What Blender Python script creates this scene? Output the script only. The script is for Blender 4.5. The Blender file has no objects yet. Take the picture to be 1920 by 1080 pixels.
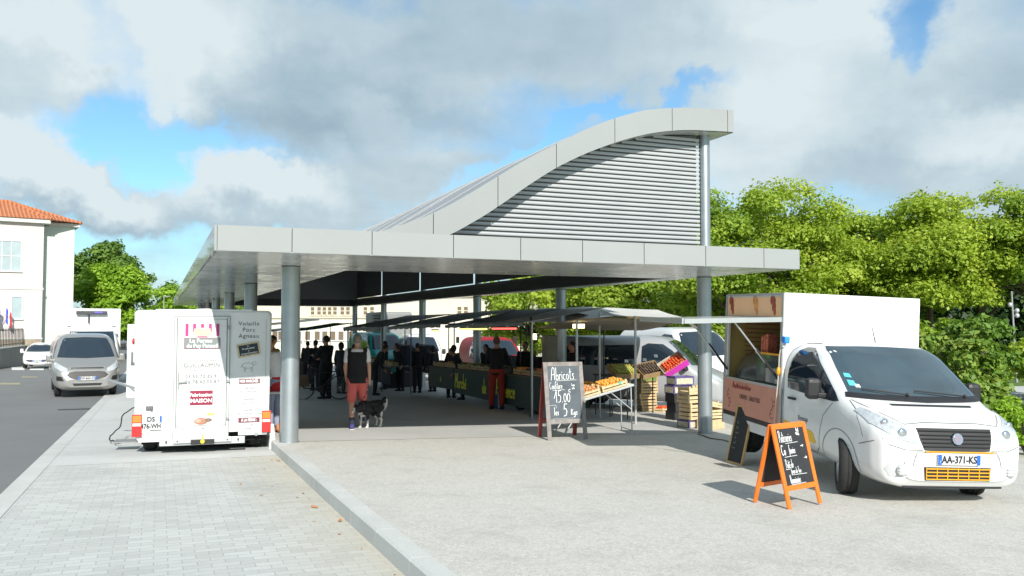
import bpy, bmesh, math, random
import numpy as np
from mathutils import Vector, Matrix, noise as mnoise
from mathutils.bvhtree import BVHTree
from mathutils.geometry import delaunay_2d_cdt
R=math.radians
SC=bpy.context.scene
COL=SC.collection
rnd=random.Random(7)
# ------------------------------------------------------------ camera
F=1588.8; PITCH=R(2.418); YAW=.3943; CZ=1.67
D1=(-math.sin(YAW),math.cos(YAW)); D2=(math.cos(YAW),math.sin(YAW))
C0=(-3.6733,10.5108); K0=(-.73,6.11)
cam=bpy.data.cameras.new('camera'); camo=bpy.data.objects.new('camera',cam); COL.objects.link(camo)
cam.sensor_width=36; cam.lens=36*F/1920; cam.clip_end=3000; cam.clip_start=.1
camo.location=(0,0,CZ); camo.rotation_euler=(R(90)+PITCH,-R(.05),0)
SC.camera=camo
# ------------------------------------------------------------ light
SUN_EL=31.0; SX,SY=.27,-.963            # horizontal direction towards the sun
sun=bpy.data.lights.new('sun','SUN'); suno=bpy.data.objects.new('sun',sun); COL.objects.link(suno)
sun.energy=4.4; sun.angle=R(.55); sun.color=(1,.955,.88)
sv=Vector((SX,SY,math.tan(R(SUN_EL)))).normalized()
suno.rotation_euler=sv.to_track_quat('Z','Y').to_euler()
SC.view_settings.view_transform='Standard'; SC.view_settings.look='None'
SC.view_settings.exposure=.5; SC.view_settings.gamma=1.0
SC.view_settings.use_curve_mapping=False
SC.cycles.max_bounces=6
w=bpy.data.worlds.new("World"); SC.world=w; w.use_nodes=True
nt=w.node_tree; N=nt.nodes; Lk=nt.links; N.clear()
def ND(t,**k):
    n=N.new(t)
    for a,b in k.items(): setattr(n,a,b)
    return n
def mth(op,a,b=None,c=None,clamp=False):
    n=ND('ShaderNodeMath',operation=op); n.use_clamp=clamp
    for i,v in enumerate((a,b,c)):
        if v is None: continue
        if isinstance(v,(int,float)): n.inputs[i].default_value=v
        else: Lk.new(v,n.inputs[i])
    return n.outputs[0]
sky=ND('ShaderNodeTexSky',sky_type='NISHITA'); sky.sun_disc=False
sky.sun_elevation=R(SUN_EL); sky.sun_rotation=math.atan2(SX,SY); sky.air_density=1.0; sky.dust_density=.6; sky.ozone_density=1.5
tc=ND('ShaderNodeTexCoord'); gen=tc.outputs['Generated']
sep=ND('ShaderNodeSeparateXYZ'); Lk.new(gen,sep.inputs[0])
zz=mth('MAXIMUM',mth('ADD',sep.outputs[2],.16),.05)
px=mth('DIVIDE',sep.outputs[0],zz); py=mth('DIVIDE',sep.outputs[1],zz)
cmb=ND('ShaderNodeCombineXYZ'); Lk.new(px,cmb.inputs[0]); Lk.new(py,cmb.inputs[1])
def noi(vec,scale,detail,rough=.55,dist=0,off=(0,0,0)):
    m=ND('ShaderNodeMapping'); m.inputs['Location'].default_value=off; Lk.new(vec,m.inputs[0])
    n=ND('ShaderNodeTexNoise'); n.inputs['Scale'].default_value=scale; n.inputs['Detail'].default_value=detail
    n.inputs['Roughness'].default_value=rough; n.inputs['Distortion'].default_value=dist
    Lk.new(m.outputs[0],n.inputs['Vector']); return n.outputs['Fac']
def ray(px,py):
    a=(px-960)/F; b=(540-py)/F; c,s=math.cos(PITCH),math.sin(PITCH)
    return Vector((a,c-b*s,s+b*c))
wob=ND('ShaderNodeTexNoise'); wob.inputs['Scale'].default_value=9; wob.inputs['Detail'].default_value=5; wob.inputs['Roughness'].default_value=.6; Lk.new(gen,wob.inputs['Vector'])
wv=ND('ShaderNodeVectorMath',operation='MULTIPLY_ADD'); Lk.new(wob.outputs['Color'],wv.inputs[0]); wv.inputs[1].default_value=(.15,.0,.15); 
wsub=ND('ShaderNodeVectorMath',operation='ADD'); Lk.new(gen,wsub.inputs[0]); wsub.inputs[1].default_value=(-.075,0,-.075); Lk.new(wsub.outputs[0],wv.inputs[2])
def blob(x,y,rx,ry,rot=0,soft=.0):
    """soft spot of the sky round a compass direction; radii in the same unit as the direction"""
    d=ray(x,y).normalized()
    s=ND('ShaderNodeVectorMath',operation='SUBTRACT'); Lk.new(wv.outputs[0],s.inputs[0]); s.inputs[1].default_value=d
    m=ND('ShaderNodeMapping',vector_type='TEXTURE'); m.inputs['Rotation'].default_value=(0,R(rot),0)
    m.inputs['Scale'].default_value=(rx/F,2.0,ry/F); Lk.new(s.outputs[0],m.inputs[0])
    l=ND('ShaderNodeVectorMath',operation='LENGTH'); Lk.new(m.outputs[0],l.inputs[0])
    mr=ND('ShaderNodeMapRange',interpolation_type='SMOOTHSTEP'); mr.inputs['From Min'].default_value=1.35; mr.inputs['From Max'].default_value=.35
    Lk.new(l.outputs['Value'],mr.inputs['Value']); return mr.outputs[0]
n1=noi(cmb.outputs[0],.9,9,.58,.3,(3.1,1.7,0)); n2=noi(cmb.outputs[0],2.3,8,.6,.2,(7,2,0)); n3=noi(gen,3.2,7,.6,.4,(1,5,2))
n4=noi(gen,7.5,8,.62,.2,(4,1,2))
den=mth('MULTIPLY_ADD',n1,.75,.12); den=mth('MULTIPLY_ADD',n3,.45,den); den=mth('MULTIPLY_ADD',n4,.5,den)
for (x,y,rx,ry,rot,k) in [(255,262,210,62,8,-.62),(205,110,45,120,-12,-.42),(1685,75,58,85,0,-.8),(1230,196,190,22,-8,-.45),(980,300,240,24,-30,-.50),(270,480,210,90,0,-.22),(1430,390,300,40,0,-.15),(80,480,200,80,0,.1),
                          (165,350,125,62,22,1.0),(500,375,190,58,8,.85),(60,110,150,130,0,.5),(40,260,60,60,0,.5),(560,150,330,150,10,.4),(1100,80,500,90,0,.5),(1500,190,200,150,0,.35),(1840,230,160,140,0,.5),(850,340,220,60,0,.35),(360,60,120,80,20,.4)]:
    den=mth('MULTIPLY_ADD',blob(x,y,rx,ry,rot),k,den)
cov=ND('ShaderNodeMapRange',interpolation_type='SMOOTHSTEP'); cov.inputs['From Min'].default_value=.42; cov.inputs['From Max'].default_value=1.28; Lk.new(den,cov.inputs['Value'])
# brightness of the cloud itself: thick grey bellies, white sunlit heads
br=mth('MULTIPLY_ADD',n2,.62,.12); br=mth('MULTIPLY_ADD',n4,.55,br); br=mth('ADD',br,-.12)
for (x,y,rx,ry,rot,k) in [(290,60,180,110,0,.55),(60,120,130,150,0,.35),(150,340,120,50,20,.75),(480,350,170,45,8,.6),(290,150,90,60,30,.35),(60,240,90,40,0,.5),(780,255,200,50,12,.35),(1560,150,220,110,0,.35),(1300,330,200,80,0,.35),(1850,250,130,60,0,.45),(1480,20,200,60,0,.35),(620,30,150,40,0,.2),
                          (700,210,330,80,12,-.42),(60,170,170,60,0,-.25),(900,60,420,80,0,-.22),(1800,160,170,80,0,-.28),(480,260,160,50,0,-.3),(180,440,260,60,0,-.3),(1500,330,200,50,0,-.14)]:
    br=mth('MULTIPLY_ADD',blob(x,y,rx,ry,rot),k,br)
ramp=ND('ShaderNodeValToRGB'); Lk.new(br,ramp.inputs[0])
CLD=ramp.color_ramp; CLD.elements[0].position=.12; CLD.elements[0].color=(.37,.51,.61,1); CLD.elements[1].position=1.0; CLD.elements[1].color=(.78,.89,.93,1)
e=CLD.elements.new(.5); e.color=(.52,.66,.745,1)
CG=ND('ShaderNodeVectorMath',operation='SCALE'); Lk.new(ramp.outputs[0],CG.inputs[0]); CG.inputs['Scale'].default_value=6.6
# deeper blue of the gaps
SG=ND('ShaderNodeVectorMath',operation='MULTIPLY'); Lk.new(sky.outputs[0],SG.inputs[0]); SG.inputs[1].default_value=(.74,1.06,1.18)
mx=ND('ShaderNodeMix',data_type='RGBA'); Lk.new(cov.outputs[0],mx.inputs[0]); Lk.new(SG.outputs[0],mx.inputs[6]); Lk.new(CG.outputs[0],mx.inputs[7])
bg=ND('ShaderNodeBackground'); bg.inputs['Strength'].default_value=.1; Lk.new(mx.outputs[2],bg.inputs['Color'])
out=ND('ShaderNodeOutputWorld'); Lk.new(bg.outputs[0],out.inputs[0])

# ------------------------------------------------------------ positions
def PX(px,py,y):
    r=ray(px,py); k=y/r.y; return Vector((r.x*k,y,CZ+r.z*k))
def HS(s,t,z=0): return Vector((C0[0]+D1[0]*s+D2[0]*t, C0[1]+D1[1]*s+D2[1]*t, z))
def ST(x,y):
    return ((x-C0[0])*D1[0]+(y-C0[1])*D1[1],(x-C0[0])*D2[0]+(y-C0[1])*D2[1])
def park(x,y):
    y=max(-60,min(y,400))
    if y<26: return -.0245*y
    if y<60: return -.637-.0128*(y-26)
    return -1.072
def plat(x,y):
    u=(x-K0[0])*D1[0]+(y-K0[1])*D1[1]; v=(x-K0[0])*D2[0]+(y-K0[1])*D2[1]
    if u>40: u=40
    return -.0223*u-.03*max(0,min(v,12))
def KU(u,v):  # kerb frame -> world xy
    return (K0[0]+D1[0]*u+D2[0]*v, K0[1]+D1[1]*u+D2[1]*v)
def G(px,py,f=plat,h=0):
    r=ray(px,py); lo,hi=1,300
    for _ in range(50):
        m=(lo+hi)/2
        if CZ+r.z*m>f(r.x*m,r.y*m)+h: lo=m
        else: hi=m
    return Vector((r.x*lo,r.y*lo,CZ+r.z*lo))
HALLROT=YAW
# ------------------------------------------------------------ tags
def tag(o,label=None,cat=None,group=None,kind=None):
    if label: o['label']=label
    if cat: o['category']=cat
    if group: o['group']=group
    if kind: o['kind']=kind
    return o
def empty(name,loc,rz=0,label=None,cat=None,group=None,rot=None):
    o=bpy.data.objects.new(name,None); COL.objects.link(o); o.location=loc
    o.rotation_euler=rot if rot else (0,0,rz); o.empty_display_size=.2
    return tag(o,label,cat,group)
def kids(o): return [c for c in bpy.data.objects if c.parent==o]
def copy_tree(o,parent=None):
    c=o.copy(); COL.objects.link(c); c.parent=parent
    for ch in kids(o): copy_tree(ch,c)
    return c
# ------------------------------------------------------------ materials
MATS={}
def M(name,color,rough=.55,metal=0,var=.08,scale=6,bump=0,bscale=60,coat=0,emis=None,spec=.5,dirt=0):
    if name in MATS: return MATS[name]
    m=bpy.data.materials.new(name); m.use_nodes=True; t=m.node_tree; b=t.nodes['Principled BSDF']
    b.inputs['Roughness'].default_value=rough; b.inputs['Metallic'].default_value=metal
    b.inputs['Coat Weight'].default_value=coat; b.inputs['Specular IOR Level'].default_value=spec
    c=(*color,1)
    tcn=t.nodes.new('ShaderNodeTexCoord')
    if var>0:
        n=t.nodes.new('ShaderNodeTexNoise'); n.inputs['Scale'].default_value=scale; n.inputs['Detail'].default_value=6
        t.links.new(tcn.outputs['Object'],n.inputs['Vector'])
        r=t.nodes.new('ShaderNodeValToRGB'); r.color_ramp.elements[0].position=.3; r.color_ramp.elements[1].position=.7
        r.color_ramp.elements[0].color=tuple(max(0,x*(1-var)) for x in color)+(1,)
        r.color_ramp.elements[1].color=tuple(min(1,x*(1+var*.6)) for x in color)+(1,)
        t.links.new(n.outputs['Fac'],r.inputs[0]); t.links.new(r.outputs[0],b.inputs['Base Color'])
    else: b.inputs['Base Color'].default_value=c
    if bump:
        n=t.nodes.new('ShaderNodeTexNoise'); n.inputs['Scale'].default_value=bscale; n.inputs['Detail'].default_value=4
        t.links.new(tcn.outputs['Object'],n.inputs['Vector'])
        bp=t.nodes.new('ShaderNodeBump'); bp.inputs['Strength'].default_value=bump; bp.inputs['Distance'].default_value=.02
        t.links.new(n.outputs['Fac'],bp.inputs['Height']); t.links.new(bp.outputs[0],b.inputs['Normal'])
    if emis:
        b.inputs['Emission Color'].default_value=(*emis[0],1); b.inputs['Emission Strength'].default_value=emis[1]
    MATS[name]=m; return m
# ------------------------------------------------------------ mesh builder
class MB:
    def __init__(s): s.v=[]; s.f=[]; s.m=[]; s.sm=[]
    def add(s,vs,fs,mi=0,smooth=False):
        o=len(s.v); s.v+= [tuple(v) for v in vs]
        for f in fs: s.f.append(tuple(i+o for i in f)); s.m.append(mi); s.sm.append(smooth)
        return s
    def box(s,c,sz,rz=0,mi=0,mat=None,bev=0):
        hx,hy,hz=[a/2 for a in sz]
        mt=(mat if mat is not None else Matrix.Rotation(rz,4,'Z'))
        c=Vector(c)
        if bev<=0:
            P=[Vector((x,y,z)) for z in(-hz,hz) for x,y in((-hx,-hy),(hx,-hy),(hx,hy),(-hx,hy))]
            fs=[(3,2,1,0),(4,5,6,7),(0,1,5,4),(1,2,6,5),(2,3,7,6),(3,0,4,7)]
            return s.add([c+mt@p for p in P],fs,mi)
        b=min(bev,hx*.9,hy*.9,hz*.9)
        bm=bmesh.new(); bmesh.ops.create_cube(bm,size=1)
        for v in bm.verts: v.co=Vector((v.co.x*2*hx,v.co.y*2*hy,v.co.z*2*hz))
        bmesh.ops.bevel(bm,geom=bm.edges[:],offset=b,segments=2,affect='EDGES',profile=.5)
        bm.verts.index_update()
        s.add([c+mt@v.co for v in bm.verts],[[v.index for v in f.verts] for f in bm.faces],mi); bm.free(); return s
    def bx(s,x0,x1,y0,y1,z0,z1,mi=0,bev=0):
        return s.box(((x0+x1)/2,(y0+y1)/2,(z0+z1)/2),(abs(x1-x0),abs(y1-y0),abs(z1-z0)),mi=mi,bev=bev)
    def cyl(s,a,b,r0,r1=None,n=14,mi=0,caps=True,smooth=True):
        a=Vector(a); b=Vector(b); r1=r0 if r1 is None else r1
        d=(b-a); 
        if d.length<1e-6: return s
        d.normalize(); u=d.orthogonal().normalized(); w_=d.cross(u)
        vs=[]
        for p,r in((a,r0),(b,r1)):
            for i in range(n):
                t=2*math.pi*i/n; vs.append(p+(u*math.cos(t)+w_*math.sin(t))*r)
        s.add(vs,[(i,(i+1)%n,n+(i+1)%n,n+i) for i in range(n)],mi,smooth)
        if caps: s.add([vs[i] for i in range(n)],[tuple(reversed(range(n)))],mi); s.add(vs[n:],[tuple(range(n))],mi)
        return s
    def tube(s,pts,r,n=8,mi=0):
        pts=[Vector(p) for p in pts]
        for a,b in zip(pts,pts[1:]): s.cyl(a,b,r,r,n,mi)
        for p in pts[1:-1]: s.ball(p,(r,r,r),6,6,mi)
        return s
    def bar(s,a,b,w_,h_,mi=0,up=(0,0,1)):
        a=Vector(a); b=Vector(b); d=(b-a); L=d.length; d.normalize(); up=Vector(up)
        if abs(d.dot(up))>.98: up=Vector((0,1,0))
        x=d.cross(up).normalized(); z=x.cross(d)
        m=Matrix((x,d,z)).transposed().to_4x4()
        return s.box((a+b)/2,(w_,L,h_),mat=m,mi=mi)
    def ball(s,c,r,nu=12,nv=8,mi=0,rot=None,smooth=True):
        c=Vector(c); vs=[]; fs=[]
        for j in range(nv+1):
            ph=math.pi*j/nv
            for i in range(nu):
                th=2*math.pi*i/nu
                p=Vector((r[0]*math.sin(ph)*math.cos(th),r[1]*math.sin(ph)*math.sin(th),r[2]*math.cos(ph)))
                if rot: p=rot@p
                vs.append(c+p)
        for j in range(nv):
            for i in range(nu):
                a=j*nu+i; b=j*nu+(i+1)%nu
                if j==0: fs.append((a,a+nu,b+nu))
                elif j==nv-1: fs.append((a,a+nu,b))
                else: fs.append((a,a+nu,b+nu,b))
        return s.add(vs,fs,mi,smooth)
    def lathe(s,prof,c=(0,0,0),axis='Z',n=24,mi=0,smooth=True):
        vs=[];m=len(prof)
        for i in range(n):
            t=2*math.pi*i/n
            for r,h in prof:
                p=(r*math.cos(t),r*math.sin(t),h)
                if axis=='Y': p=(p[0],p[2],p[1])
                if axis=='X': p=(p[2],p[0],p[1])
                vs.append((c[0]+p[0],c[1]+p[1],c[2]+p[2]))
        fs=[(i*m+j,i*m+j+1,((i+1)%n)*m+j+1,((i+1)%n)*m+j) for i in range(n) for j in range(m-1)]
        return s.add(vs,fs,mi,smooth)
    def prism(s,poly,o,u,v,depth,mi=0):
        """poly in 2D (frame o,u,v) extruded by depth along u x v"""
        o=Vector(o);u=Vector(u);v=Vector(v);n=u.cross(v).normalized()*depth
        k=len(poly); vs=[o+u*a+v*b for a,b in poly]; vs+= [p+n for p in vs]
        fs=[tuple(reversed(range(k))),tuple(range(k,2*k))]+[(i,(i+1)%k,k+(i+1)%k,k+i) for i in range(k)]
        return s.add(vs,fs,mi)
    def loft(s,rings,mi=0,smooth=True,cap=True,closed=True):
        n=len(rings[0]); vs=[p for r in rings for p in r]; fs=[]
        for j in range(len(rings)-1):
            for i in range(n if closed else n-1):
                fs.append((j*n+i,j*n+(i+1)%n,(j+1)*n+(i+1)%n,(j+1)*n+i))
        s.add(vs,fs,mi,smooth)
        if cap and closed: s.add(rings[0],[tuple(reversed(range(n)))],mi); s.add(rings[-1],[tuple(range(n))],mi)
        return s
    def sheet(s,fn,nu,nv,mi=0,smooth=True,thick=0):
        vs=[fn(i/nu,j/nv) for j in range(nv+1) for i in range(nu+1)]
        fs=[(j*(nu+1)+i,j*(nu+1)+i+1,(j+1)*(nu+1)+i+1,(j+1)*(nu+1)+i) for j in range(nv) for i in range(nu)]
        s.add(vs,fs,mi,smooth)
        if thick:
            s.add([Vector(p)-Vector((0,0,thick)) for p in vs],[tuple(reversed(f)) for f in fs],mi,smooth)
            per=[i for i in range(nu+1)]+[(j)*(nu+1)+nu for j in range(1,nv+1)]+[nv*(nu+1)+i for i in range(nu-1,-1,-1)]+[j*(nu+1) for j in range(nv-1,0,-1)]
            pp=[Vector(vs[i]) for i in per]; k=len(pp); q=[p-Vector((0,0,thick)) for p in pp]
            s.add(pp+q,[(i,k+i,k+(i+1)%k,(i+1)%k) for i in range(k)],mi)
        return s
    def build(s,name,mats,parent=None,loc=None,rot=None,fix=True,bev=0):
        me=bpy.data.meshes.new(name); me.from_pydata(s.v,[],s.f)
        for mm in (mats if isinstance(mats,(list,tuple)) else [mats]): me.materials.append(mm)
        me.polygons.foreach_set('material_index',s.m); me.polygons.foreach_set('use_smooth',s.sm)
        me.update()
        if fix:
            bm=bmesh.new(); bm.from_mesh(me); bmesh.ops.recalc_face_normals(bm,faces=bm.faces[:]); bm.to_mesh(me); bm.free()
        o=bpy.data.objects.new(name,me); COL.objects.link(o)
        if parent: o.parent=parent
        if loc is not None: o.location=loc
        if rot is not None: o.rotation_euler=rot
        if bev:
            b=o.modifiers.new('b','BEVEL'); b.width=bev; b.segments=2; b.limit_method='ANGLE'
        return o
def bake(o):
    """apply modifiers without operators"""
    dg=bpy.context.evaluated_depsgraph_get(); dg.update()
    me=bpy.data.meshes.new_from_object(o.evaluated_get(dg)); old=o.data
    o.modifiers.clear(); o.data=me; me.name=o.name
    bpy.data.meshes.remove(old); return o
# ------------------------------------------------------------ lettering
def frame_m(o,u,v):
    u=Vector(u).normalized(); v=Vector(v).normalized(); n=u.cross(v)
    m=Matrix((u,v,n)).transposed().to_4x4(); m.translation=Vector(o); return m
def text(name,s,size,o,u,v,mat,parent=None,align='CENTER',sx=1,depth=.0015,shear=0,bold=0,space=1,line=1):
    c=bpy.data.curves.new(name,'FONT'); c.body=s; c.size=size; c.align_x=align; c.align_y='CENTER'; c.extrude=depth; c.shear=shear
    c.offset=bold; c.space_character=space; c.space_line=line; c.resolution_u=3
    t=bpy.data.objects.new(name,c); COL.objects.link(t)
    dg=bpy.context.evaluated_depsgraph_get(); dg.update()
    me=bpy.data.meshes.new_from_object(t.evaluated_get(dg)); bpy.data.objects.remove(t)
    me.name=name; me.materials.clear(); me.materials.append(mat)
    u=Vector(u).normalized(); v=Vector(v).normalized(); n=u.cross(v); o=Vector(o)
    for vt in me.vertices:
        p=vt.co; vt.co=o+u*(p.x*sx)+v*p.y+n*(p.z+depth+.003)
    ob=bpy.data.objects.new(name,me); COL.objects.link(ob); ob.parent=parent; return ob
# handwriting: strokes on a 0..1 high grid (x height .5)
def arc(cx,cy,rx,ry,a0,a1,n=8): return [(cx+rx*math.cos(R(a0+(a1-a0)*i/n)),cy+ry*math.sin(R(a0+(a1-a0)*i/n))) for i in range(n+1)]
HW={
'A':([[(0,0),(.12,.75),(.22,1),(.45,.95),(.5,0)],[(.08,.42),(.48,.45)]],.62),
'b':([[(.0,1),(.02,0)],arc(.17,.2,.16,.2,160,-170)],.4),'r':([[(0,.42),(.03,0)],arc(.15,.25,.13,.17,170,50,5)],.3),
'i':([[(0,.42),(.02,0)],[(.0,.58),(.01,.62)]],.12),'c':([arc(.17,.21,.16,.21,50,310)],.36),'o':([arc(.17,.21,.16,.21,90,450,10)],.38),
't':([[(.1,.85),(.1,.1),(.15,0),(.25,.05)],[(-.02,.58),(.25,.6)]],.3),'s':([[(.25,.4),(.12,.45),(.04,.34),(.2,.2),(.2,.05),(.02,0)]],.32),
'C':([arc(.28,.45,.27,.45,50,310,10)],.56),'n':([[(0,.42),(.02,0)],[(.02,.28),(.12,.42),(.22,.36),(.24,0)]],.34),
'f':([[(.3,.9),(.18,1),(.1,.8),(.1,-.25)],[(0,.45),(.25,.45)]],.28),'u':([[(0,.42),(.02,.1),(.12,0),(.22,.1),(.25,.42),(.26,0)]],.36),
'e':([[(.02,.2),(.28,.24),(.22,.4),(.1,.42),(.0,.22),(.1,.0),(.28,.06)]],.36),'1':([[(-.1,.35),(.22,1),(.26,0)]],.42),
'5':([[(.4,1),(.08,1),(.05,.58)],[(.05,.58),(.25,.62),(.38,.4),(.3,.08),(.02,0)]],.5),'0':([arc(.2,.36,.19,.36,90,450,12)],.46),
'.':([[(.02,0),(.05,.05)]],.16),'l':([[(.02,1),(.0,.1),(.08,0)]],.18),'K':([[(.02,.8),(0,0)],[(.34,.75),(.03,.36),(.36,0)]],.44),
'g':([arc(.15,.2,.14,.18,60,400,10),[(.28,.4),(.28,-.2),(.15,-.32),(.0,-.22)]],.38),'P':([[(.08,.9),(.1,0)],arc(.2,.72,.25,.28,150,-120,9)],.5),
'a':([arc(.15,.2,.15,.2,40,330,9),[(.29,.42),(.3,0)]],.4),'é':([[(.02,.2),(.28,.24),(.22,.4),(.1,.42),(.0,.22),(.1,.0),(.28,.06)],[(.12,.55),(.26,.7)]],.36),
'd':([arc(.15,.2,.15,.2,40,330,9),[(.3,.95),(.3,0)]],.4),'T':([[(0,.95),(.5,1)],[(.26,.98),(.24,0)]],.5),'V':([[(0,.95),(.22,0),(.46,1)]],.52),
'm':([[(0,.42),(.02,0)],[(.02,.28),(.1,.42),(.17,.36),(.18,0)],[(.18,.28),(.26,.42),(.34,.36),(.35,0)]],.44),'v':([[(0,.42),(.12,0),(.26,.42)]],.32),
'M':([[(0,0),(.08,1),(.28,.4),(.5,1),(.56,0)]],.66),'h':([[(0,1),(.02,0)],[(.02,.28),(.14,.42),(.24,.34),(.25,0)]],.36),
'€':([arc(.22,.25,.2,.3,50,310,8),[(-.06,.32),(.24,.32)],[(-.06,.18),(.22,.18)]],.4),'>':([[(0,.3),(.6,.34)],[(.4,.5),(.62,.34),(.42,.14)]],.7),' ':([],.25),
'q':([arc(.15,.2,.14,.18,60,400,10),[(.28,.4),(.28,-.35)]],.38),'p':([[(0,.42),(0,-.3)],arc(.16,.22,.15,.2,160,-170)],.38),'x':([[(0,.4),(.26,0)],[(.26,.4),(0,0)]],.34),'z':([[(0,.4),(.25,.4),(0,0),(.27,0)]],.34),'_':([[(0,0),(1,0.02)]],1.0)}
def stroke_verts(mb,pl,o,u,v,n,wd,mi=0):
    P=[o+u*a+v*b for a,b in pl]
    for a,b in zip(P,P[1:]):
        d=(b-a); 
        if d.length<1e-5: continue
        L=d.length; d/=L; sdx=n.cross(d)*wd/2; e=d*wd*.3
        off=n*rnd.uniform(0,.0006)
        q=[a-e-sdx,b+e-sdx,b+e+sdx,a-e+sdx]
        mb.add([p+off+n*.0012 for p in q]+[p+off-n*.0012 for p in q],[(0,1,2,3),(7,6,5,4),(0,4,5,1),(1,5,6,2),(2,6,7,3),(3,7,4,0)],mi)
def hand(mb,s,o,u,v,h,wd,ws=1.0,slant=.05,off=.004):
    u=Vector(u).normalized(); v=Vector(v).normalized(); n=u.cross(v).normalized(); o=Vector(o)+n*off
    x=0
    for ch in s:
        st,adv=HW.get(ch,HW[' '])
        for pl in st:
            q=[((x+(a+b*slant+rnd.uniform(-.008,.008))*ws)*h,(b+rnd.uniform(-.008,.008))*h) for a,b in pl]
            stroke_verts(mb,q,o,u,v,n,wd)
        x+=(adv+.07)*ws
    return x*h
# ============================================================ GROUND
def node_mat(name):
    m=bpy.data.materials.new(name); m.use_nodes=True; t=m.node_tree
    return m,t,t.nodes['Principled BSDF']
def hall_coords(t):
    tc=t.nodes.new('ShaderNodeTexCoord'); mp=t.nodes.new('ShaderNodeMapping'); mp.inputs['Rotation'].default_value=(0,0,-YAW)
    t.links.new(tc.outputs['Object'],mp.inputs[0]); return mp.outputs[0]
def tn(t,vec,scale,detail=5,rough=.6):
    n=t.nodes.new('ShaderNodeTexNoise'); n.inputs['Scale'].default_value=scale; n.inputs['Detail'].default_value=detail; n.inputs['Roughness'].default_value=rough
    t.links.new(vec,n.inputs['Vector']); return n.outputs['Fac']
def rmp(t,fac,stops):
    r=t.nodes.new('ShaderNodeValToRGB'); cr=r.color_ramp
    while len(cr.elements)<len(stops): cr.elements.new(.5)
    for e,(p,c) in zip(cr.elements,stops): e.position=p; e.color=(*c,1) if len(c)==3 else c
    t.links.new(fac,r.inputs[0]); return r.outputs[0]
def mixc(t,fac,a,b,mode='MIX'):
    n=t.nodes.new('ShaderNodeMix'); n.data_type='RGBA'; n.blend_type=mode
    if isinstance(fac,(int,float)): n.inputs[0].default_value=fac
    else: t.links.new(fac,n.inputs[0])
    for i,x in((6,a),(7,b)):
        if isinstance(x,tuple): n.inputs[i].default_value=(*x,1)
        else: t.links.new(x,n.inputs[i])
    return n.outputs[2]
def bumpn(t,b,h,strength=.4,dist=.01):
    bp=t.nodes.new('ShaderNodeBump'); bp.inputs['Strength'].default_value=strength; bp.inputs['Distance'].default_value=dist
    t.links.new(h,bp.inputs['Height']); t.links.new(bp.outputs[0],b.inputs['Normal'])
def m_gravel():
    m,t,b=node_mat('exposed_aggregate_concrete'); v=hall_coords(t); b.inputs['Roughness'].default_value=.9
    big=tn(t,v,.35,6); mid=tn(t,v,5,6,.7); fine=tn(t,v,70,3,.8)
    c=rmp(t,big,[(.3,(.44,.435,.40)),(.7,(.52,.515,.48))])
    c=mixc(t,.55,c,rmp(t,mid,[(.3,(.44,.43,.39)),(.7,(.64,.62,.57))]))
    c=mixc(t,.55,c,rmp(t,fine,[(.35,(.28,.265,.23)),(.5,(.54,.525,.48)),(.68,(.78,.76,.71))]))
    vo=t.nodes.new('ShaderNodeTexVoronoi'); vo.inputs['Scale'].default_value=38; t.links.new(v,vo.inputs['Vector'])
    vr=t.nodes.new('ShaderNodeSeparateColor'); t.links.new(vo.outputs['Color'],vr.inputs[0])
    c=mixc(t,.2,c,rmp(t,vr.outputs[0],[(0,(.25,.22,.18)),(.5,(.5,.48,.43)),(1,(.66,.64,.6))]))
    # stains
    st=tn(t,v,1.1,7,.7); c=mixc(t,rmp(t,st,[(.5,(0,0,0)),(.75,(.38,.38,.38))]),c,(.25,.24,.21))
    t.links.new(c,b.inputs['Base Color']); bumpn(t,b,fine,.35,.01); return m
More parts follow.
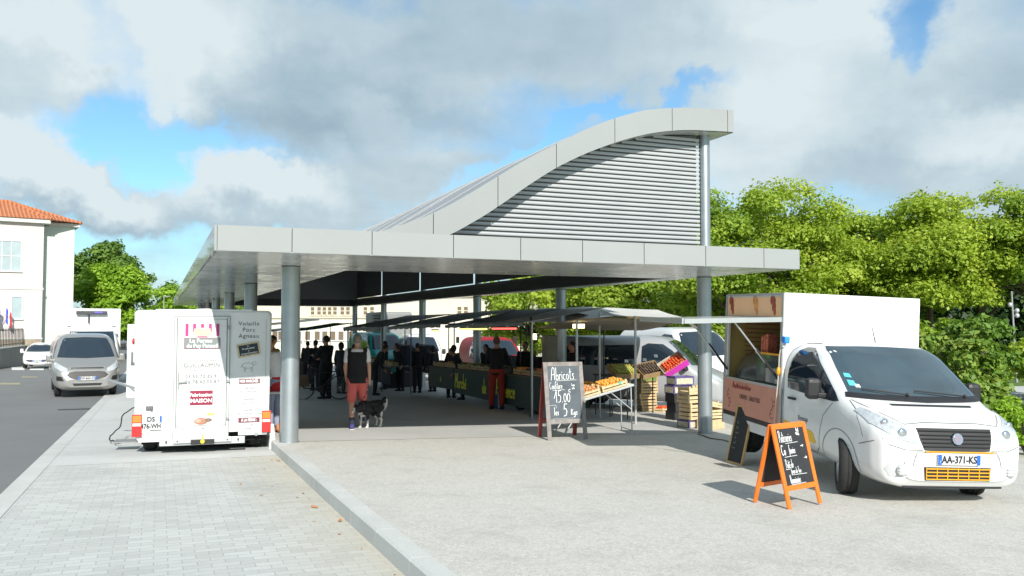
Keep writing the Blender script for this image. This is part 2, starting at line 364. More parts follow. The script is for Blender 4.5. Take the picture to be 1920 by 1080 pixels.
def m_pavers():
    m,t,b=node_mat('concrete_pavers'); v=hall_coords(t); b.inputs['Roughness'].default_value=.85
    br=t.nodes.new('ShaderNodeTexBrick'); br.offset=.5; br.inputs['Scale'].default_value=1; br.inputs['Brick Width'].default_value=.205; br.inputs['Row Height'].default_value=.105
    br.inputs['Mortar Size'].default_value=.0045; br.inputs['Mortar Smooth'].default_value=.3; br.inputs['Color1'].default_value=(.44,.445,.42,1); br.inputs['Color2'].default_value=(.60,.61,.58,1); br.inputs['Mortar'].default_value=(.25,.25,.23,1); br.inputs['Bias'].default_value=0
    dv=t.nodes.new('ShaderNodeTexNoise'); dv.inputs['Scale'].default_value=6; t.links.new(v,dv.inputs['Vector'])
    va=t.nodes.new('ShaderNodeVectorMath'); va.operation='MULTIPLY_ADD'; t.links.new(dv.outputs['Color'],va.inputs[0]); va.inputs[1].default_value=(.018,.018,0); t.links.new(v,va.inputs[2]); t.links.new(va.outputs[0],br.inputs['Vector'])
    mid=tn(t,v,1.2,6,.65); fine=tn(t,v,60,3,.8)
    c=mixc(t,.28,br.outputs['Color'],rmp(t,mid,[(.3,(.44,.455,.445)),(.7,(.60,.61,.60))]))
    c=mixc(t,.25,c,rmp(t,fine,[(.3,(.25,.25,.24)),(.7,(.6,.6,.58))]))
    # damp / tyre-darkened patches and sand along the kerb
    st=tn(t,v,.55,5,.6); c=mixc(t,rmp(t,st,[(.52,(0,0,0)),(.72,(.35,.35,.35))]),c,(.27,.28,.265))
    sx=t.nodes.new('ShaderNodeSeparateXYZ'); t.links.new(v,sx.inputs[0])
    kx=KU(0,0); kv=kx[0]*D2[0]+kx[1]*D2[1]
    mr=t.nodes.new('ShaderNodeMapRange'); mr.inputs['From Min'].default_value=kv-.95; mr.inputs['From Max'].default_value=kv; t.links.new(sx.outputs[0],mr.inputs['Value'])
    mu=t.nodes.new('ShaderNodeMath'); mu.operation='MULTIPLY'; t.links.new(mr.outputs[0],mu.inputs[0]); t.links.new(mid,mu.inputs[1])
    c=mixc(t,mu.outputs[0],c,(.46,.41,.30))
    t.links.new(c,b.inputs['Base Color']); bumpn(t,b,br.outputs['Fac'],-.35,.004); return m
def m_plain(name,c0,c1,s1=.8,s2=40,rough=.88,fw=.35,bump=.25,stain=None):
    m,t,b=node_mat(name); v=hall_coords(t); b.inputs['Roughness'].default_value=rough
    big=tn(t,v,s1,6,.6); fine=tn(t,v,s2,4,.8)
    c=rmp(t,big,[(.3,c0),(.7,c1)])
    lo=tuple(x*.6 for x in c0); hi=tuple(min(1,x*1.35) for x in c1)
    c=mixc(t,fw,c,rmp(t,fine,[(.3,lo),(.7,hi)]))
    if stain: c=mixc(t,rmp(t,tn(t,v,.45,6,.65),[(.5,(0,0,0)),(.72,(.5,.5,.5))]),c,stain)
    t.links.new(c,b.inputs['Base Color']); bumpn(t,b,fine,bump,.006); return m
def terrain(name,u0,u1,v0,v1,nu,nv,f,off,mat,skirt=0):
    def fn(a,b):
        x,y=KU(u0+(u1-u0)*b,v0+(v1-v0)*a); return Vector((x,y,f(x,y)+off))
    mb=MB().sheet(fn,nu,nv,thick=skirt); o=mb.build(name,mat); tag(o,kind='structure'); return o
asph=m_plain('asphalt',(.145,.15,.15),(.195,.20,.198),.5,90,.9,.4,.3,(.16,.16,.158))
asph2=m_plain('old_asphalt',(.13,.135,.14),(.18,.185,.19),.5,90,.9,.3,.3)
grassm=m_plain('grass',(.06,.11,.02),(.12,.2,.04),2,60,.95,.5,.5)
granite=m_plain('granite_kerb',(.46,.465,.445),(.58,.585,.56),1.3,120,.8,.45,.2,(.33,.32,.29))
conc=m_plain('smooth_concrete',(.48,.49,.475),(.56,.57,.555),.6,60,.85,.25,.15,(.30,.30,.285))
def base_z(x,y): return min(park(x,y),plat(x,y))-.22
mb=MB()
def fn(a,b):
    def g(q): return math.copysign(abs(q)**2.2,q)*900
    x=g(a*2-1); y=g(b*2-1)+10; return Vector((x,y,base_z(x,y)))
mb.sheet(fn,70,70); tag(mb.build('ground',grassm),kind='structure')
terrain('road',-40,170,-16,-3.25,8,120,park,-.025,asph)
terrain('parking_strip',-14,7.3,-3.06,.01,4,20,park,0,m_pavers())
terrain('parking_strip',7.3,45,-3.06,.01,4,40,park,.002,conc)
terrain('road_edge_band',-14,60,-3.27,-3.05,2,60,park,.006,granite)
terrain('plaza',-14,60,.16,24,24,74,plat,0,m_gravel())
S0_,T0_=ST(*K0)
terrain('hall_floor',2.55-S0_,36-S0_,.30,9.35-T0_,16,60,plat,.004,m_plain('hall_concrete',(.44,.445,.425),(.53,.53,.51),.6,50,.8,.25,.15,(.33,.33,.315)))
# kerb along the plaza
def kerb(name,u0,u1,v0,v1,f,top,depth,mat,gap=1.0):
    mb=MB(); u=u0
    while u<u1-.05:
        L=min(gap,u1-u); q=[KU(u+.004,v0),KU(u+L-.004,v0),KU(u+L-.004,v1),KU(u+.004,v1)]
        T=[Vector((x,y,f(x,y)+top)) for x,y in q]; Bt=[p-Vector((0,0,depth)) for p in T]
        # small chamfer on the outer arris
        e=.02; d=Vector((D2[0],D2[1],0))*e
        A=[T[0]+d,T[1]+d,T[2],T[3]]; C=[T[0]-Vector((0,0,e)),T[1]-Vector((0,0,e))]
        mb.add(A+C+Bt,[(0,1,2,3),(4,5,1,0),(6,7,5,4),(7,8,2,1,5),(8,9,3,2),(9,6,4,0,3)])
        u+=L
    o=mb.build(name,mat); return tag(o,kind='structure')
kerb('kerb',-12,46,0,.165,plat,.004,.5,granite)
# far side of the plaza: side road with kerb, pavement, hedge bed
def poly_ground(name,pts,mat,off,f=plat,n=1):
    mb=MB(); vs=[Vector((p[0],p[1],f(p[0],p[1])+off)) for p in pts]; mb.add(vs,[tuple(range(len(vs)))])
    return tag(mb.build(name,mat),kind='structure')
def quad_ground(name,a,b,c,d,mat,off,f=plat,thick=0,nu=6,nv=6):
    a,b,c,d=[Vector((p[0],p[1],0)) for p in(a,b,c,d)]
    def fn(s,t):
        p=(a*(1-s)+b*s)*(1-t)+(d*(1-s)+c*s)*t; return Vector((p.x,p.y,f(p.x,p.y)+off))
    return tag(MB().sheet(fn,nu,nv,thick=thick).build(name,mat),kind='structure')
quad_ground('side_road',(9.3,20.2),(30,21.6),(34,28.5),(9.5,25.6),asph2,.02)
quad_ground('pavement',(9.5,26.1),(34,28.9),(36,32.5),(9,30.0),conc,.13,thick=.25)
quad_ground('kerb',(9.5,25.75),(34,28.6),(34,28.88),(9.5,26.08),granite,.135,thick=.25)
quad_ground('lawn',(9,30.0),(60,34.5),(60,70),(6,70),grassm,.10,thick=.2)
# left: pavement and crossing on the far side of the road
quad_ground('pavement',(-34.5,40),(-60,40),(-78,92),(-50.5,92),conc,.12,park,.2)
quad_ground('pavement',(-30.9,47.5),(-34.0,47.5),(-46.5,80),(-43.0,80),granite,.14,park,.2)
wp=M('road_paint_white',(.75,.76,.74),.7,0,.15,8); yp=M('road_paint_yellow',(.36,.33,.20),.75,0,.3,4)
def road_mark(px0,px1,py0,py1,mat,name,skew=0):
    a=G(px0,py1,park);b=G(px1,py1,park);c=G(px1+skew,py0,park);d=G(px0+skew,py0,park)
    mb=MB(); mb.add([Vector((p.x,p.y,park(p.x,p.y)-.019)) for p in(a,b,c,d)],[(0,1,2,3)]); return tag(mb.build(name,mat),kind='structure')
for a,b in((22,46),(56,82),(93,112)): road_mark(a,b,689,694,wp,'road_marking')
road_mark(-10,38,718,721,yp,'road_marking'); road_mark(40,70,706,708,yp,'road_marking')
# drain cover on the road
# fallen leaves by the kerb
lf=M('dry_leaf',(.55,.24,.08),.8,0,.3,30)
mb=MB()
for i in range(30):
    u=rnd.uniform(-1.2,7.5); v=-abs(rnd.gauss(0,.16))-.03
    if i<10: v=-rnd.uniform(.1,1.2)
    x,y=KU(u,v); s=rnd.uniform(.015,.04); a=rnd.uniform(0,6.28)
    if i==3: x,y=G(590,952,park)[:2]; s=.07
    if i==5: x,y=G(638,978,park)[:2]; s=.05
    z=park(x,y)+.012
    q=[(s,0),(0,s*.45),(-s,0),(0,-s*.45)]
    mb.add([(x+p[0]*math.cos(a)-p[1]*math.sin(a),y+p[0]*math.sin(a)+p[1]*math.cos(a),z+rnd.uniform(-.006,.012)) for p in q],[(0,1,2,3)])
tag(mb.build('fallen_leaves',lf),'scattered dry orange leaves lying along the foot of the granite kerb','fallen leaves',kind='stuff')

# ============================================================ MARKET HALL
ZS=CZ+.908; FH=.319; W=9.12; L=34.9; TL=1.255; TR=9.02; S0=2.5; SP=6.3
hall=empty('market_hall',HS(0,0,0),HALLROT,'open market hall with flat white canopy, round columns and a curved louvred upper roof','market hall')
# local: x = across (t), y = along (s)
panel=M('white_composite_panel',(.555,.58,.545),.32,.0,.03,1.5,coat=.3)
def m_soffit():
    m,t,b=node_mat('satin_metal_soffit'); b.inputs['Metallic'].default_value=.4; b.inputs['Roughness'].default_value=.2
    tcn=t.nodes.new('ShaderNodeTexCoord'); n=tn(t,tcn.outputs['Object'],.8,3); c=rmp(t,n,[(.3,(.72,.73,.71)),(.7,(.80,.81,.79))]); t.links.new(c,b.inputs['Base Color'])
    rr=rmp(t,tn(t,tcn.outputs['Object'],1.7,2),[(.3,(.16,)*3),(.7,(.26,)*3)]); t.links.new(rr,b.inputs['Roughness']); return m
soff=m_soffit(); seam=M('dark_joint',(.16,.17,.165),.7,0,0)
steel=M('galvanised_steel',(.40,.44,.46),.38,.75,.12,3); dsteel=M('dark_grey_steel',(.10,.11,.115),.5,.2,.1,3)
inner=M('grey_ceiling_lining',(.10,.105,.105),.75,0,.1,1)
tl,t2=2.28,8.72; s1,s2=3.3,33.2
# flat canopy as one ring slab built of four trays that butt end to end
mb=MB()
for (x0,x1,y0,y1) in((0,W,0,s1),(0,tl,s1,s2),(t2,W,s1,s2),(0,W,s2,L)):
    mb.bx(x0,x1,y0,y1,ZS+.02,ZS+FH-.03)
mb.build('canopy_slab',inner,hall)
# fascia panels
fa=MB(); T=[0,.91,1.95,3.09,4.1,5.09,6.14,7.26,8.39,W]
g=.006
for a,b in zip(T,T[1:]): fa.bx(a+g,b-g,-.03,.02,ZS,ZS+FH)
k=int(L/1.25)
for i in range(k):
    a=L*i/k; b=L*(i+1)/k
    fa.bx(-.03,.0,a+g,b-g,ZS,ZS+FH); fa.bx(W,W+.03,a+g,b-g,ZS,ZS+FH)
fa.build('fascia',M('fascia_panel',(.305,.318,.312),.25,.0,.03,1.2,coat=.5),hall)
fb=MB(); fb.bx(.005,W-.005,.021,.03,ZS+.003,ZS+FH-.004); fb.bx(-.006,.004,.03,L-.03,ZS+.003,ZS+FH-.004); fb.build('fascia_joints',seam,hall)
# soffit panels with joints
so=MB()
def strip(x0,x1,y0,y1,nx,ny):
    for i in range(nx):
        for j in range(ny):
            so.bx(x0+(x1-x0)*i/nx+g*.7,x0+(x1-x0)*(i+1)/nx-g*.7,y0+(y1-y0)*j/ny+g*.7,y0+(y1-y0)*(j+1)/ny-g*.7,ZS-.004,ZS+.012)
strip(0,1.1,0,s1,1,1); strip(1.1,W,0,s1,4,1); strip(0,tl,s1,s2,1,8); strip(t2,W,s1,s2,1,10); strip(0,W,s2,L,4,1)
so.build('soffit',soff,hall)
sj=MB(); sj.bx(.02,W-.02,.05,s1,ZS+.013,ZS+.019); sj.bx(.02,tl-.01,s1,s2,ZS+.013,ZS+.019); sj.build('soffit_joints',seam,hall)
# ring beam inside
bm_=MB()
bm_.bx(8.72,8.95,s1,s2,ZS+.06,ZS+.36); bm_.bx(tl,8.7,s2-.1,s2,ZS-.0,ZS+.5)
bm_.build('ring_beam',dsteel,hall)
# curved upper roof (profile across the hall)
bot=[(2.2,2.72),(2.9,2.84),(3.3,2.95),(3.69,3.11),(4.09,3.33),(4.58,3.64),(5.12,4.02),(5.66,4.37),(6.25,4.67),(6.83,4.91),(7.45,5.11),(8.05,5.235),(8.53,5.29),(9.42,5.33)]
top=[(2.05,2.93),(2.47,3.10),(2.96,3.27),(3.46,3.48),(3.99,3.78),(4.58,4.15),(5.12,4.49),(5.66,4.79),(6.23,5.09),(6.83,5.35),(7.43,5.55),(8.05,5.66),(8.65,5.72),(9.42,5.75)]
def smoothc(pts,x):
    def cr(p0,p1,p2,p3,t): return .5*((2*p1)+(-p0+p2)*t+(2*p0-5*p1+4*p2-p3)*t*t+(-p0+3*p1-3*p2+p3)*t**3)
    n=len(pts)
    for i in range(n-1):
        if x<=pts[i+1][0] or i==n-2:
            t=max(0,min(1,(x-pts[i][0])/(pts[i+1][0]-pts[i][0]))); g4=[pts[max(0,min(n-1,k_))][1] for k_ in(i-1,i,i+1,i+2)]
            return cr(*g4,t)
bz=lambda x: smoothc(bot,x) 
tz=lambda x: smoothc(top,x)
xs=[2.2+(9.42-2.2)*i/60 for i in range(61)]
SF,SE=2.1,34.3
roof=MB()
roof.sheet(lambda a,b: Vector((2.2+7.2*a,SF+.03+(SE-SF-.06)*b,tz(2.2+7.2*a)-.01)),60,1)
roofm=m_plain('zinc_roofing',(.25,.265,.275),(.32,.335,.345),.5,30,.45,.15,.1)
roof.build('curved_roof',roofm,hall)
und=MB(); und.sheet(lambda a,b: Vector((2.2+7.2*a,SF+.03+(SE-SF-.06)*(1-b),bz(2.2+7.2*a)+.01)),60,1)
und.build('curved_ceiling',[inner],hall)
rb=MB()
for sx_ in [3.3,5.4]+[6+2.1*i for i in range(13)]:
    rb.sheet(lambda a,b: Vector((2.4+6.9*a,sx_+.05*b,tz(2.4+6.9*a)+.012)),40,1,thick=.02)
rb.build('roof_seams',roofm,hall)
UP=[2.2,3.45,4.58,5.67,6.83,8.04,9.28,9.42]
uf=MB()
for a,b in zip(UP,UP[1:]):
    n=10; P=[(a+g+(b-a-2*g)*i/n) for i in range(n+1)]
    for y0 in(SF-.03,SE):
        poly=[(x,bz(x)) for x in P]+[(x,tz(x)) for x in reversed(P)]
        uf.prism([(p[0],p[1]) for p in poly],(0,y0+.04,0),(1,0,0),(0,0,1),.045)
kk=26
for i in range(kk):
    a=SF+(SE-SF)*i/kk; b=SF+(SE-SF)*(i+1)/kk
    uf.bx(9.42,9.45,a+g,b-g,bz(9.42),tz(9.42))
uf.build('curved_fascia',MATS['fascia_panel'],hall)
us=MB(); us.sheet(lambda a,b: Vector((2.3+7.1*a,SF+.03+.36*b,bz(2.3+7.1*a)-.002)),50,1); us.bx(9.1,9.42,SF+.4,SE-.1,5.315,5.325); us.build('upper_soffit',soff,hall)
# louvre walls front and back
slat=M('louvre_slat',(.46,.48,.49),.35,.2,.05,2)
for yy,sgn in((S0,-1),(33.0,1)):
    z=2.96; lou=MB()
    while z<5.25:
        # left end where the slat meets the curve
        x0=3.3
        while x0<9 and bz(x0)<z+.02: x0+=.02
        if x0<8.8:
            prof=[(-.005,-.002),(.022,.008),(.036,.026),(.034,.042),(.018,.052),(-.01,.050),(-.012,.02)]
            o=Vector((x0,yy,z)); 
            prof2=[(-sgn*a*1.0,b) for a,b in prof]
            # profile in (y,z), extruded along x
            k_=len(prof2); vs=[Vector((x0,yy+a,z+b)) for a,b in prof2]+[Vector((8.93,yy+a,z+b)) for a,b in prof2]
            lou.add(vs,[tuple(range(k_)),tuple(range(2*k_-1,k_-1,-1))]+[(i,(i+1)%k_,k_+(i+1)%k_,k_+i) for i in range(k_)])
        z+=.0825
    lou.build('louvre_slats',slat,hall)
for yy in(S0+.08,32.95):
    lb=MB()
    n=30; P=[3.3+(8.9-3.3)*i/n for i in range(n+1)]
    poly=[(3.3,2.92),(8.9,2.92)]+[(x,bz(x)-.005) for x in reversed(P)]
    lb.prism(poly,(0,yy,0),(1,0,0),(0,0,1),.02)
    lb.build('louvre_backing',M('louvre_backing',(.30,.315,.32),.8,0,0),hall)
# right clerestory: dark panels with slits
cp=MB()
for n_ in range(5):
    a=S0+n_*SP+.16; b=S0+(n_+1)*SP-.16; m_=(a+b)/2
    cp.bx(8.90,8.94,a,m_-.02,3.0,5.30); cp.bx(8.90,8.94,m_+.02,b,3.0,5.30)
cp.build('clerestory_panels',M('clerestory_panel',(.09,.1,.1),.7,0,.1,2),hall)
# posts of the upper roof (right side) and columns
for n_ in range(6):
    y=S0+n_*SP
    up=MB().cyl((TR+.03,y,ZS+FH-.02),(TR+.03,y,bz(9.2)-.0),.105,n=24); up.build('upper_post',steel,hall)
def z_at(t,s):
    p=HS(s,t); return plat(p.x,p.y)
for row,tt in((0,TL),(1,TR)):
    for n_ in range(6):
        s=S0+n_*SP; r=.143 if row==0 else .135
        zb=z_at(tt,s)
        c=MB().cyl((tt,s,zb-.05),(tt,s,ZS-.02),r,n=32); c.cyl((tt,s,ZS-.02),(tt,s,ZS+.0),r+.006,n=32,mi=1)
        c.cyl((tt,s,zb),(tt,s,zb+.012),r+.015,n=32)
        c.build('column',[steel,dsteel],hall)
# worn notices stuck round two columns are only faint rings; small hooks on the first column
for z in(ZS-.09,ZS-1.2): MB().tube([(TL+.14,S0,z),(TL+.175,S0,z+.015),(TL+.175,S0,z-.02),(TL+.14,S0,z-.02)],.006,6).build('hook',steel,hall)

# ============================================================ TREES
def leaf_mat(name,c0,c1,c2,trans=.35):
    m=bpy.data.materials.new(name); m.use_nodes=True; t=m.node_tree; b=t.nodes['Principled BSDF']
    at=t.nodes.new('ShaderNodeAttribute'); at.attribute_name='v'
    col=rmp(t,at.outputs['Fac'],[(0,c0),(.55,c1),(1,c2)])
    t.links.new(col,b.inputs['Base Color']); b.inputs['Roughness'].default_value=.5; b.inputs['Specular IOR Level'].default_value=.3
    tr=t.nodes.new('ShaderNodeBsdfTranslucent'); tcol=mixc(t,1.0,col,(1.25,1.2,.5),'MULTIPLY'); t.links.new(tcol,tr.inputs['Color'])
    ms=t.nodes.new('ShaderNodeMixShader'); ms.inputs[0].default_value=trans
    t.links.new(b.outputs[0],ms.inputs[1]); t.links.new(tr.outputs[0],ms.inputs[2]); t.links.new(ms.outputs[0],t.nodes['Material Output'].inputs[0]); return m
def leaves(name,C,Nn,size,mat,rs,aspect=.62,parent=None,loc=None):
    """C: centres (n,3), Nn: preferred normals (n,3)"""
    n=len(C); g=rs.normal(size=(n,3)); nn=Nn+g*.75; nn/=np.linalg.norm(nn,axis=1)[:,None]
    a=np.cross(nn,rs.normal(size=(n,3))); a/=np.linalg.norm(a,axis=1)[:,None]; b=np.cross(nn,a)
    s=size*rs.uniform(.6,1.35,n)[:,None]; fold=nn*s*.18
    P=np.stack([C-a*s,C-b*s*aspect+fold,C+a*s,C+b*s*aspect+fold],1).reshape(-1,3)
    me=bpy.data.meshes.new(name); me.vertices.add(4*n); me.vertices.foreach_set('co',P.astype(np.float32).ravel())
    me.loops.add(4*n); me.loops.foreach_set('vertex_index',np.arange(4*n,dtype=np.int32))
    me.polygons.add(n); me.polygons.foreach_set('loop_start',np.arange(0,4*n,4,dtype=np.int32)); 
    me.update(calc_edges=True)
    at=me.attributes.new('v','FLOAT','FACE'); vv=rs.uniform(0,1,n)*.6+.4*(.5+.5*np.sin(C[:,0]*1.3+C[:,2]*1.7+C[:,1]*.9)); at.data.foreach_set('value',vv.astype(np.float32))
    me.materials.append(mat); me.validate()
    o=bpy.data.objects.new(name,me); COL.objects.link(o); o.parent=parent
    if loc is not None:o.location=loc
    return o
def crown_points(rs,rx,ry,zc,rz,nblob,nleaf,br=(.22,.38),skip_low=-.75):
    """many overlapping clumps, leaves spread over the shell of each clump"""
    cs=[];
    while len(cs)<nblob:
        d=rs.normal(size=3); d/=np.linalg.norm(d)
        if d[2]<skip_low: continue
        k=rs.uniform(.45,.92)
        cs.append((d[0]*rx*k,d[1]*ry*k,zc+d[2]*rz*k,rs.uniform(*br)*min(rx,rz)))
    cs=np.array(cs); w_=cs[:,3]**2; idx=rs.choice(len(cs),nleaf,p=w_/w_.sum())
    d=rs.normal(size=(nleaf,3)); d/=np.linalg.norm(d,axis=1)[:,None]
    low=d[:,2]<-.3; d[low,2]*=-.6; d/=np.linalg.norm(d,axis=1)[:,None]
    r=cs[idx,3]*rs.uniform(.55,1.12,nleaf)*(1+.25*np.sin(d[:,0]*7+idx)*np.sin(d[:,1]*6+idx*2))
    C=cs[idx,:3]+d*r[:,None]*np.array([1,1,.85]); Nn=d*.9+np.array([0,0,.75])
    return C,Nn,cs
bark=M('bark',(.10,.075,.055),.9,0,.3,4,.5,20)
def trunk_mesh(rs,h,r,cs,name,parent):
    mb=MB(); top=Vector((rs.uniform(-.2,.2),rs.uniform(-.2,.2),h))
    pts=[Vector((0,0,-.3)),Vector((rs.uniform(-.1,.1),rs.uniform(-.1,.1),h*.35)),Vector((rs.uniform(-.15,.15),rs.uniform(-.15,.15),h*.7)),top]
    rr=[r*1.25,r,r*.75,r*.5]
    for i in range(3): mb.cyl(pts[i],pts[i+1],rr[i],rr[i+1],10)
    for c in cs[rs.choice(len(cs),min(len(cs),12),replace=False)]:
        st=pts[1].lerp(top,rs.uniform(.3,1)); en=Vector(c[:3]); md=st.lerp(en,.5)+Vector((0,0,.15*h*rs.uniform(-.3,.5)))
        mb.cyl(st,md,r*.38,r*.24,6); mb.cyl(md,en,r*.24,r*.05,6)
    return mb.build(name,bark,parent)
def make_tree(name,seed,h,rx,rz,nleaf,size,mat,label,group,loc,nblob=46,ct=.55,rz0=0,cat='tree',trunk=.17,skip_low=-.75,br=(.22,.38)):
    rs=np.random.RandomState(seed); root=empty(name,loc,rz0,label,cat,group)
    zc=h-rz; C,Nn,cs=crown_points(rs,rx,rx*.95,zc,rz,nblob,nleaf,br,skip_low)
    leaves('crown',C,Nn,size,mat,rs,parent=root); trunk_mesh(rs,max(.4,zc-rz*.1),trunk,cs,'trunk',root)
    return root
lm_y=leaf_mat('leaf_yellow_green',(.22,.32,.035),(.35,.47,.055),(.50,.58,.10),.45)
lm_m=leaf_mat('leaf_mid_green',(.17,.28,.035),(.28,.41,.05),(.42,.51,.08),.43)
lm_d=leaf_mat('leaf_dark_green',(.07,.14,.025),(.13,.23,.04),(.20,.31,.06),.3)
lm_b=leaf_mat('leaf_bright_green',(.17,.30,.025),(.27,.45,.04),(.40,.56,.07),.4)
def gz(x,y): return plat(x,y)+.1
def tree_px(px,ytop,dist,rx,name='leafy_tree',**k):
    """tree whose crown top shows at pixel height ytop, standing at distance dist"""
    p=PX(px,ytop,dist); z0=-1.15
    return p,z0
def T_(px,ytop,dist,w_px,seed,mat,label,rzf=.42,nleaf=16000,size=.12,group='trees behind the market',name='leafy_tree',**k):
    p=PX(px,ytop,dist); z0=-1.1; h=p.z-z0; rx=w_px/2/F*dist
    return make_tree(name,seed,h,rx,h*rzf,nleaf,size,mat,label,group,(p.x,p.y,z0),**k)
RT=[(1375,352,36,230,lm_m,'yellow green tree crowning just right of the tall steel roof post'),
    (1478,342,38,230,lm_y,'tall yellow green tree with spiky top left of the dip in the treeline'),
    (1560,392,42,170,lm_y,'lower light green tree filling the dip in the treeline'),
    (1655,388,41,190,lm_m,'rounded mid green tree just right of the dip in the treeline'),
    (1745,372,37,240,lm_y,'broad yellow green tree rising above the white food truck cab'),
    (1840,358,38,270,lm_y,'highest broad yellow green tree towards the right edge'),
    (1945,362,36,230,lm_m,'mid green tree cut by the right edge of the view')]
for i,(px_,yt,d_,wp_,m_,lb_) in enumerate(RT):
    T_(px_,yt,d_,wp_*1.2,21+i,m_,lb_,nleaf=36000,size=.085,rzf=.35 if i in(5,6) else .44,nblob=60,br=(.2,.36),trunk=.2,skip_low=-.45 if i in(4,5,6) else -.9)
# second row: seen under the canopy and between the first crowns
for i,(px_,yt,d_,wp_,m_,lb_) in enumerate([(1000,505,50,190,lm_m,'mid green tree seen under the canopy above the pale house'),(1110,490,47,240,lm_y,'yellow green tree seen under the canopy behind the white awning'),
      (1230,470,45,260,lm_m,'green tree seen under the canopy left of the near right column'),(1600,420,50,260,lm_d,'dark tree standing behind the dip in the treeline'),(1720,440,52,260,lm_d,'dark tree behind the crowns over the truck box'),(1850,430,50,300,lm_d,'dark tree behind the crowns near the right edge'),(1480,430,50,280,lm_d,'dark tree behind the crowns left of the truck box'),
      (830,562,66,90,lm_m,'small light tree in front of the cream building')]):
    T_(px_,yt,d_,wp_*1.15,51+i,m_,lb_,nleaf=12000 if m_ is lm_d else 18000,size=.15 if m_ is lm_d else .13,rzf=.47,nblob=44,skip_low=-1)
# undergrowth wall beneath the crowns, deep shade put into its leaf colour
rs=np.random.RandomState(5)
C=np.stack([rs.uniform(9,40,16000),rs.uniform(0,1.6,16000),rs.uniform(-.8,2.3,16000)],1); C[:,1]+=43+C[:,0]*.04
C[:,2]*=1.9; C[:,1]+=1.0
tag(leaves('undergrowth',C,np.tile([0,-.6,.5],(16000,1)),.22,leaf_mat('leaf_deep_shade',(.012,.03,.01),(.02,.05,.012),(.04,.08,.02),.15),rs),'dense undergrowth coloured dark for the shade under the trees','undergrowth',kind='stuff')
C=np.stack([rs.uniform(13,40,9000),rs.uniform(-.6,.6,9000),rs.uniform(0,1,9000)],1); C[:,1]+=35.5+C[:,0]*.05; C[:,2]=-1.0+C[:,2]*(.95+.25*np.sin(C[:,0]*1.9))
tag(leaves('low_hedge',C,np.tile([0,-.5,.8],(9000,1)),.08,lm_b,rs),'bright green low hedge along the pavement under the trees','hedge')
# shrub behind the truck cab and planting at the right edge
def shrub(name,px_,py_,dist,rx,h,label,mat,n,size,seed,group=None,cat='shrub'):
    p=PX(px_,py_,dist); z0=plat(p.x,p.y)
    rs=np.random.RandomState(seed); root=empty(name,(p.x,p.y,z0),0,label,cat,group)
    C,Nn,cs=crown_points(rs,rx,rx*.8,h*.5,h*.5,34,n,(.2,.34),-1.1)
    leaves('foliage',C,Nn,size,mat,rs,parent=root)
    mb=MB()
    for i in range(6):
        a=rs.uniform(0,6.28); mb.cyl((0,0,0),(math.cos(a)*rx*.5,math.sin(a)*rx*.5,h*.7),.03,.01,6)
    mb.build('stem',bark,root); return root
lm_s=leaf_mat('leaf_shrub',(.08,.17,.025),(.16,.28,.045),(.30,.38,.08),.35)
shrub('leafy_shrub',1805,660,19,1.15,2.55,'bushy young tree with drooping yellow green leaves right behind the truck cab',lm_s,6500,.075,3)
shrub('leafy_shrub',1745,640,21,.8,2.6,'narrow leafy shrub directly right of the truck box',lm_m,4500,.075,4)
shrub('low_bush',1925,800,13.6,.75,.95,'low bright bush beside the truck headlight at the right edge',lm_b,6000,.035,6)
shrub('low_bush',1990,700,25,1.6,2.0,'green bush by the pavement at the right edge',lm_m,4000,.09,8)
# left trees
T_(212,448,84,150,71,lm_d,'large dark green tree behind the bright one beside the school',rzf=.40,nleaf=15000,size=.2,group='trees beyond the road',skip_low=-1)
T_(214,500,66,165,72,lm_b,'round bright green tree between the school and the refrigerated truck',rzf=.47,nleaf=22000,size=.15,group='trees beyond the road',skip_low=-1)
T_(330,540,62,120,73,lm_b,'bright green tree just left of the canopy tip',rzf=.5,nleaf=9000,size=.15,group='trees beyond the road',skip_low=-1)
T_(322,536,90,110,74,lm_d,'dark far tree peeping out left of the canopy tip',rzf=.5,nleaf=6000,size=.2,group='trees beyond the road',skip_low=-1)
T_(500,560,72,110,75,lm_b,'bright green tree seen between the lettered trailer and the first column',rzf=.5,nleaf=9000,size=.15,group='trees beyond the road',skip_low=-1)
T_(420,565,75,110,76,lm_m,'mid green tree behind the roof of the lettered trailer',rzf=.5,nleaf=7000,size=.15,group='trees beyond the road',skip_low=-1)
# ============================================================ VEHICLE TOOLS
def lin(pts,x):
    if x>=pts[0][0]: return pts[0][1]
    for (a,b),(c,d) in zip(pts,pts[1:]):
        if x>=c: return b+(d-b)*(x-a)/(c-a) if a!=c else d
    return pts[-1][1]
def soft(pts,x,w_=.05):
    return sum(lin(pts,x+d)*k for d,k in((-w_,1),(-w_/2,2),(0,3),(w_/2,2),(w_,1)))/9
paintw=M('white_paint',(.70,.71,.70),.28,0,.05,1.6,coat=.6)
glass=M('dark_glass',(.012,.022,.034),.04,0,0,coat=.4,spec=.9)
black=M('black_plastic',(.018,.018,.02),.5,0,.1,8); under=M('underbody',(.008,.008,.008),.9,0,0)
chrome=M('chrome',(.75,.76,.77),.15,1,0); rubber=M('tyre_rubber',(.018,.018,.018),.85,0,.2,12); rimm=M('wheel_rim',(.42,.43,.44),.35,.8,.05)
lampg=M('headlamp_glass',(.62,.65,.66),.12,.35,.25,30,coat=1); platew=M('number_plate_white',(.58,.60,.60),.4,0,0); plateb=M('number_plate_blue',(.02,.12,.5),.4,0,0)
ink=M('black_ink',(.015,.015,.02),.6,0,0); amber=M('amber_lens',(.75,.25,.02),.2,0,0,coat=1); redl=M('red_lens',(.55,.015,.015),.2,0,0,coat=1)
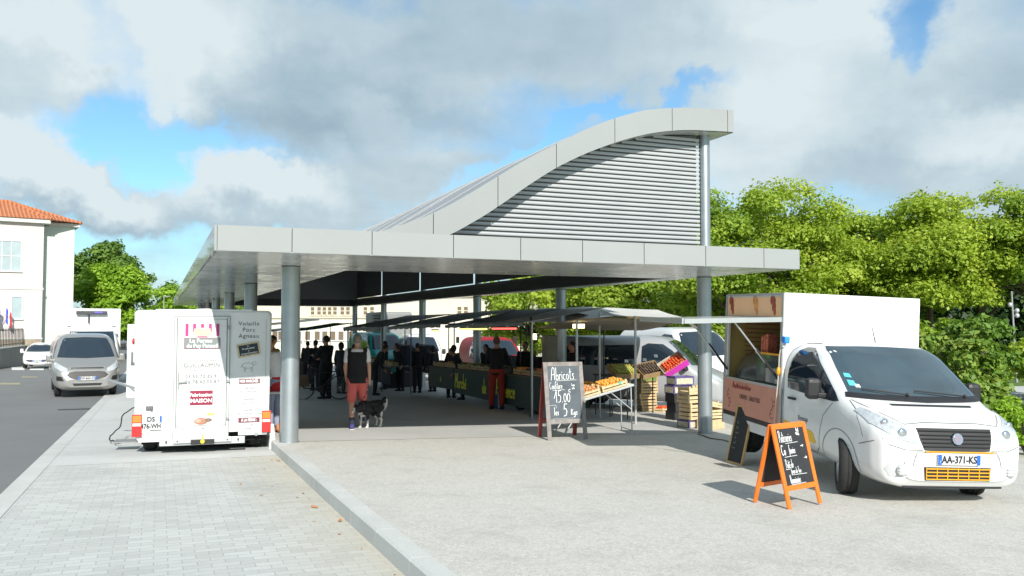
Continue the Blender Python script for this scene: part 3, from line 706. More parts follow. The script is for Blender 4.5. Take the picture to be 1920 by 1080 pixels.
class Body:
    def __init__(s,name,spec,mats,parent,nx=80,n=64):
        s.spec=spec; top,bot,half=spec['top'],spec['bot'],spec['half']; x1=top[0][0]; x0=top[-1][0]; s.x0,s.x1=x0,x1
        xs=[]; 
        for i in range(nx+1):
            a=i/nx; e=.5-.5*math.cos(math.pi*a); xs.append(x1+(x0-x1)*(.45*a+.55*e))
        H=max(p[1] for p in top); belt=spec.get('belt',1.0); k=spec.get('k',.15); ex=spec.get('n',5); ss=spec.get('s',.05)
        rings=[]
        for x in xs:
            zt=soft(top,x,ss); zb=soft(bot,x,.03); yh=soft(half,x,.04); mid=(zt+zb)/2; hh=(zt-zb)/2; r=[]
            for j in range(n):
                th=2*math.pi*(j+.5)/n; c,s_=math.cos(th),math.sin(th)
                y=math.copysign(abs(c)**(2/ex),c)*yh; z=mid+math.copysign(abs(s_)**(2/ex),s_)*hh
                if z>belt: y*=1-k*((z-belt)/(H-belt))**1.3
                else: y*=1-spec.get('tuck',.05)*((belt-z)/belt)**2
                r.append((x,y,z))
            rings.append(r)
        mb=MB().loft(rings); o=mb.build(name,mats,parent); s.o=o
        bm=bmesh.new(); bm.from_mesh(o.data); s.bvh=BVHTree.FromBMesh(bm); bm.free()
        s.parent=parent
    def arches(s,centers,r,depth=.36):
        for (x,z) in centers:
            for sg in(-1,1):
                yh=soft(s.spec['half'],x)
                cu=MB().cyl((x,sg*(yh-depth),z),(x,sg*(yh+.2),z),r,n=36,mi=1,smooth=False).build('cutter',s.o.data.materials[:])
                m=s.o.modifiers.new('b','BOOLEAN'); m.operation='DIFFERENCE'; m.object=cu; m.solver='EXACT'
                bake(s.o); bpy.data.objects.remove(cu)
        return s
    def cast(s,kind,a,b):
        if kind=='front': o=Vector((6,a,b)); d=Vector((-1,0,0))
        elif kind=='back': o=Vector((-12,a,b)); d=Vector((1,0,0))
        elif kind=='L': o=Vector((a,4,b)); d=Vector((0,-1,0))
        elif kind=='R': o=Vector((a,-4,b)); d=Vector((0,1,0))
        else: o=Vector((a,b,5)); d=Vector((0,0,-1))
        h=s.bvh.ray_cast(o,d)
        if h[0] is None: return None
        n=h[1]; 
        if n.dot(d)>0: n=-n
        return h[0],n
    def patch(s,name,kind,poly,mat,off=.005,h=.05,parent=None,th=.006,mb=None,mi=0,build=True):
        P=[]; k=len(poly)
        for i in range(k):
            a=Vector(poly[i]); b=Vector(poly[(i+1)%k]); m=max(1,int((b-a).length/h))
            for j in range(m): P.append(a.lerp(b,j/m))
        E=[(i,(i+1)%len(P)) for i in range(len(P))]
        xs=[p.x for p in P]; ys=[p.y for p in P]; G_=[]
        x=min(xs)+h*.5
        while x<max(xs):
            y=min(ys)+h*.5
            while y<max(ys): G_.append(Vector((x,y))); y+=h
            x+=h
        v,e,f,*_=delaunay_2d_cdt(P+G_,E,[],1,1e-5)
        V=[];N_=[]
        for p in v:
            c=s.cast(kind,p.x,p.y)
            if c is None:
                # slide towards the polygon centre until the body is met
                cx=sum(xs)/len(xs); cy=sum(ys)/len(ys)
                for t in (.03,.06,.1,.2,.35,.5,.8):
                    c=s.cast(kind,p.x+(cx-p.x)*t,p.y+(cy-p.y)*t)
                    if c: break
            if c is None: c=(Vector((0,0,0)),Vector((0,0,1)))
            V.append(c[0]+c[1]*off); N_.append(c[1])
        own=mb is None
        if own: mb=MB()
        mb.add(V,[tuple(q) for q in f],mi,True)
        if th:
            # rim down into the body so that the pane has an edge
            o_=len(V); 
            cnt={}
            for q in f:
                for a,b in zip(q,list(q[1:])+[q[0]]): cnt[(a,b)]=1
            rim=[(a,b) for (a,b) in cnt if (b,a) not in cnt]
            vs=[];fs=[]
            for a,b in rim:
                i=len(vs); vs+=[V[a],V[b],V[b]-N_[b]*(off+th),V[a]-N_[a]*(off+th)]; fs.append((i,i+3,i+2,i+1))
            mb.add(vs,fs,mi)
        if own: return mb.build(name,mat,parent or s.parent,fix=False)
        return mb
    def line(s,mb,kind,pts,w_=.008,off=.003,mi=0):
        """thin joint line following the body"""
        pts=[Vector(p) for p in pts]
        seg=[]
        for a,b in zip(pts,pts[1:]):
            m=max(1,int((b-a).length/.06))
            for j in range(m): seg.append(a.lerp(b,j/m))
        seg.append(pts[-1]); Q=[]
        for i,p in enumerate(seg):
            d=(seg[min(i+1,len(seg)-1)]-seg[max(i-1,0)]).normalized(); nrm=Vector((-d.y,d.x))*w_/2
            for q in(p+nrm,p-nrm):
                c=s.cast(kind,q.x,q.y); Q.append(c[0]+c[1]*off if c else None)
        for i in range(len(seg)-1):
            q=[Q[2*i],Q[2*i+1],Q[2*i+3],Q[2*i+2]]
            if all(q): mb.add(q,[(0,1,2,3)],mi)
def wheel(parent,x,y,r,w_=.2,steer=0,hub=rimm,side=1):
    e=MB(); h=w_/2
    prof=[(r*.62,-h*.8),(r*.8,-h),(r*.94,-h*.92),(r,-h*.6),(r,-h*.25),(r*.985,-h*.22),(r*.985,-h*.15),(r,-h*.12),(r,h*.12),(r*.985,h*.15),(r*.985,h*.22),(r,h*.25),(r,h*.6),(r*.94,h*.92),(r*.8,h),(r*.62,h*.8)]
    e.lathe(prof,axis='Y',n=36)
    o=e.build('wheel',rubber,parent,(x,y,r),(0,0,steer))
    q=MB(); q.lathe([(0,side*h*.55),(r*.16,side*h*.6),(r*.2,side*h*.45),(r*.5,side*h*.35),(r*.58,side*h*.75),(r*.64,side*h*.85)],axis='Y',n=30)
    for i in range(8):
        a=2*math.pi*i/8; q.ball((math.cos(a)*r*.36,side*h*.5,math.sin(a)*r*.36),(r*.055,.01,r*.055),6,4)
    q.build('rim',hub,o); return o
def plate(parent,o,u,v,w_,h_,txt,two=False,name='number_plate'):
    o=Vector(o);u=Vector(u).normalized();v=Vector(v).normalized();n=u.cross(v)
    mb=MB(); m=Matrix((u,n,v)).transposed().to_4x4()
    mb.box(o,(w_,.012,h_),mat=m,mi=0)
    b=w_*.09
    for sx_ in(-1,1): mb.box(o+u*sx_*(w_/2-b/2)+n*.004+(v*h_*.24 if two else v*0),(b*.96,.008,h_*(.46 if two else .96)),mat=m,mi=1)
    for sx_,c in((-1,'F'),(1,'64' if not two else '87')): pass
    p=mb.build(name,[platew,plateb],parent)
    if txt:
        if two:
            text('plate_lettering',txt[0],h_*.46,o+u*0+v*h_*.24+n*.012,u,v,ink,p,sx=.95,bold=.002); text('plate_lettering',txt[1],h_*.46,o-v*h_*.24+n*.012,u,v,ink,p,sx=.80,bold=.002)
        else: text('plate_lettering',txt,h_*.98,o+n*.006-v*h_*.0,u,v,ink,p,sx=.82,bold=.002)
        text('country_letter','F',h_*(.18 if two else .35),o-u*(w_/2-b/2)+v*h_*(.1 if two else -.22)+n*.009,u,v,platew,p)
    return p
def mirror(parent,x,y,z,sg,mat=black,s=1):
    mb=MB(); mb.box((x-.02,y+sg*.12*s,z+.02),(.11*s,.18*s,.24*s),bev=.05*s); mb.box((x+.02,y+sg*.03,z-.05),(.06,.12,.06),bev=.015)
    o=mb.build('mirror',mat,parent); 
    g_=MB().box((x-.078*s,y+sg*.12*s,z+.02),(.006,.14*s,.19*s),mi=0).build('mirror_glass',glass,o); return o
def mirror_y(poly): return [(-a,b) for a,b in poly]
# ============================================================ WHITE FOOD TRUCK (hero)
VH=R(8.0)  # heading: towards the camera, slightly right
vx,vy=4.41,9.50
vz=plat(vx,vy)
# local +X = forward; forward direction in world = (sin8,-cos8)
vrot=math.atan2(-math.cos(VH),math.sin(VH))
roll=R(-2.2)
truck=empty('food_truck',(vx,vy,vz),rot=(-0,0,vrot),label='white food truck with box body, open side hatch and pink lower panels',cat='food truck')
truck.rotation_euler=(Matrix.Rotation(vrot,3,'Z')@Matrix.Rotation(roll,3,'X')@Matrix.Rotation(R(1.2),3,'Y')).to_euler()
spec=dict(top=[(.80,.46),(.79,.62),(.755,.76),(.69,.85),(.58,.91),(.42,.985),(.20,1.055),(.05,1.13),(-.30,1.38),(-.58,1.575),(-.78,1.635),(-1.1,1.66),(-1.50,1.665)],
          bot=[(.80,.30),(.72,.20),(.5,.19),(-1.5,.26)],half=[(.80,.54),(.775,.68),(.71,.775),(.58,.83),(.35,.86),(0,.87),(-1.5,.87)],belt=1.0,k=.085,n=5,tuck=.045,s=.045)
fb_=Body('cab_body',spec,[paintw,under],truck,nx=110,n=84)
fb_.arches([(0,.31)],.37)
# windscreen, cowl, wipers
ws=[(-.76,1.085),(-.4,1.075),(0,1.07),(.4,1.075),(.76,1.085),(.715,1.35),(.675,1.53),(.64,1.575),(.3,1.588),(0,1.592),(-.3,1.588),(-.64,1.575),(-.675,1.53),(-.715,1.35)]
wsc=fb_.patch('windscreen','front',ws,M('windscreen_glass',(.035,.06,.075),.03,0,.35,1.6,coat=1,spec=.9),.006)
cw=fb_.patch('cowl','front',[(-.80,1.05),(0,1.03),(.80,1.05),(.78,1.10),(.5,1.088),(0,1.082),(-.5,1.088),(-.78,1.10)],black,.009)
def wiper(y0,z0,y1,z1):
    mb=MB(); p=[]
    for t in [i/6 for i in range(7)]:
        c=fb_.cast('front',y0+(y1-y0)*t,z0+(z1-z0)*t); p.append(c[0]+c[1]*.022)
    mb.tube(p,.007,5); mb.ball(p[0],(.02,.02,.02),8,6); mb.build('wiper',black,truck)
wiper(.55,1.085,-.02,1.125); wiper(-.15,1.085,-.62,1.13)
def tri(kind,name,poly,mat,off=.006,**k): return fb_.patch(name,kind,poly,mat,off,**k)
# stickers inside the screen corner (passenger side = picture left)
st=MB(); cy=M('sticker_cyan',(.1,.5,.55),.5,0,0); whs=M('sticker_white',(.7,.74,.74),.5,0,0)
fb_.patch('s','front',[(-.71,1.165),(-.64,1.16),(-.64,1.215),(-.70,1.22)],cy,.011,mb=st); fb_.patch('s','front',[(-.70,1.25),(-.635,1.245),(-.635,1.285),(-.69,1.29)],cy,.011,mb=st)
st.build('sticker',cy,truck,fix=False)
sb=MB(); fb_.patch('s','front',[(-.66,1.15),(-.61,1.148),(-.61,1.178),(-.65,1.18)],whs,.013,mb=sb); sb.build('sticker',whs,truck,fix=False)
# nothing modelled behind the opaque screen; its bluish colour stands in for reflected sky
# side windows
sw=[(-1.22,1.03),(-1.24,1.22),(-1.20,1.40),(-1.12,1.50),(-1.0,1.545),(-.84,1.55),(-.70,1.48),(-.40,1.28),(-.12,1.085),(-.02,1.0),(-.10,.985),(-.5,.99)]
for kd in('L','R'): fb_.patch('side_window',kd,sw,glass,.005)
for kd in('L','R'): wf=MB(); fb_.line(wf,kd,[(-.46,.99),(-.46,1.30)],.035,.011); wf.build('window_pillar',black,truck,fix=False)
sm=MB()
for kd in('L','R'):
    fb_.line(sm,kd,[(-1.32,.34),(-1.33,1.0),(-1.34,1.32),(-1.28,1.50),(-1.12,1.59),(-.86,1.60)],.010)
    fb_.line(sm,kd,[(-1.32,.33),(-.62,.33),(-.45,.42),(-.40,.62),(-.33,.80),(-.12,.97)],.008)
    fb_.line(sm,kd,[(.46,.68),(.40,.80),(.28,.93),(.10,1.02)],.006)
fb_.line(sm,'front',[(-.52,.845),(-.30,.865),(.3,.865),(.52,.845)],.008)
fb_.line(sm,'front',[(-.52,.845),(-.66,.93),(-.78,1.03)],.008); fb_.line(sm,'front',[(.52,.845),(.66,.93),(.78,1.03)],.008)
fb_.line(sm,'front',[(-.72,.645),(-.56,.60),(-.38,.60)],.010); fb_.line(sm,'front',[(.72,.645),(.56,.60),(.38,.60)],.010)
sm.build('panel_joints',seam,truck,fix=False)
# slot in the bonnet top
sl=MB(); fb_.patch('s','front',[(-.46,1.0),(.46,1.0),(.47,1.012),(-.47,1.012)],black,.008,mb=sl); sl.build('bonnet_slot',black,truck,fix=False)
# headlamps
hl=[(-.42,.655),(-.56,.685),(-.72,.755),(-.805,.83),(-.82,.93),(-.77,.965),(-.65,.885),(-.49,.80)]
for q in(hl,mirror_y(hl)):
    o=fb_.patch('headlight','front',q,lampg,.010,h=.035)
    sg=-1 if q is hl else 1
    mb=MB()
    for (y,z,r_) in((.58,.76,.05),(.70,.845,.04)):
        c=fb_.cast('front',sg*y,z); mb.ball(c[0]+c[1]*.006,(.022,r_,r_),14,10)
    mb.build('lamp_reflector',chrome,o)
# grille
gr=fb_.patch('grille','front',[(-.36,.60),(-.395,.70),(-.415,.815),(.415,.815),(.395,.70),(.36,.60),(0,.592)],black,.008)
gs=MB()
for z in(.638,.675,.712,.749,.786):
    a=.365+(z-.638)*.25; p=[]
    for i in range(13):
        y=-a+2*a*i/12; c=fb_.cast('front',y,z); p.append(c[0]+c[1]*.016)
    for p0,p1 in zip(p,p[1:]): gs.bar(p0,p1,.016,.008)
gs.build('grille_bar',M('grille_bar',(.025,.025,.027),.35,.2,0),gr)
c=fb_.cast('front',0,.715); eb=MB(); mt=Vector((1,0,.18)).normalized()
eb.cyl(c[0]+mt*.01,c[0]+mt*.04,.062,.058,24); em=eb.build('emblem',chrome,gr)
eb=MB().cyl(c[0]+mt*.03,c[0]+mt*.043,.045,.043,20); eb.build('emblem_disc',M('emblem_disc',(.35,.3,.36),.3,.5,0),em)
# bumper details
fb_.patch('number_plate_recess','front',[(-.28,.455),(.28,.455),(.28,.575),(-.28,.575)],paintw,.004)
pc=fb_.cast('front',0,.515)[0].x+.022
plate(truck,(pc,.0,.515),(0,1,0),(0,0,1),.47,.105,'AA-371-KS')
lg=fb_.patch('lower_grille','front',[(-.36,.30),(-.37,.435),(.37,.435),(.36,.30)],black,.006)
orange=M('orange_paint',(.78,.36,.02),.4,0,.08,10)
ob_=MB()
def fstrip(mb,y0,z0,y1,z1,t=.010,o=.016,n=8):
    p=[]
    for i in range(n+1):
        c=fb_.cast('front',y0+(y1-y0)*i/n,z0+(z1-z0)*i/n); p.append(c[0]+c[1]*o)
    for a,b in zip(p,p[1:]): mb.bar(a,b,t,t)
for z in(.315,.35,.385,.42): fstrip(ob_,-.355,z,.355,z,.011)
for y in[-.35+.70*i/6 for i in range(7)]: fstrip(ob_,y,.31,y,.43,.008,.014,2)
ob_.build('grille_mesh',orange,lg)
og=MB(); fstrip(og,-.36,.588,.40,.588,.012,.012); og.build('orange_trim',orange,truck)
for sg in(-1,1):
    q=[(sg*.48,.33),(sg*.46,.43),(sg*.54,.46),(sg*.72,.46),(sg*.75,.40),(sg*.71,.33)]
    fr=fb_.patch('fog_lamp_recess','front',q,M('bumper_grey',(.50,.51,.51),.5,0,0),.005)
    c=fb_.cast('front',sg*.60,.395); mb=MB().ball(c[0],(.03,.06,.06),16,10)
    mb.build('fog_lamp',lampg,fr); mb=MB()
    for dz in(-.03,0,.03): mb.bar(c[0]+Vector((.03,-.05,dz)),c[0]+Vector((.03,.05,dz)),.008,.008)
    mb.build('fog_lamp_bar',M('bar_grey',(.6,.6,.6),.4,0,0),fr)
bl=MB(); fstrip(bl,-.55,.225,.55,.225,.02,.004,12); bl.build('bumper_lip',black,truck)
for x,y in((0,-.745),(0,.745)): wheel(truck,x,y,.315,.215,R(-24),side=-1 if y<0 else 1)
for y in(-.74,.80): wheel(truck,-2.6,y,.315,.215,0,side=-1 if y<0 else 1)
mirror(truck,-.32,-.87,1.08,-1); mirror(truck,-.32,.87,1.08,1)
for sg in(-1,1):
    dh=MB(); dh.bar((-1.14,sg*.89,.915),(-.98,sg*.89,.915),.03,.028)
    dh.build('door_handle',black,truck)
aer=MB().cyl((-.85,.06,1.64),(-.93,.06,1.82),.007,.004,6); aer.build('aerial',black,truck)
# yellow side stripe and lettering behind the wheel
yel=M('yellow_film',(.80,.48,.03),.4,0,0)
fb_.patch('yellow_stripe','R',[(-1.32,.50),(-.58,.44),(-.52,.46),(-.56,.56),(-.62,.585),(-1.32,.625)],yel,.005)
yo=fb_.cast('R',-.86,.67)
text('door_lettering','Rentap',.085,(-.80,yo[0].y-.004,.70),(1,0,0),(0,0,1),M('grey_ink',(.2,.2,.2),.6,0,0),truck,sx=1.0)
for kd in('L','R'): arl=MB(); fb_.line(arl,kd,[(.385*math.cos(R(a)),.31+.385*math.sin(R(a))) for a in range(-8,190,9)],.012,.004); arl.build('arch_lip',M('arch_lip_grey',(.30,.30,.30),.5,0,0),truck,fix=False)
for kd in('L','R'): sil=MB(); fb_.line(sil,kd,[(-1.34,.325),(-.42,.325)],.05,.004); sil.build('sill',M('sill_grey',(.40,.40,.40),.5,0,0),truck,fix=False)
bls=MB(); fb_.line(bls,'front',[(-.50,.40),(-.47,.52),(-.44,.585),(.44,.585),(.47,.52),(.50,.40)],.009); fb_.line(bls,'R',[(.40,.60),(.60,.66),(.70,.70)],.009)
fb_.line(bls,'L',[(.40,.60),(.60,.66),(.70,.70)],.009); bls.build('bumper_joint',seam,truck,fix=False)
# ---- box body
B0,B1=-1.36,-3.22     # front and rear of the box (x)
BW=.875; BR=.97; ZT=2.215
bx=MB()
bx.bx(B0-.03,B0,-BW,BR,1.0,ZT,0)                      # front wall above the cab
bx.bx(B1,B1+.03,-BW,BR,.34,ZT,0)                       # rear wall
bx.bx(B1+.031,B0-.031,BR-.03,BR,.34,ZT,0)              # far side wall
bx.bx(B1+.031,B0-.031,-BW+.001,BR-.031,ZT-.03,ZT-.001,0)         # roof
bx.bx(B1+.031,B0-.031,-BW+.031,BR-.031,.34,.37,0)      # floor
bx.bx(B1+.031,B0-.031,-BW,-BW+.03,1.86,ZT-.031,0)      # header above the hatch
bx.bx(B1+.031,B1+.09,-BW,-BW+.03,.99,1.859,0); bx.bx(B0-.09,B0-.031,-BW,-BW+.03,.99,1.859,0)

box=bx.build('box_body',paintw,truck)
pink=M('pink_panel',(.56,.26,.19),.5,0,.06,5)
lp=MB(); lp.bx(B1+.031,B0-.031,-BW-.012,-BW+.018,.53,.985); low=lp.build('lower_side_panel',pink,truck)
sk=MB(); sk.bx(B1+.03,B0-.03,-BW-.016,-BW+.02,.34,.47); sk.build('side_skirt',paintw,truck)
rr_=MB(); rr_.bx(B1+.03,B0-.03,-BW-.02,-BW-.0,.475,.525); rr_.build('rubbing_strip',black,truck)
al=M('aluminium_trim',(.55,.57,.58),.35,.8,.05)
tr=MB()
for x in(B1+.015,B0-.015): tr.bx(x-.022,x+.022,-BW-.018,-BW-.002,.34,ZT-.005)
tr.bx(B1+.04,B0-.04,-BW-.02,-BW-.002,.986,1.02); tr.bx(B1+.04,B0-.04,-BW-.02,-BW-.002,1.84,1.875); tr.bx(B1+.04,B0-.04,-BW-.016,-BW-.002,ZT-.03,ZT-.004)
tr.build('edge_trim',al,truck)
# header picture band: plain warm panel with three hanging sausage-and-ham shapes
hb=MB(); hb.bx(B1+.06,B0-.06,-BW-.010,-BW-.001,1.905,ZT-.05); hdr=hb.build('header_panel',M('header_film',(.72,.42,.22),.45,0,.12,2),truck)
hm=M('cured_meat',(.30,.05,.02),.5,0,.35,14); hm2=M('golden_meat',(.55,.22,.05),.5,0,.3,14)
mb=MB()
for cx,mt_ in((B1+.20,0),(B1+1.02,1),(B0-.30,0)):
    mb=MB()
    for j,(dx,dz,rx_,rz_) in enumerate(((0,.05,.07,.06),(.02,-.02,.06,.075),(.05,-.09,.035,.05),(-.05,.06,.04,.06))):
        mb.ball((cx+dx,-BW-.010,2.06+dz),(rx_,.010,rz_),14,8,mi=mt_)
    mb.build('food_picture',[hm,hm2],hdr)
# lettering on the pink panel
rdi=M('dark_red_ink',(.30,.06,.05),.6,0,0); bri=M('brown_ink',(.12,.07,.05),.6,0,0)
mb=MB(); hand(mb,'Mes petites bouchees bretonnes',(B1+.35,-BW-.014,.885),(1,0,0),(0,0,1),.075,.011,ws=.66,slant=.25); mb.build('panel_lettering',rdi,low)
text('panel_lettering','CREPES   GALETTES',.085,((B0+B1)/2,-BW-.014,.775),(1,0,0),(0,0,1),bri,low,sx=.9)
mb=MB()
for (x,s_) in((B1+.2,1),(B0-.25,-1)):
    mb=MB()
    mb.tube([(x+math.sin(a*1.3)*.05*s_,-BW-.013,.58+a*.055) for a in range(6)],.004,4)
    for a in range(5): mb.ball((x+math.sin(a*1.3)*.05*s_+.03,-BW-.013,.60+a*.055),(.022,.002,.011),8,4)
    mb.build('sprig_drawing',rdi,low)
# interior
ivm=M('interior_white',(.25,.25,.24),.6,0,.05)
menu=MB(); menu.bx(B1+.05,B0-.05,BR-.05,BR-.032,1.0,2.15); mn=menu.build('menu_wall',M('menu_film',(.30,.20,.10),.6,0,.25,1.3),truck)
mp=MB(); mp.bx(B1+.9,B0-.08,BR-.056,BR-.051,1.0,2.15); mp.build('menu_wall_side',M('menu_film_plum',(.16,.07,.08),.6,0,.3,1.5),mn)
mr_=MB(); mr_.bx(B1+.031,B1+.045,-BW+.04,BR-.06,1.0,2.1); mr=mr_.build('menu_board',M('menu_yellow',(.34,.25,.08),.6,0,.2,2),truck)
for j in range(11):
    for k_,(a,b) in enumerate(((-.75,-.1),(.05,.7))):
        pass
ml=MB()
for j in range(12):
    for x0_,x1_ in((B1+.2,B1+.75),(B1+1.0,B1+1.65)):
        L_=rnd.uniform(.5,1)
        ml.bx(x0_,x0_+(x1_-x0_)*L_,BR-.062,BR-.057,1.25+j*.065,1.268+j*.065)
ml.build('menu_lines',rdi,mn)
text('menu_title','Glaces',.12,(B1+1.3,BR-.064,2.06),(1,0,0),(0,0,1),bri,mn)
ml=MB()
for j in range(12):
    L_=rnd.uniform(.4,1); ml.bx(B1+.046,B1+.05,-.6,-.6+.9*L_,1.2+j*.065,1.215+j*.065)
ml.build('menu_lines',rdi,mr)
ct=MB(); ct.bx(B1+.06,B0-.06,-BW+.035,-BW+.33,.95,.985); ct.build('counter_top',black,truck)
sc_=MB(); sc_.bx(B1+.9,B0-.12,-BW+.10,-BW+.55,.99,1.02); sc_.bx(B1+.9,B0-.12,-BW+.52,-BW+.55,1.02,1.42)
for x in(B1+.9,B0-.13): sc_.bx(x-.01,x+.01,-BW+.10,-BW+.55,1.02,1.42)
sc_.bx(B1+.92,B0-.14,-BW+.12,-BW+.5,1.2,1.21)
dsp=sc_.build('display_case',ivm,truck)
gl2=M('case_glass',(.07,.10,.10),.05,0,0,coat=1); g3=MB(); g3.bx(B1+.9,B0-.12,-BW+.085,-BW+.092,1.02,1.40); g3.build('case_glass',gl2,dsp)
oo=MB(); oo.bx(B1+.88,B0-.10,-BW+.07,-BW+.10,1.40,1.425); oo.build('orange_edge',orange,dsp)
cv=MB(); cv.sheet(lambda a,b: Vector((B1+.12+.7*a,-BW+.12+.42*(1-math.cos(b*math.pi/2)),1.0+.42*math.sin(b*math.pi/2))),4,10,thick=.012); cv.build('curved_case',M('steel_case',(.35,.37,.38),.2,.8,.1),truck)
bg_=MB()
for k_ in range(3): bg_.box((B1+.95+k_*.07,-BW+.2,1.5+.02*k_),(.05,.14,.26),rz=.1*k_)
bg_.build('paper_bag',M('paper_bag_stripe',(.55,.16,.10),.7,0,.4,25),truck)
ck=MB()
for k_ in range(9): ck.ball((B1+1.0+.1*k_,-BW+.2,1.24+.0),(.045,.045,.02),8,5)
for k_ in range(9): ck.ball((B1+1.0+.1*k_,-BW+.24,1.04),(.045,.045,.025),8,5)
ck.build('pastries',M('pastry',(.6,.38,.15),.6,0,.3,30),dsp)
# hatch: raised flat flap with struts
hf=MB(); hf.box(((B0+B1)/2,-BW-.655,1.84),(B0-B1-.04,1.30,.035),mat=Matrix.Rotation(R(3.2),4,'X'),bev=.01); hat=hf.build('hatch_flap',paintw,truck)
hh_=MB(); hh_.bx(B1+.02,B0-.02,-BW-1.33,-BW-1.306,1.765,1.835); hh_.bar((B0-.02,-BW-1.30,1.80),(B0-.02,-BW-.02,1.873),.02,.06); hh_.build('flap_frame',al,hat)
for x in(B1+.10,B0-.12):
  ms_=MB(); ms_.cyl((x,-BW-.005,1.12),(x,-BW-.62,1.835),.012,n=8); ms_.cyl((x,-BW-.005,1.12),(x,-BW-.30,1.48),.018,n=8,mi=1)
  ms_.build('gas_strut',[al,black],truck)
# blue socket with hanging switch cable near the box corner
so_=MB(); so_.box((B0+.06,-BW-.0,1.62),(.11,.07,.09),bev=.015); sck=so_.build('power_socket',M('socket_blue',(.03,.25,.75),.4,0,0),truck)
so_=MB(); so_.box((B0+.02,-BW-.01,1.56),(.07,.05,.07),bev=.01); so_.build('socket_plug',M('plug_grey',(.6,.62,.62),.5,0,0),sck)
cbp=[(B0-.0,-BW-.03,1.53),(B0-.03,-BW-.035,1.4),(B0-.03,-BW-.035,1.26)]
so_=MB(); so_.tube(cbp,.007,6); so_.tube([(B0-.035,-BW-.035,1.18),(B0-.07,-BW-.04,.8),(B0-.09,-BW-.04,.5),(B0-.08,-BW-.05,.3)],.007,6); so_.build('cable',M('pale_cable',(.55,.5,.42),.6,0,0),sck)
so_=MB(); so_.ball((B0-.035,-BW-.035,1.22),(.028,.028,.055),10,8); so_.build('orange_switch',orange,sck)

# ============================================================ LETTERED TRAILER
TW=2.02; 
trz=YAW  # aligned with the hall: local x = across, y = away
p0=G(262,852,park); p1=G(500,838,park)
tc_=Vector((-4.79,13.22,0)); tz_=park(tc_.x,tc_.y)
trl=empty('food_trailer',(tc_.x,tc_.y,tz_),trz*.82,'white market trailer with farm lettering and a pink gingham logo on its rear door','trailer')
cream=M('trailer_white',(.62,.64,.64),.38,0,.09,1.3,coat=.3)
def rr(w_,z0,z1,r_,n=6):
    pts=[(-w_+.03,z0)];
    for i in range(n+1): a=math.pi-math.pi/2*i/n; pts.append((-w_+r_+math.cos(a)*r_+.0,z1-r_+math.sin(a)*r_))
    for i in range(n+1): a=math.pi/2-math.pi/2*i/n; pts.append((w_-r_+math.cos(a)*r_,z1-r_+math.sin(a)*r_))
    pts.append((w_-.03,z0)); return pts
hw=TW/2; zb_,zt_=.30,2.20
rings=[]
for (y,sh) in((0,.03),(.03,.0),(3.9,0),(3.93,.03)):
    rings.append([Vector((x*(1-sh),y,z if z<1 else z-sh)) for x,z in rr(hw,zb_,zt_,.07)])
# right side has a serving opening: keep shell closed but hollow look is hidden from here
mb=MB().loft(rings,smooth=False); tb=mb.build('trailer_body',cream,trl,bev=.008)
# lower tapered skirt
mb=MB()
mb.prism([(-hw+.03,.30),(-hw+.10,.19),(-.44,.19),(-.44,.30)],(0,.0,0),(1,0,0),(0,0,1),-.05); mb.build('lower_valance',cream,trl); mb=MB(); mb.prism([(.52,.30),(.52,.24),(hw-.06,.24),(hw-.03,.30)],(0,0,0),(1,0,0),(0,0,1),-.05)
mb.build('lower_valance',cream,trl)
MB().bx(-hw+.03,-hw+.26,-.022,.0,.32,2.02,bev=.012).build('corner_post',cream,trl); MB().bx(hw-.24,hw-.03,-.0035,.0,.32,2.02).build('corner_post',cream,trl)
# door with frame
dx0,dx1=-.42,.36
dr=MB(); dr.bx(dx0+.03,dx1-.03,-.035,-.001,.42,2.06,bev=.006); door=dr.build('door',cream,trl)
fr=MB(); fgrey=M('door_frame_grey',(.56,.60,.58),.45,.2,.05)
fr.bx(dx0-.01,dx0+.025,-.03,-.002,.20,2.10); fr.bx(dx1-.025,dx1+.01,-.03,-.002,.20,2.10); fr.bx(dx0+.026,dx1-.026,-.03,-.002,2.066,2.10); fr.bx(dx0+.026,dx1-.026,-.03,-.002,.385,.415)
fr.bx(dx0+.026,dx1-.026,-.02,-.002,.20,.38); fr.build('door_frame',fgrey,trl)
jl=MB(); jl.bx(dx0-.018,dx0-.010,-.026,-.001,.20,2.11); jl.bx(dx1+.010,dx1+.018,-.026,-.001,.20,2.11); jl.bx(dx0+.020,dx0+.029,-.039,-.002,.39,2.08); jl.bx(dx1-.029,dx1-.02,-.039,-.002,.39,2.08); jl.bx(dx0-.01,dx1+.01,-.032,-.001,2.10,2.107); jl.bx(dx1+.56,dx1+.564,-.006,-.001,.32,2.06)
jl.build('door_seal',seam,trl)
mb=MB()
for z in(1.93,1.10,.52): mb.box((dx1-.0,-.045,z),(.05,.03,.05),bev=.008)
mb.build('door_hinge',M('hinge_grey',(.3,.31,.31),.5,.4,0),door)
mb=MB(); mb.box((dx0+.055,-.045,1.12),(.022,.03,.26),bev=.006); mb.bar((dx0+.06,-.07,1.09),(dx0+.17,-.07,1.10),.02,.02); mb.build('door_handle',M('hinge_grey2',(.35,.36,.36),.5,.4,0),door)
mb=MB(); mb.ball((.0,-.02,.38),(.02,.02,.02),8,6); mb.build('door_knob',al,door)
U=(1,0,0);V=(0,0,1)
def onT(x,z,d=-.041): return (x,d,z)
pinkm=M('logo_pink',(.45,.03,.2),.5,0,0); pale=M('logo_straw',(.72,.62,.36),.6,0,.1,10); gry=M('logo_grey',(.19,.22,.215),.5,0,0); whi=M('letter_white',(.78,.8,.79),.5,0,0)
maro=M('maroon_film',(.25,.01,.045),.5,0,0); lgi=M('light_grey_ink',(.13,.135,.15),.6,0,0); dgi=M('dark_grey_ink',(.08,.085,.1),.6,0,0)
cx=(dx0+dx1)/2
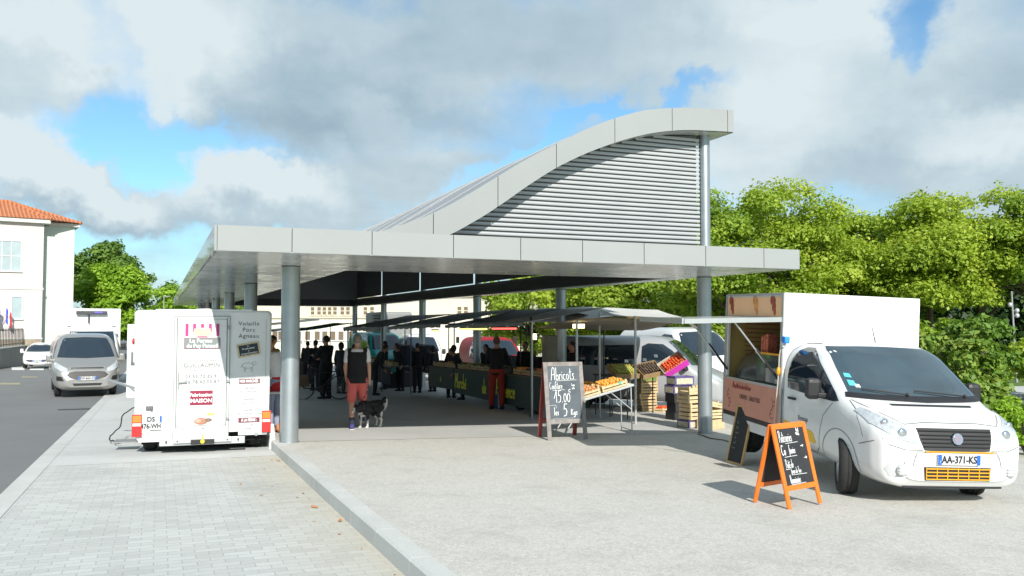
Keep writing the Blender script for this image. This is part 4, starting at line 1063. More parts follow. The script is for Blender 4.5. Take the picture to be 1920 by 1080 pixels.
lg_=MB()
for i,(x,z0) in enumerate(((-.225,1.80),(-.115,1.87),(0,1.93),(.115,1.87),(.225,1.80))):
    lg_.bx(cx+x-.022,cx+x+.022,-.043,-.037,z0,1.99)
lgo=lg_.build('logo_stripes',pinkm,door)
lg_=MB(); lg_.box((cx,-.044,1.865),(.24,.008,.10),bev=.003); lg_.build('logo_bale',pale,lgo)
lg_=MB(); lg_.bx(cx-.075,cx+.075,-.043,-.037,1.785,1.797); lg_.bx(cx-.265,cx+.265,-.0425,-.036,1.60,1.775); lgf=lg_.build('logo_frame',M('logo_dark_pink',(.40,.06,.15),.5,0,0),lgo)
lg_=MB(); lg_.bx(cx-.258,cx+.258,-.047,-.040,1.607,1.768); lg_.build('logo_plate',gry,lgo)
text('door_lettering','La Ferme',.088,onT(cx-.02,1.725,-.047),U,V,whi,lgo,bold=.002); text('door_lettering','du Puy Panaud',.083,onT(cx+.0,1.648,-.047),U,V,whi,lgo,bold=.002,sx=.93)
text('door_lettering','Dominique et Laurence',.045,onT(cx,1.42,-.037),U,V,M('pale_ink',(.3,.28,.28),.6,0,0),door)
text('door_lettering','GUILLAUMIN',.088,onT(cx,1.345,-.037),U,V,lgi,door,sx=1.03)
text('door_lettering','Producteurs eleveurs a la ferme',.03,onT(cx,1.275,-.037),U,V,MATS['pale_ink'],door)
text('door_lettering','05.55.70.35.91',.075,onT(cx+.01,1.175,-.037),U,V,lgi,door,space=1.12); text('door_lettering','06.78.43.05.87',.075,onT(cx+.01,1.09,-.037),U,V,lgi,door,space=1.12)
mb=MB(); mb.box(onT(cx+.0,.845,-.041),(.33,.006,.22),bev=.002); fab=mb.build('maroon_badge',maro,door)
text('badge_lettering','Fabrication',.075,onT(cx,.89,-.045),U,V,whi,fab,bold=.002); text('badge_lettering','MAISON',.085,onT(cx,.80,-.045),U,V,whi,fab,bold=.002)
# small farm pictures: sheep outline, chicks, ham joint
mb=MB()
for x,z,a,b in((-.13,.585,.05,.03),(-.07,.61,.03,.02)): mb.ball(onT(cx+x,z,-.037),(a,.003,b),14,6,mi=0)
mb.tube([onT(cx-.09+.09*math.cos(a),.60+.05*math.sin(a),-.040) for a in [i*.5 for i in range(10)]],.0025,4,mi=1)
for x in(.11,.165): mb.ball(onT(cx+x,.585,-.037),(.024,.004,.022),10,6,mi=2); mb.ball(onT(cx+x+.02,.602,-.037),(.012,.004,.012),8,5,mi=2)
mb.ball(onT(cx-.0,.485,-.037),(.10,.004,.055),16,8,mi=3); mb.ball(onT(cx+.10,.50,-.037),(.06,.004,.03),12,6,mi=4); mb.ball(onT(cx-.04,.49,-.041),(.05,.003,.03),12,6,mi=5)
mb.build('farm_pictures',[whi,lgi,M('chick_yellow',(.75,.62,.1),.6,0,0),M('ham_brown',(.42,.2,.13),.6,0,.3,20),M('leaf_brown',(.2,.14,.1),.6,0,.3,20),M('ham_pink',(.6,.33,.24),.6,0,.2,20)],door)
# right rear panel
rx_=.66
for i,s_ in enumerate(('Volaille','Porc','Agneau')): text('rear_lettering',s_,.092,(rx_,-.0,1.99-.097*i),U,V,dgi,trl,space=1.15)
mb=MB(); m8=Matrix.Rotation(R(-10),4,'Y'); mb.box((rx_,-.010,1.585),(.34,.016,.21),mat=m8,mi=0); mb.box((rx_,-.014,1.585),(.29,.016,.16),mat=m8,mi=1)
em=mb.build('slate_emblem',[M('emblem_wood',(.48,.4,.25),.6,0,.2,20),M('emblem_slate',(.02,.03,.04),.7,0,0)],trl)
u8=(math.cos(R(10)),0,math.sin(R(10))); v8=(-math.sin(R(10)),0,math.cos(R(10)))
for i,s_ in enumerate(('Du','Producteur','au','consommateur')):
    o=Vector((rx_,-.022,1.585))+Vector(v8)*(.055-.037*i); text('emblem_lettering',s_,.042 if i%2 else .028,o,u8,v8,whi,em)
# line-drawn sheep
sh=MB()
def oval(cx_,cz_,a,b,n=18): return [(cx_+a*math.cos(2*math.pi*i/n),-.003,cz_+b*math.sin(2*math.pi*i/n)) for i in range(n+1)]
sh.tube(oval(rx_-.01,1.33,.085,.042),.003,4); sh.tube(oval(rx_+.09,1.365,.03,.025),.003,4)
for dx in(-.065,-.045,.04,.06): sh.tube([(rx_+dx,-.003,1.30),(rx_+dx,-.003,1.235)],.003,4)
sh.tube([(rx_-.095,-.003,1.34),(rx_-.115,-.003,1.30)],.003,4)
sh.build('sheep_drawing',M('drawing_grey',(.25,.27,.3),.6,0,0),trl)
def tape(z,s_):
    mb=MB(); mb.box((rx_+.02,-.004,z),(.32,.006,.075)); t_=mb.build('maroon_strip',M('maroon_dark',(.16,.03,.05),.5,0,0),trl)
    text('strip_lettering',s_,.062,(rx_+.02,-.009,z),U,V,whi,t_,bold=.002,sx=.66)
tape(1.085,'NOS MARCHÉS :'); tape(.475,'À LA FERME :')
for z,s_,q in((.975,'MERCREDI',.038),(.92,'Saint-Yrieix (matin)',.036),(.80,'VENDREDI',.038),(.745,'Nexon (matin)',.036),(.63,'SAMEDI',.038),(.575,'Place du marché, Limoges',.036),(.395,'TOUTE LA SEMAINE',.032),(.345,'Sur rendez-vous',.03)):
    text('rear_lettering',s_,q,(rx_+.02,-.0,z),U,V,lgi,trl)
lk=MB(); lk.cyl((rx_+.13,-.02,.255+.0),(rx_+.13,.0,.255),.03,n=12); lk.build('lock',M('lock_grey',(.4,.42,.42),.4,.6,0),trl)
plate(trl,(-.745,-.03,.485),U,V,.30,.215,('DS','476-WH'),True)
pl_=MB(); pl_.box((-.77,-.035,.71),(.10,.05,.06),bev=.008); pl_.build('plate_lamp',M('lamp_grey',(.12,.12,.13),.5,0,0),trl)
for sg in(-1,1):
    x=sg*(hw-.07); q=MB(); q.box((x,-.03,.45),(.14,.05,.34),bev=.008,mi=0); q.box((x,-.058,.55),(.12,.012,.10),mi=1); q.box((x,-.058,.465),(.12,.012,.045),mi=2); q.box((x,-.058,.36),(.12,.012,.12),mi=3)
    q.build('tail_light',[redl,M('orange_lens',(.8,.2,.02),.2,0,0,coat=1),M('clear_lens',(.6,.55,.5),.2,0,0,coat=1),redl],trl)
ml=MB(); ml.ball((-hw-.012,.08,1.72),(.02,.04,.05),10,8); ml.build('side_marker',redl,trl)
# tow bar, bumper beam with yellow coupler
bb=MB(); bb.bx(-.62,.62,-.10,-.05,.13,.235,bev=.01); bb.bx(-.42,.42,-.15,-.101,.17,.245,bev=.008)
for x in(-.52,-.36,.36,.52): bb.cyl((x,-.155,.20),(x,-.10,.20),.012,n=8,mi=1)
bu=bb.build('rear_beam',[M('beam_grey',(.55,.57,.57),.45,.4,.1),black],trl)
mb=MB(); mb.box((0,-.16,.185),(.34,.02,.075),bev=.006,mi=0); mb.ball((0,-.19,.19),(.035,.03,.035),10,8,mi=1); mb.cyl((0,-.17,.22),(0,-.17,.29),.012,n=6,mi=1); mb.build('tow_coupling',[black,M('coupling_yellow',(.75,.6,.05),.4,0,0)],bu)
for sg in(-1,1): wheel(trl,sg*(hw-.22),.55,.30,.2,R(90),side=1).rotation_euler=(0,0,R(90))
ub=MB(); ub.bx(-hw+.12,hw-.12,.15,3.7,.14,.29); ub.build('chassis',under,trl)
vt=MB(); vt.cyl((0.02,.5,2.2),(0.02,.5,2.235),.17,.15,20,mi=0); vt.cyl((0.02,.5,2.235),(.02,.5,2.33),.07,.07,16,mi=1); vt.build('roof_vent',[M('vent_grey',(.4,.4,.4),.5,.3,0),black],trl)
lg2=MB(); lg2.prism([(-.05,0),(.055,0),(.02,.40),(-.03,.40)],(hw+.03,.05,.0),(1,0,0),(0,0,1),.05); lg2.build('stabiliser',cream,trl)
rb_=MB(); rb_.bx(-hw+.3,hw-.3,.02,.06,2.16,2.215); rb_.build('roof_rail',cream,trl)
sh_=MB(); sh_.bx(hw,hw+.36,.9,3.2,.80,.83); sh_.build('serving_shelf',cream,trl)
fl_=MB(); fl_.box((hw+.42,2.1,2.02),(.84,2.2,.03),mat=Matrix.Rotation(R(-6),4,'Y')); fl_.build('serving_flap',M('flap_grey',(.5,.52,.52),.4,.1,0),trl)
wd=MB(); wd.bx(hw-.001,hw+.004,.95,3.15,.86,1.95); wd.build('opening_shade_sheet',M('opening_dark',(.03,.03,.03),.8,0,0),trl)  # dark sheet on the closed shell, standing in for the shaded serving opening
# opened side door on the left with its lever, gas arm and red lamp
od=MB(); od.bx(-hw-.36,-hw-.01,2.6,2.64,.66,1.98,bev=.008); odr=od.build('side_door',cream,trl)
od=MB(); od.bar((-hw-.27,2.585,1.30),(-hw-.27,2.585,1.48),.03,.03); od.bar((-hw-.29,2.57,1.28),(-hw-.22,2.57,1.28),.03,.03); od.build('door_lever',M('lever_grey',(.15,.16,.16),.4,.3,0),odr)
od=MB(); od.bar((-hw-.62,2.2,1.02),(-hw-.02,1.9,.84),.05,.035); od.bar((-hw-.25,1.9,.92),(-hw-.01,1.7,.72),.02,.02); od.build('door_arm',al,trl)
od=MB(); od.bx(-hw-.32,-hw+.02,.55,.9,.12,.14); od.build('step_plate',M('step_grey',(.25,.25,.25),.6,.3,0),trl)
cb=[]
for i in range(26):
    t=i/25; cb.append(Vector((-hw-.05-.42*math.sin(t*2.6)+.05*math.sin(t*19),2.4-1.1*t+.06*math.cos(t*23),max(.02,.66*(1-t*1.6))+.02*math.sin(t*30)**2)))
mb=MB().tube(cb,.011,5); o=mb.build('power_cable',black,None,(tc_.x,tc_.y,tz_),(0,0,trz*.82)); tag(o,'black coiled power cable hanging to the ground left of the lettered trailer','cable')

# ============================================================ OTHER VEHICLES
def vehicle(name,spec,paint,loc,heading,label,cat,scale=1,wheels=(0,-2.9),wr=.33,arch=.39,ws=None,sw=None,hl=None,grille=None,lower=None,plate_=None,group=None,track=.8,nx=60,mir=(.25,.95,1.2),side=True,mirmat=None,sc=(1,1,1)):
    root=empty(name,loc,heading,label,cat,group); root.scale=tuple(scale*a for a in sc)
    B=Body('body',spec,[paint,under],root,nx=nx,n=56); B.arches([(x,wr) for x in wheels],arch)
    if ws: B.patch('windscreen','front',ws,glass,.006,h=.08)
    if sw:
        for q in sw:
            for kd in('L','R'): B.patch('side_window',kd,q,glass,.006,h=.08)
    if hl:
        for q in(hl,mirror_y(hl)): B.patch('headlight','front',q,lampg,.01,h=.05)
    if grille: B.patch('grille','front',grille,black,.008,h=.06)
    if lower: B.patch('bumper_grille','front',lower,black,.008,h=.06)
    if plate_:
        z,tx=plate_; c=B.cast('front',0,z); plate(root,(c[0].x+.03,0,z),(0,1,0),(0,0,1),.52,.11,tx)
    for x in wheels:
        for sg in(-1,1): wheel(root,x,sg*track,wr,.2,side=sg)
    if mir:
        for sg in(-1,1): mirror(root,mir[0]-.3,sg*mir[1],mir[2],sg,mirmat or black)
    return root,B
def head_to(dx,dy): return math.atan2(dy,dx)
VAN=dict(top=[(.93,.50),(.90,.72),(.82,.88),(.66,1.0),(.35,1.13),(.18,1.20),(-.25,1.60),(-.52,1.84),(-.75,1.95),(-1.2,2.0),(-3.8,1.98),(-3.98,1.9),(-4.02,1.7)],bot=[(.93,.33),(.8,.22),(-3.9,.28),(-4.02,.34)],half=[(.93,.55),(.88,.72),(.78,.85),(.5,.94),(.0,.985),(-3.9,.985),(-4.02,.93)],belt=1.15,k=.15,n=5,tuck=.05)
wsV=[(-.84,1.24),(0,1.205),(.84,1.24),(.74,1.60),(.66,1.80),(.6,1.85),(0,1.875),(-.6,1.85),(-.66,1.80),(-.74,1.60)]
swV=[(-1.25,1.18),(-1.25,1.72),(-1.1,1.80),(-.7,1.78),(-.45,1.62),(-.05,1.24),(0,1.16)]
silver=M('silver_paint',(.37,.365,.35),.3,.55,.04,1,coat=.6)
# silver van parked beyond the trailer
pT=G(166,747,park)
v1,Bv=vehicle('silver_van',VAN,silver,(pT.x-.75,pT.y+1.3,park(pT.x,pT.y)-.02),head_to(.50,-.87),'silver van with black grille parked nose towards us left of the lettered trailer','van',ws=wsV,sw=[swV],
   hl=[(-.56,.80),(-.74,.83),(-.90,.93),(-.93,1.05),(-.86,1.08),(-.70,.98),(-.56,.90)],grille=[(-.50,.62),(-.60,.70),(-.50,.80),(-.35,.82),(.35,.82),(.50,.80),(.60,.70),(.50,.62),(.3,.56),(-.3,.56)],lower=[(-.38,.37),(-.42,.44),(.42,.44),(.38,.37)],plate_=(.60,'EW-663-CS'),mirmat=silver,wheels=(0,-2.95))
mb=MB(); 
for (z,a) in((.925,.40),(.895,.44)):
    p=[Bv.cast('front',-a+2*a*i/8,z) for i in range(9)]; p=[c[0]+c[1]*.012 for c in p]
    for a0,b0 in zip(p,p[1:]): mb.bar(a0,b0,.014,.014)
mb.build('chrome_bar',chrome,v1)
mb=MB()
p=[Bv.cast('front',-.46+.92*i/8,.91) for i in range(9)]; p=[c[0]+c[1]*.008 for c in p]
for a0,b0 in zip(p,p[1:]): mb.bar(a0,b0,.02,.04)
mb.build('upper_grille',black,v1)
mb=MB(); p=[Bv.cast('front',-.42+.84*i/8,.46) for i in range(9)]; p=[c[0]+c[1]*.01 for c in p]
for a0,b0 in zip(p,p[1:]): mb.bar(a0,b0,.015,.018)
mb.build('bumper_strip',chrome,v1)
for sg in(-1,1):
    Bv.patch('fog_lamp_recess','front',[(sg*.66,.52),(sg*.86,.54),(sg*.86,.68),(sg*.72,.66)],black,.008)
# refrigerated truck behind it
pr=PX(170,745,33); zr=park(pr.x,pr.y)
fr_root,Bf=vehicle('refrigerated_truck',dict(top=[(.9,.6),(.86,.85),(.75,1.02),(.5,1.15),(.3,1.25),(-.1,1.75),(-.35,2.05),(-.6,2.2),(-1.3,2.25),(-1.5,2.2)],bot=[(.9,.35),(-1.5,.4)],half=[(.9,.6),(.8,.85),(.5,.96),(-1.5,1.0)],belt=1.25,k=.1,n=5),paintw,(pr.x+.0,pr.y,zr),head_to(.46,-.89),'white refrigerated box truck standing behind the silver van','truck',
   ws=[(-.86,1.30),(.86,1.30),(.76,2.08),(-.76,2.08)],sw=[[(-1.2,1.25),(-1.2,1.95),(-.6,1.95),(-.1,1.3)]],wheels=(0,),mir=(.25,1.0,1.5))
mb=MB(); mb.box((-3.1,0,1.95),(3.2,2.15,2.1),bev=.03); mb.build('cargo_box',paintw,fr_root)
mb=MB(); mb.box((-1.42,0,2.83),(.22,1.12,.14),bev=.02,mi=0); mb.box((-1.30,.25,2.84),(.02,.3,.05),mi=1); mb.cyl((-1.4,-.1,2.4),(-1.4,-.1,2.75),.03,n=8,mi=0); mb.build('cooling_unit',[M('unit_dark',(.05,.05,.06),.5,0,0),M('unit_blue',(.15,.12,.6),.4,0,0)],fr_root)
mb=MB(); 
for sg in(-1,1): mb.box((-.9,sg*.8,2.27),(.2,.14,.06),bev=.02)
mb.build('marker_lamp',M('lamp_dark',(.2,.2,.22),.4,0,0),fr_root)
wheel(fr_root,-3.6,-.85,.36,.22,side=-1); wheel(fr_root,-3.6,.85,.36,.22,side=1)
mb=MB(); mb.bx(-4.6,-1.4,-.6,.6,.5,.89); mb.build('chassis',under,fr_root)
# small white hatchback on the crossing
CAR=dict(top=[(.72,.42),(.70,.62),(.62,.74),(.40,.86),(.05,.98),(-.55,1.36),(-.9,1.45),(-1.6,1.46),(-2.3,1.36),(-2.68,.95),(-2.72,.6)],bot=[(.72,.28),(.6,.2),(-2.6,.24),(-2.72,.32)],half=[(.72,.48),(.66,.66),(.5,.77),(.1,.82),(-2.4,.82),(-2.72,.68)],belt=.92,k=.22,n=4.2,tuck=.06)
pc_=PX(62,688,49); 
vehicle('small_car',CAR,paintw,(pc_.x,pc_.y+.6,park(pc_.x,pc_.y)),head_to(.37,-.93),'small white hatchback facing us on the pedestrian crossing','car',ws=[(-.68,.96),(0,.94),(.68,.96),(.56,1.34),(0,1.39),(-.56,1.34)],sw=[[(-1.0,.93),(-1.0,1.33),(-.75,1.33),(-.35,1.12),(-.1,.94)],[(-2.1,.95),(-2.0,1.32),(-1.1,1.34),(-1.1,.93)]],
   hl=[(-.44,.64),(-.70,.70),(-.74,.80),(-.66,.82),(-.48,.72)],grille=[(-.62,.52),(-.45,.40),(0,.34),(.45,.40),(.62,.52),(0,.50)],plate_=(.44,'BK-107-XT'),wheels=(0,-2.34),wr=.28,arch=.33,track=.7,mir=(.1,.80,.98),mirmat=paintw,nx=50)
# dark SUV and white van further down the road
ps=PX(110,690,58); darkp=M('dark_paint',(.02,.028,.03),.25,.2,0,coat=.6)
SUV=dict(top=[(.8,.5),(.78,.8),(.7,.95),(.4,1.02),(.05,1.1),(-.5,1.5),(-.9,1.66),(-2.4,1.66),(-3.3,1.5),(-3.6,1.0),(-3.64,.6)],bot=[(.8,.3),(-3.64,.35)],half=[(.8,.6),(.7,.8),(.3,.9),(-3.4,.9),(-3.64,.8)],belt=1.05,k=.18,n=4.5)
vehicle('dark_car',SUV,darkp,(ps.x,ps.y+.5,park(ps.x,ps.y)),head_to(.37,-.93),'dark family car queuing behind the small white hatchback','car',ws=[(-.72,1.12),(.72,1.12),(.6,1.55),(-.6,1.55)],hl=[(-.5,.75),(-.78,.8),(-.8,.9),(-.5,.85)],grille=[(-.4,.6),(.4,.6),(.44,.82),(-.44,.82)],wheels=(0,-2.7),mir=(.2,.9,1.1),nx=40)
ps=PX(87,690,66)
vehicle('white_van',VAN,paintw,(ps.x,ps.y,park(ps.x,ps.y)),head_to(.37,-.93),'white van partly hidden directly behind the small white hatchback','van',ws=wsV,wheels=(0,-2.95),nx=40,sc=(1,1,1.15))
# pale van behind the fruit stall (side on) and white van behind the near right column
gvan=M('pale_grey_van_paint',(.34,.35,.36),.4,.1,.03,1,coat=.3)
pg=G(1300,748,plat)
VAN2=dict(VAN); 
v2,Bg=vehicle('grey_van',VAN,gvan,(4.95,22.9,plat(4.95,22.9)),head_to(.92,-.39),'pale grey van with dark side windows parked behind the fruit stall','van',ws=wsV,sw=[swV,[(-2.3,1.2),(-2.3,1.74),(-1.4,1.76),(-1.4,1.19)],[(-3.6,1.22),(-3.6,1.70),(-2.45,1.73),(-2.45,1.2)]],hl=[(-.56,.80),(-.74,.83),(-.90,.93),(-.93,1.05),(-.86,1.08),(-.70,.98)],grille=[(-.45,.62),(-.45,.8),(.45,.8),(.45,.62)],wheels=(0,-2.95))
v3,Bw=vehicle('white_van',VAN,paintw,(6.3,27.2,plat(6.3,27.2)),head_to(.35,-.94),'white high van with blue tinted windscreen behind the near right column','van',ws=wsV,sw=[swV],hl=[(-.56,.80),(-.74,.83),(-.90,.93),(-.93,1.05),(-.86,1.08),(-.70,.98)],grille=[(-.45,.62),(-.45,.8),(.45,.8),(.45,.62)],wheels=(0,-2.95),sc=(1.1,1.1,1.15))
# red car and teal van behind the main stall
redp=M('red_paint',(.30,.008,.012),.5,0,.02,coat=.05,spec=.2)
pr_=PX(935,700,36)
vehicle('red_van',dict(VAN),redp,(pr_.x,pr_.y,plat(pr_.x,pr_.y)+.1),head_to(.25,-.97),'red van with blue tinted windscreen parked behind the green stall','van',ws=wsV,sw=[swV],wheels=(0,-2.95),nx=50,hl=[(-.56,.80),(-.74,.83),(-.90,.93),(-.93,1.05),(-.86,1.08)],sc=(.95,1.05,.98))
teal=M('teal_paint',(.03,.36,.34),.4,.1,.05,coat=.4)
pt=PX(728,700,42)
vehicle('teal_van',VAN,teal,(pt.x,pt.y,plat(pt.x,pt.y)+.1),head_to(.45,-.89),'turquoise van standing behind the stalls near the far right column','van',ws=wsV,sw=[swV],wheels=(0,-2.95),nx=50,sc=(1,1,1.1))
pt=PX(790,700,40)
vehicle('pale_van',VAN,paintw,(pt.x,pt.y,plat(pt.x,pt.y)+.1),head_to(.2,-.98),'white van standing right of the turquoise van behind the stalls','van',ws=wsV,sw=[swV],wheels=(0,-2.95),nx=50,sc=(1,1,1.05))
ps=PX(1078,700,34)
vehicle('silver_car',SUV,silver,(ps.x,ps.y,plat(ps.x,ps.y)+.1),head_to(-.6,-.8),'silver car seen between the stall poles under the white awning','car',ws=[(-.72,1.12),(.72,1.12),(.6,1.55),(-.6,1.55)],sw=[[(-2.3,1.08),(-2.2,1.5),(-.7,1.5),(-.2,1.1)]],wheels=(0,-2.7),nx=40)
# high grey lorry behind the awnings
pl=PX(742,640,44); zl=plat(pl.x,pl.y)
lr=empty('grey_lorry',(pl.x,pl.y,zl),R(20),'tall grey lorry body showing above the dark awnings by the far right columns','lorry')
mb=MB(); mb.box((0,2.0,1.95),(1.65,4.4,2.9),bev=.12); mb.build('cargo_box',M('lorry_grey',(.22,.23,.23),.6,.1,.1),lr)
mb=MB()
for z in[2.35+.14*i for i in range(7)]: mb.box((-.98,.2,z),(.34,.5,.05))
mb.build('roof_ladder',black,lr)
for x in(-.7,.7):
    for y in(.4,3.4): wheel(lr,x,y,.42,.22).rotation_euler=(0,0,R(90))
# ============================================================ A-BOARDS
def aboard(name,A,Bp,h,w_,mats,label,depth,lean,back,inset=.055,cat='chalkboard'):
    """A,Bp: ground points of the front feet (left,right as seen)"""
    A=Vector(A);Bp=Vector(Bp); u=Vector((Bp.x-A.x,Bp.y-A.y,0)).normalized(); base=Vector((A.x,A.y,A.z)); 
    slope=Bp.z-A.z
    root=empty(name,base,math.atan2(u.y,u.x),label,cat)
    # local: x along board, -y towards the viewer, z up
    th=.022; ly=depth*.5
    def panel(sg,mt,legm,board):
        # sg=-1 front, +1 back ; leans so tops meet
        o=Vector((0,0,0)) if sg<0 else Vector((0,depth,0))
        top=Vector((0,ly-(-sg)*-.0,h)); v=(Vector((0,ly+sg*.012,h))-o).normalized(); L=h/v.z
        u_=Vector((1,0,0)); n=u_.cross(v)
        m=Matrix((u_,n*-1,v)).transposed().to_4x4()
        def P(x,z): return o+u_*x+v*z
        fm=MB(); zb=L*.235 if sg<0 else L*.22
        for x in(inset/2,w_-inset/2):
            fm.box(P(x,L/2),(inset,th,L),mat=m)
        fm.box(P(w_/2,L-inset/2),(w_-2*inset-.002,th*.98,inset),mat=m); fm.box(P(w_/2,zb),(w_-2*inset-.002,th*.98,inset),mat=m)
        f=fm.build('front_frame' if sg<0 else 'back_frame',legm,root,bev=.004)
        bo=MB().box(P(w_/2,(L+zb)/2),(w_-2*inset-.004,.008,L-zb-inset-.004),mat=m).build('writing_board' if sg<0 else 'back_board',board,root)
        return P,u_,v,L,zb,n
    r=panel(-1,None,mats[0],mats[1]); panel(1,None,mats[2],mats[1])
    return root,r
slate=M('worn_slate',(.085,.105,.125),.75,0,.25,5); greyw=M('weathered_wood',(.24,.225,.215),.85,0,.3,9,.3,40); redw=M('red_brown_wood',(.22,.04,.03),.7,0,.2,9)
chalk=M('white_chalk',(.72,.74,.74),.9,0,.12,60)
gA,gB=G(1027,826),G(1102,825)
ab,(P,u_,v,L,zb,n)=aboard('chalkboard_sign',gA,gB,1.30,(gB-gA).length,(greyw,slate,redw),'large grey framed A-board chalked with apricot prices, standing in the sun before the stalls',.52,0,0,.075)
wA=(gB-gA).length; n=u_.cross(v)
def W_(x,z): return P(x*wA,z*L)
mb=MB(); s=1
hand(mb,'Abricots',W_(.18,.765),(1,0,0.03),v,.215,.010,ws=.60,slant=.04,off=.006)
hand(mb,'Confiture',W_(.13,.65),(1,0,.03),v,.125,.0065,ws=.52,off=.006)
hand(mb,'15.00',W_(.24,.475),(1,0,.03),v,.20,.010,ws=.62,off=.006)
hand(mb,'c',W_(.60,.605),(1,0,0),v,.12,.009,off=.006)
hand(mb,'les',W_(.21,.315),(1,0,-.02),v,.13,.009,ws=.6,off=.006)
hand(mb,'5',W_(.44,.30),(1,0,0),v,.205,.012,ws=.75,off=.006)
hand(mb,'Kgs',W_(.63,.315),(1,0,-.04),v,.12,.010,ws=.75,off=.006)
hand(mb,'Gamme'.replace('G','C'),W_(.68,.685),(1,0,0),v,.05,.004,ws=.5,off=.006); hand(mb,'suite'.replace('u','a'),W_(.69,.645),(1,0,0),v,.05,.004,ws=.55,off=.006)
for a,b in(((.30,.755),(.82,.765)),((.20,.632),(.50,.64))):
    stroke_verts(mb,[(0,0),((b[0]-a[0])*wA,(b[1]-a[1])*L)],W_(*a)+n*.006,u_,v,n,.006)
stroke_verts(mb,[(0,0),(.11,.005),(.12,-.05)],W_(.10,.44)+n*.006,u_,v,n,.004)
stroke_verts(mb,[(0,0),(.38,.01)],W_(.16,.268)+n*.006,u_,v,n,.003)
mb.build('chalk_lettering',chalk,ab)
orw=M('orange_wood',(.78,.17,.012),.45,0,.1,8,coat=.2); blk=M('black_slate',(.022,.024,.027),.7,0,.2,8); orw2=M('orange_wood_edge',(.80,.30,.02),.45,0,.1,8,coat=.2)
oA,oB=G(1478,955),G(1541,946)
ob,(P,u_,v,L,zb,n)=aboard('chalkboard_sign',oA,oB,.80,(oB-oA).length,(orw,blk,orw),'orange framed black A-board listing pastries, standing beside the white food truck',.42,0,0,.05)
wA=(oB-oA).length; n=u_.cross(v)
mb=MB()
hand(mb,'Patisseries',W_(.14,.78),(1,0,0),v,.115,.0055,ws=.42,off=.006)
hand(mb,'Co',W_(.14,.625),(1,0,0),v,.11,.007,ws=.55,off=.006); hand(mb,'fiseries',W_(.36,.635),(1,0,0),v,.085,.0045,ws=.42,off=.006)
hand(mb,'Paté de',W_(.18,.47),(1,0,0),v,.085,.0045,ws=.46,off=.006)
hand(mb,'ferme de Tine',W_(.30,.40),(1,0,0),v,.06,.0038,ws=.50,off=.006)
hand(mb,'Viennoiseries',W_(.22,.285),(1,0,0),v,.085,.0045,ws=.39,off=.006)
hand(mb,'>',W_(.72,.69),(1,0,0),v,.06,.006,ws=1.1,off=.006); hand(mb,'>',W_(.76,.545),(1,0,0),v,.06,.006,ws=1.1,off=.006)
hand(mb,'tout',W_(.68,.895),(1,0,-.15),v,.045,.006,ws=.6,off=.006); hand(mb,'maison',W_(.66,.855),(1,0,-.2),v,.045,.006,ws=.5,off=.006)
for a,b in(((.30,.76),(.66,.765)),((.20,.60),(.56,.605)),((.16,.455),(.28,.455)),((.30,.385),(.74,.38)),((.24,.27),(.66,.275))):
    stroke_verts(mb,[(0,0),((b[0]-a[0])*wA,(b[1]-a[1])*L)],W_(*a)+n*.006,u_,v,n,.0045)
mb.build('chalk_lettering',chalk,ob)
# tall narrow blackboard with a wooden frame leaning on the truck + a second one behind it
woodf=M('pine_frame',(.52,.34,.14),.6,0,.2,12)
def leanboard(px0,px1,top,w_,h_,lean,label,fm,rz,name='blackboard'):
    a=Vector((px0[0],px0[1],plat(*px0))); r=empty(name,a,rz,label,'blackboard')
    rot=Matrix.Rotation(lean,4,'X')
    m=rot
    mb=MB()
    for x in(.0,w_): mb.box(rot@Vector((x,0,h_/2)),(.03,.025,h_),mat=m)
    for z in(.015,h_-.015): mb.box(rot@Vector((w_/2,0,z)),(w_-.032,.024,.03),mat=m)
    mb.build('frame',fm,r)
    MB().box(rot@Vector((w_/2,.0,h_/2)),(w_-.034,.012,h_-.062),mat=m).build('slate_panel',blk,r)
    return r,rot
r1,rot1=leanboard((3.0,11.92),0,0,.36,.82,R(-14),'tall narrow blackboard with a pine frame leaning against the truck side panel',woodf,R(-72))
mb=MB(); uu=Vector((1,0,0)); vv=rot1@Vector((0,0,1)); faint=M('faint_chalk',(.16,.17,.17),.9,0,0)
for k_,s_ in enumerate(('Menu','galettes','crepe sucre','citron','au miel','boisson')): hand(mb,s_,rot1@Vector((.08,-.008,.56-.07*k_)),uu,vv,.045,.003,ws=.45,off=.004)
mb.build('chalk_lettering',faint,r1)

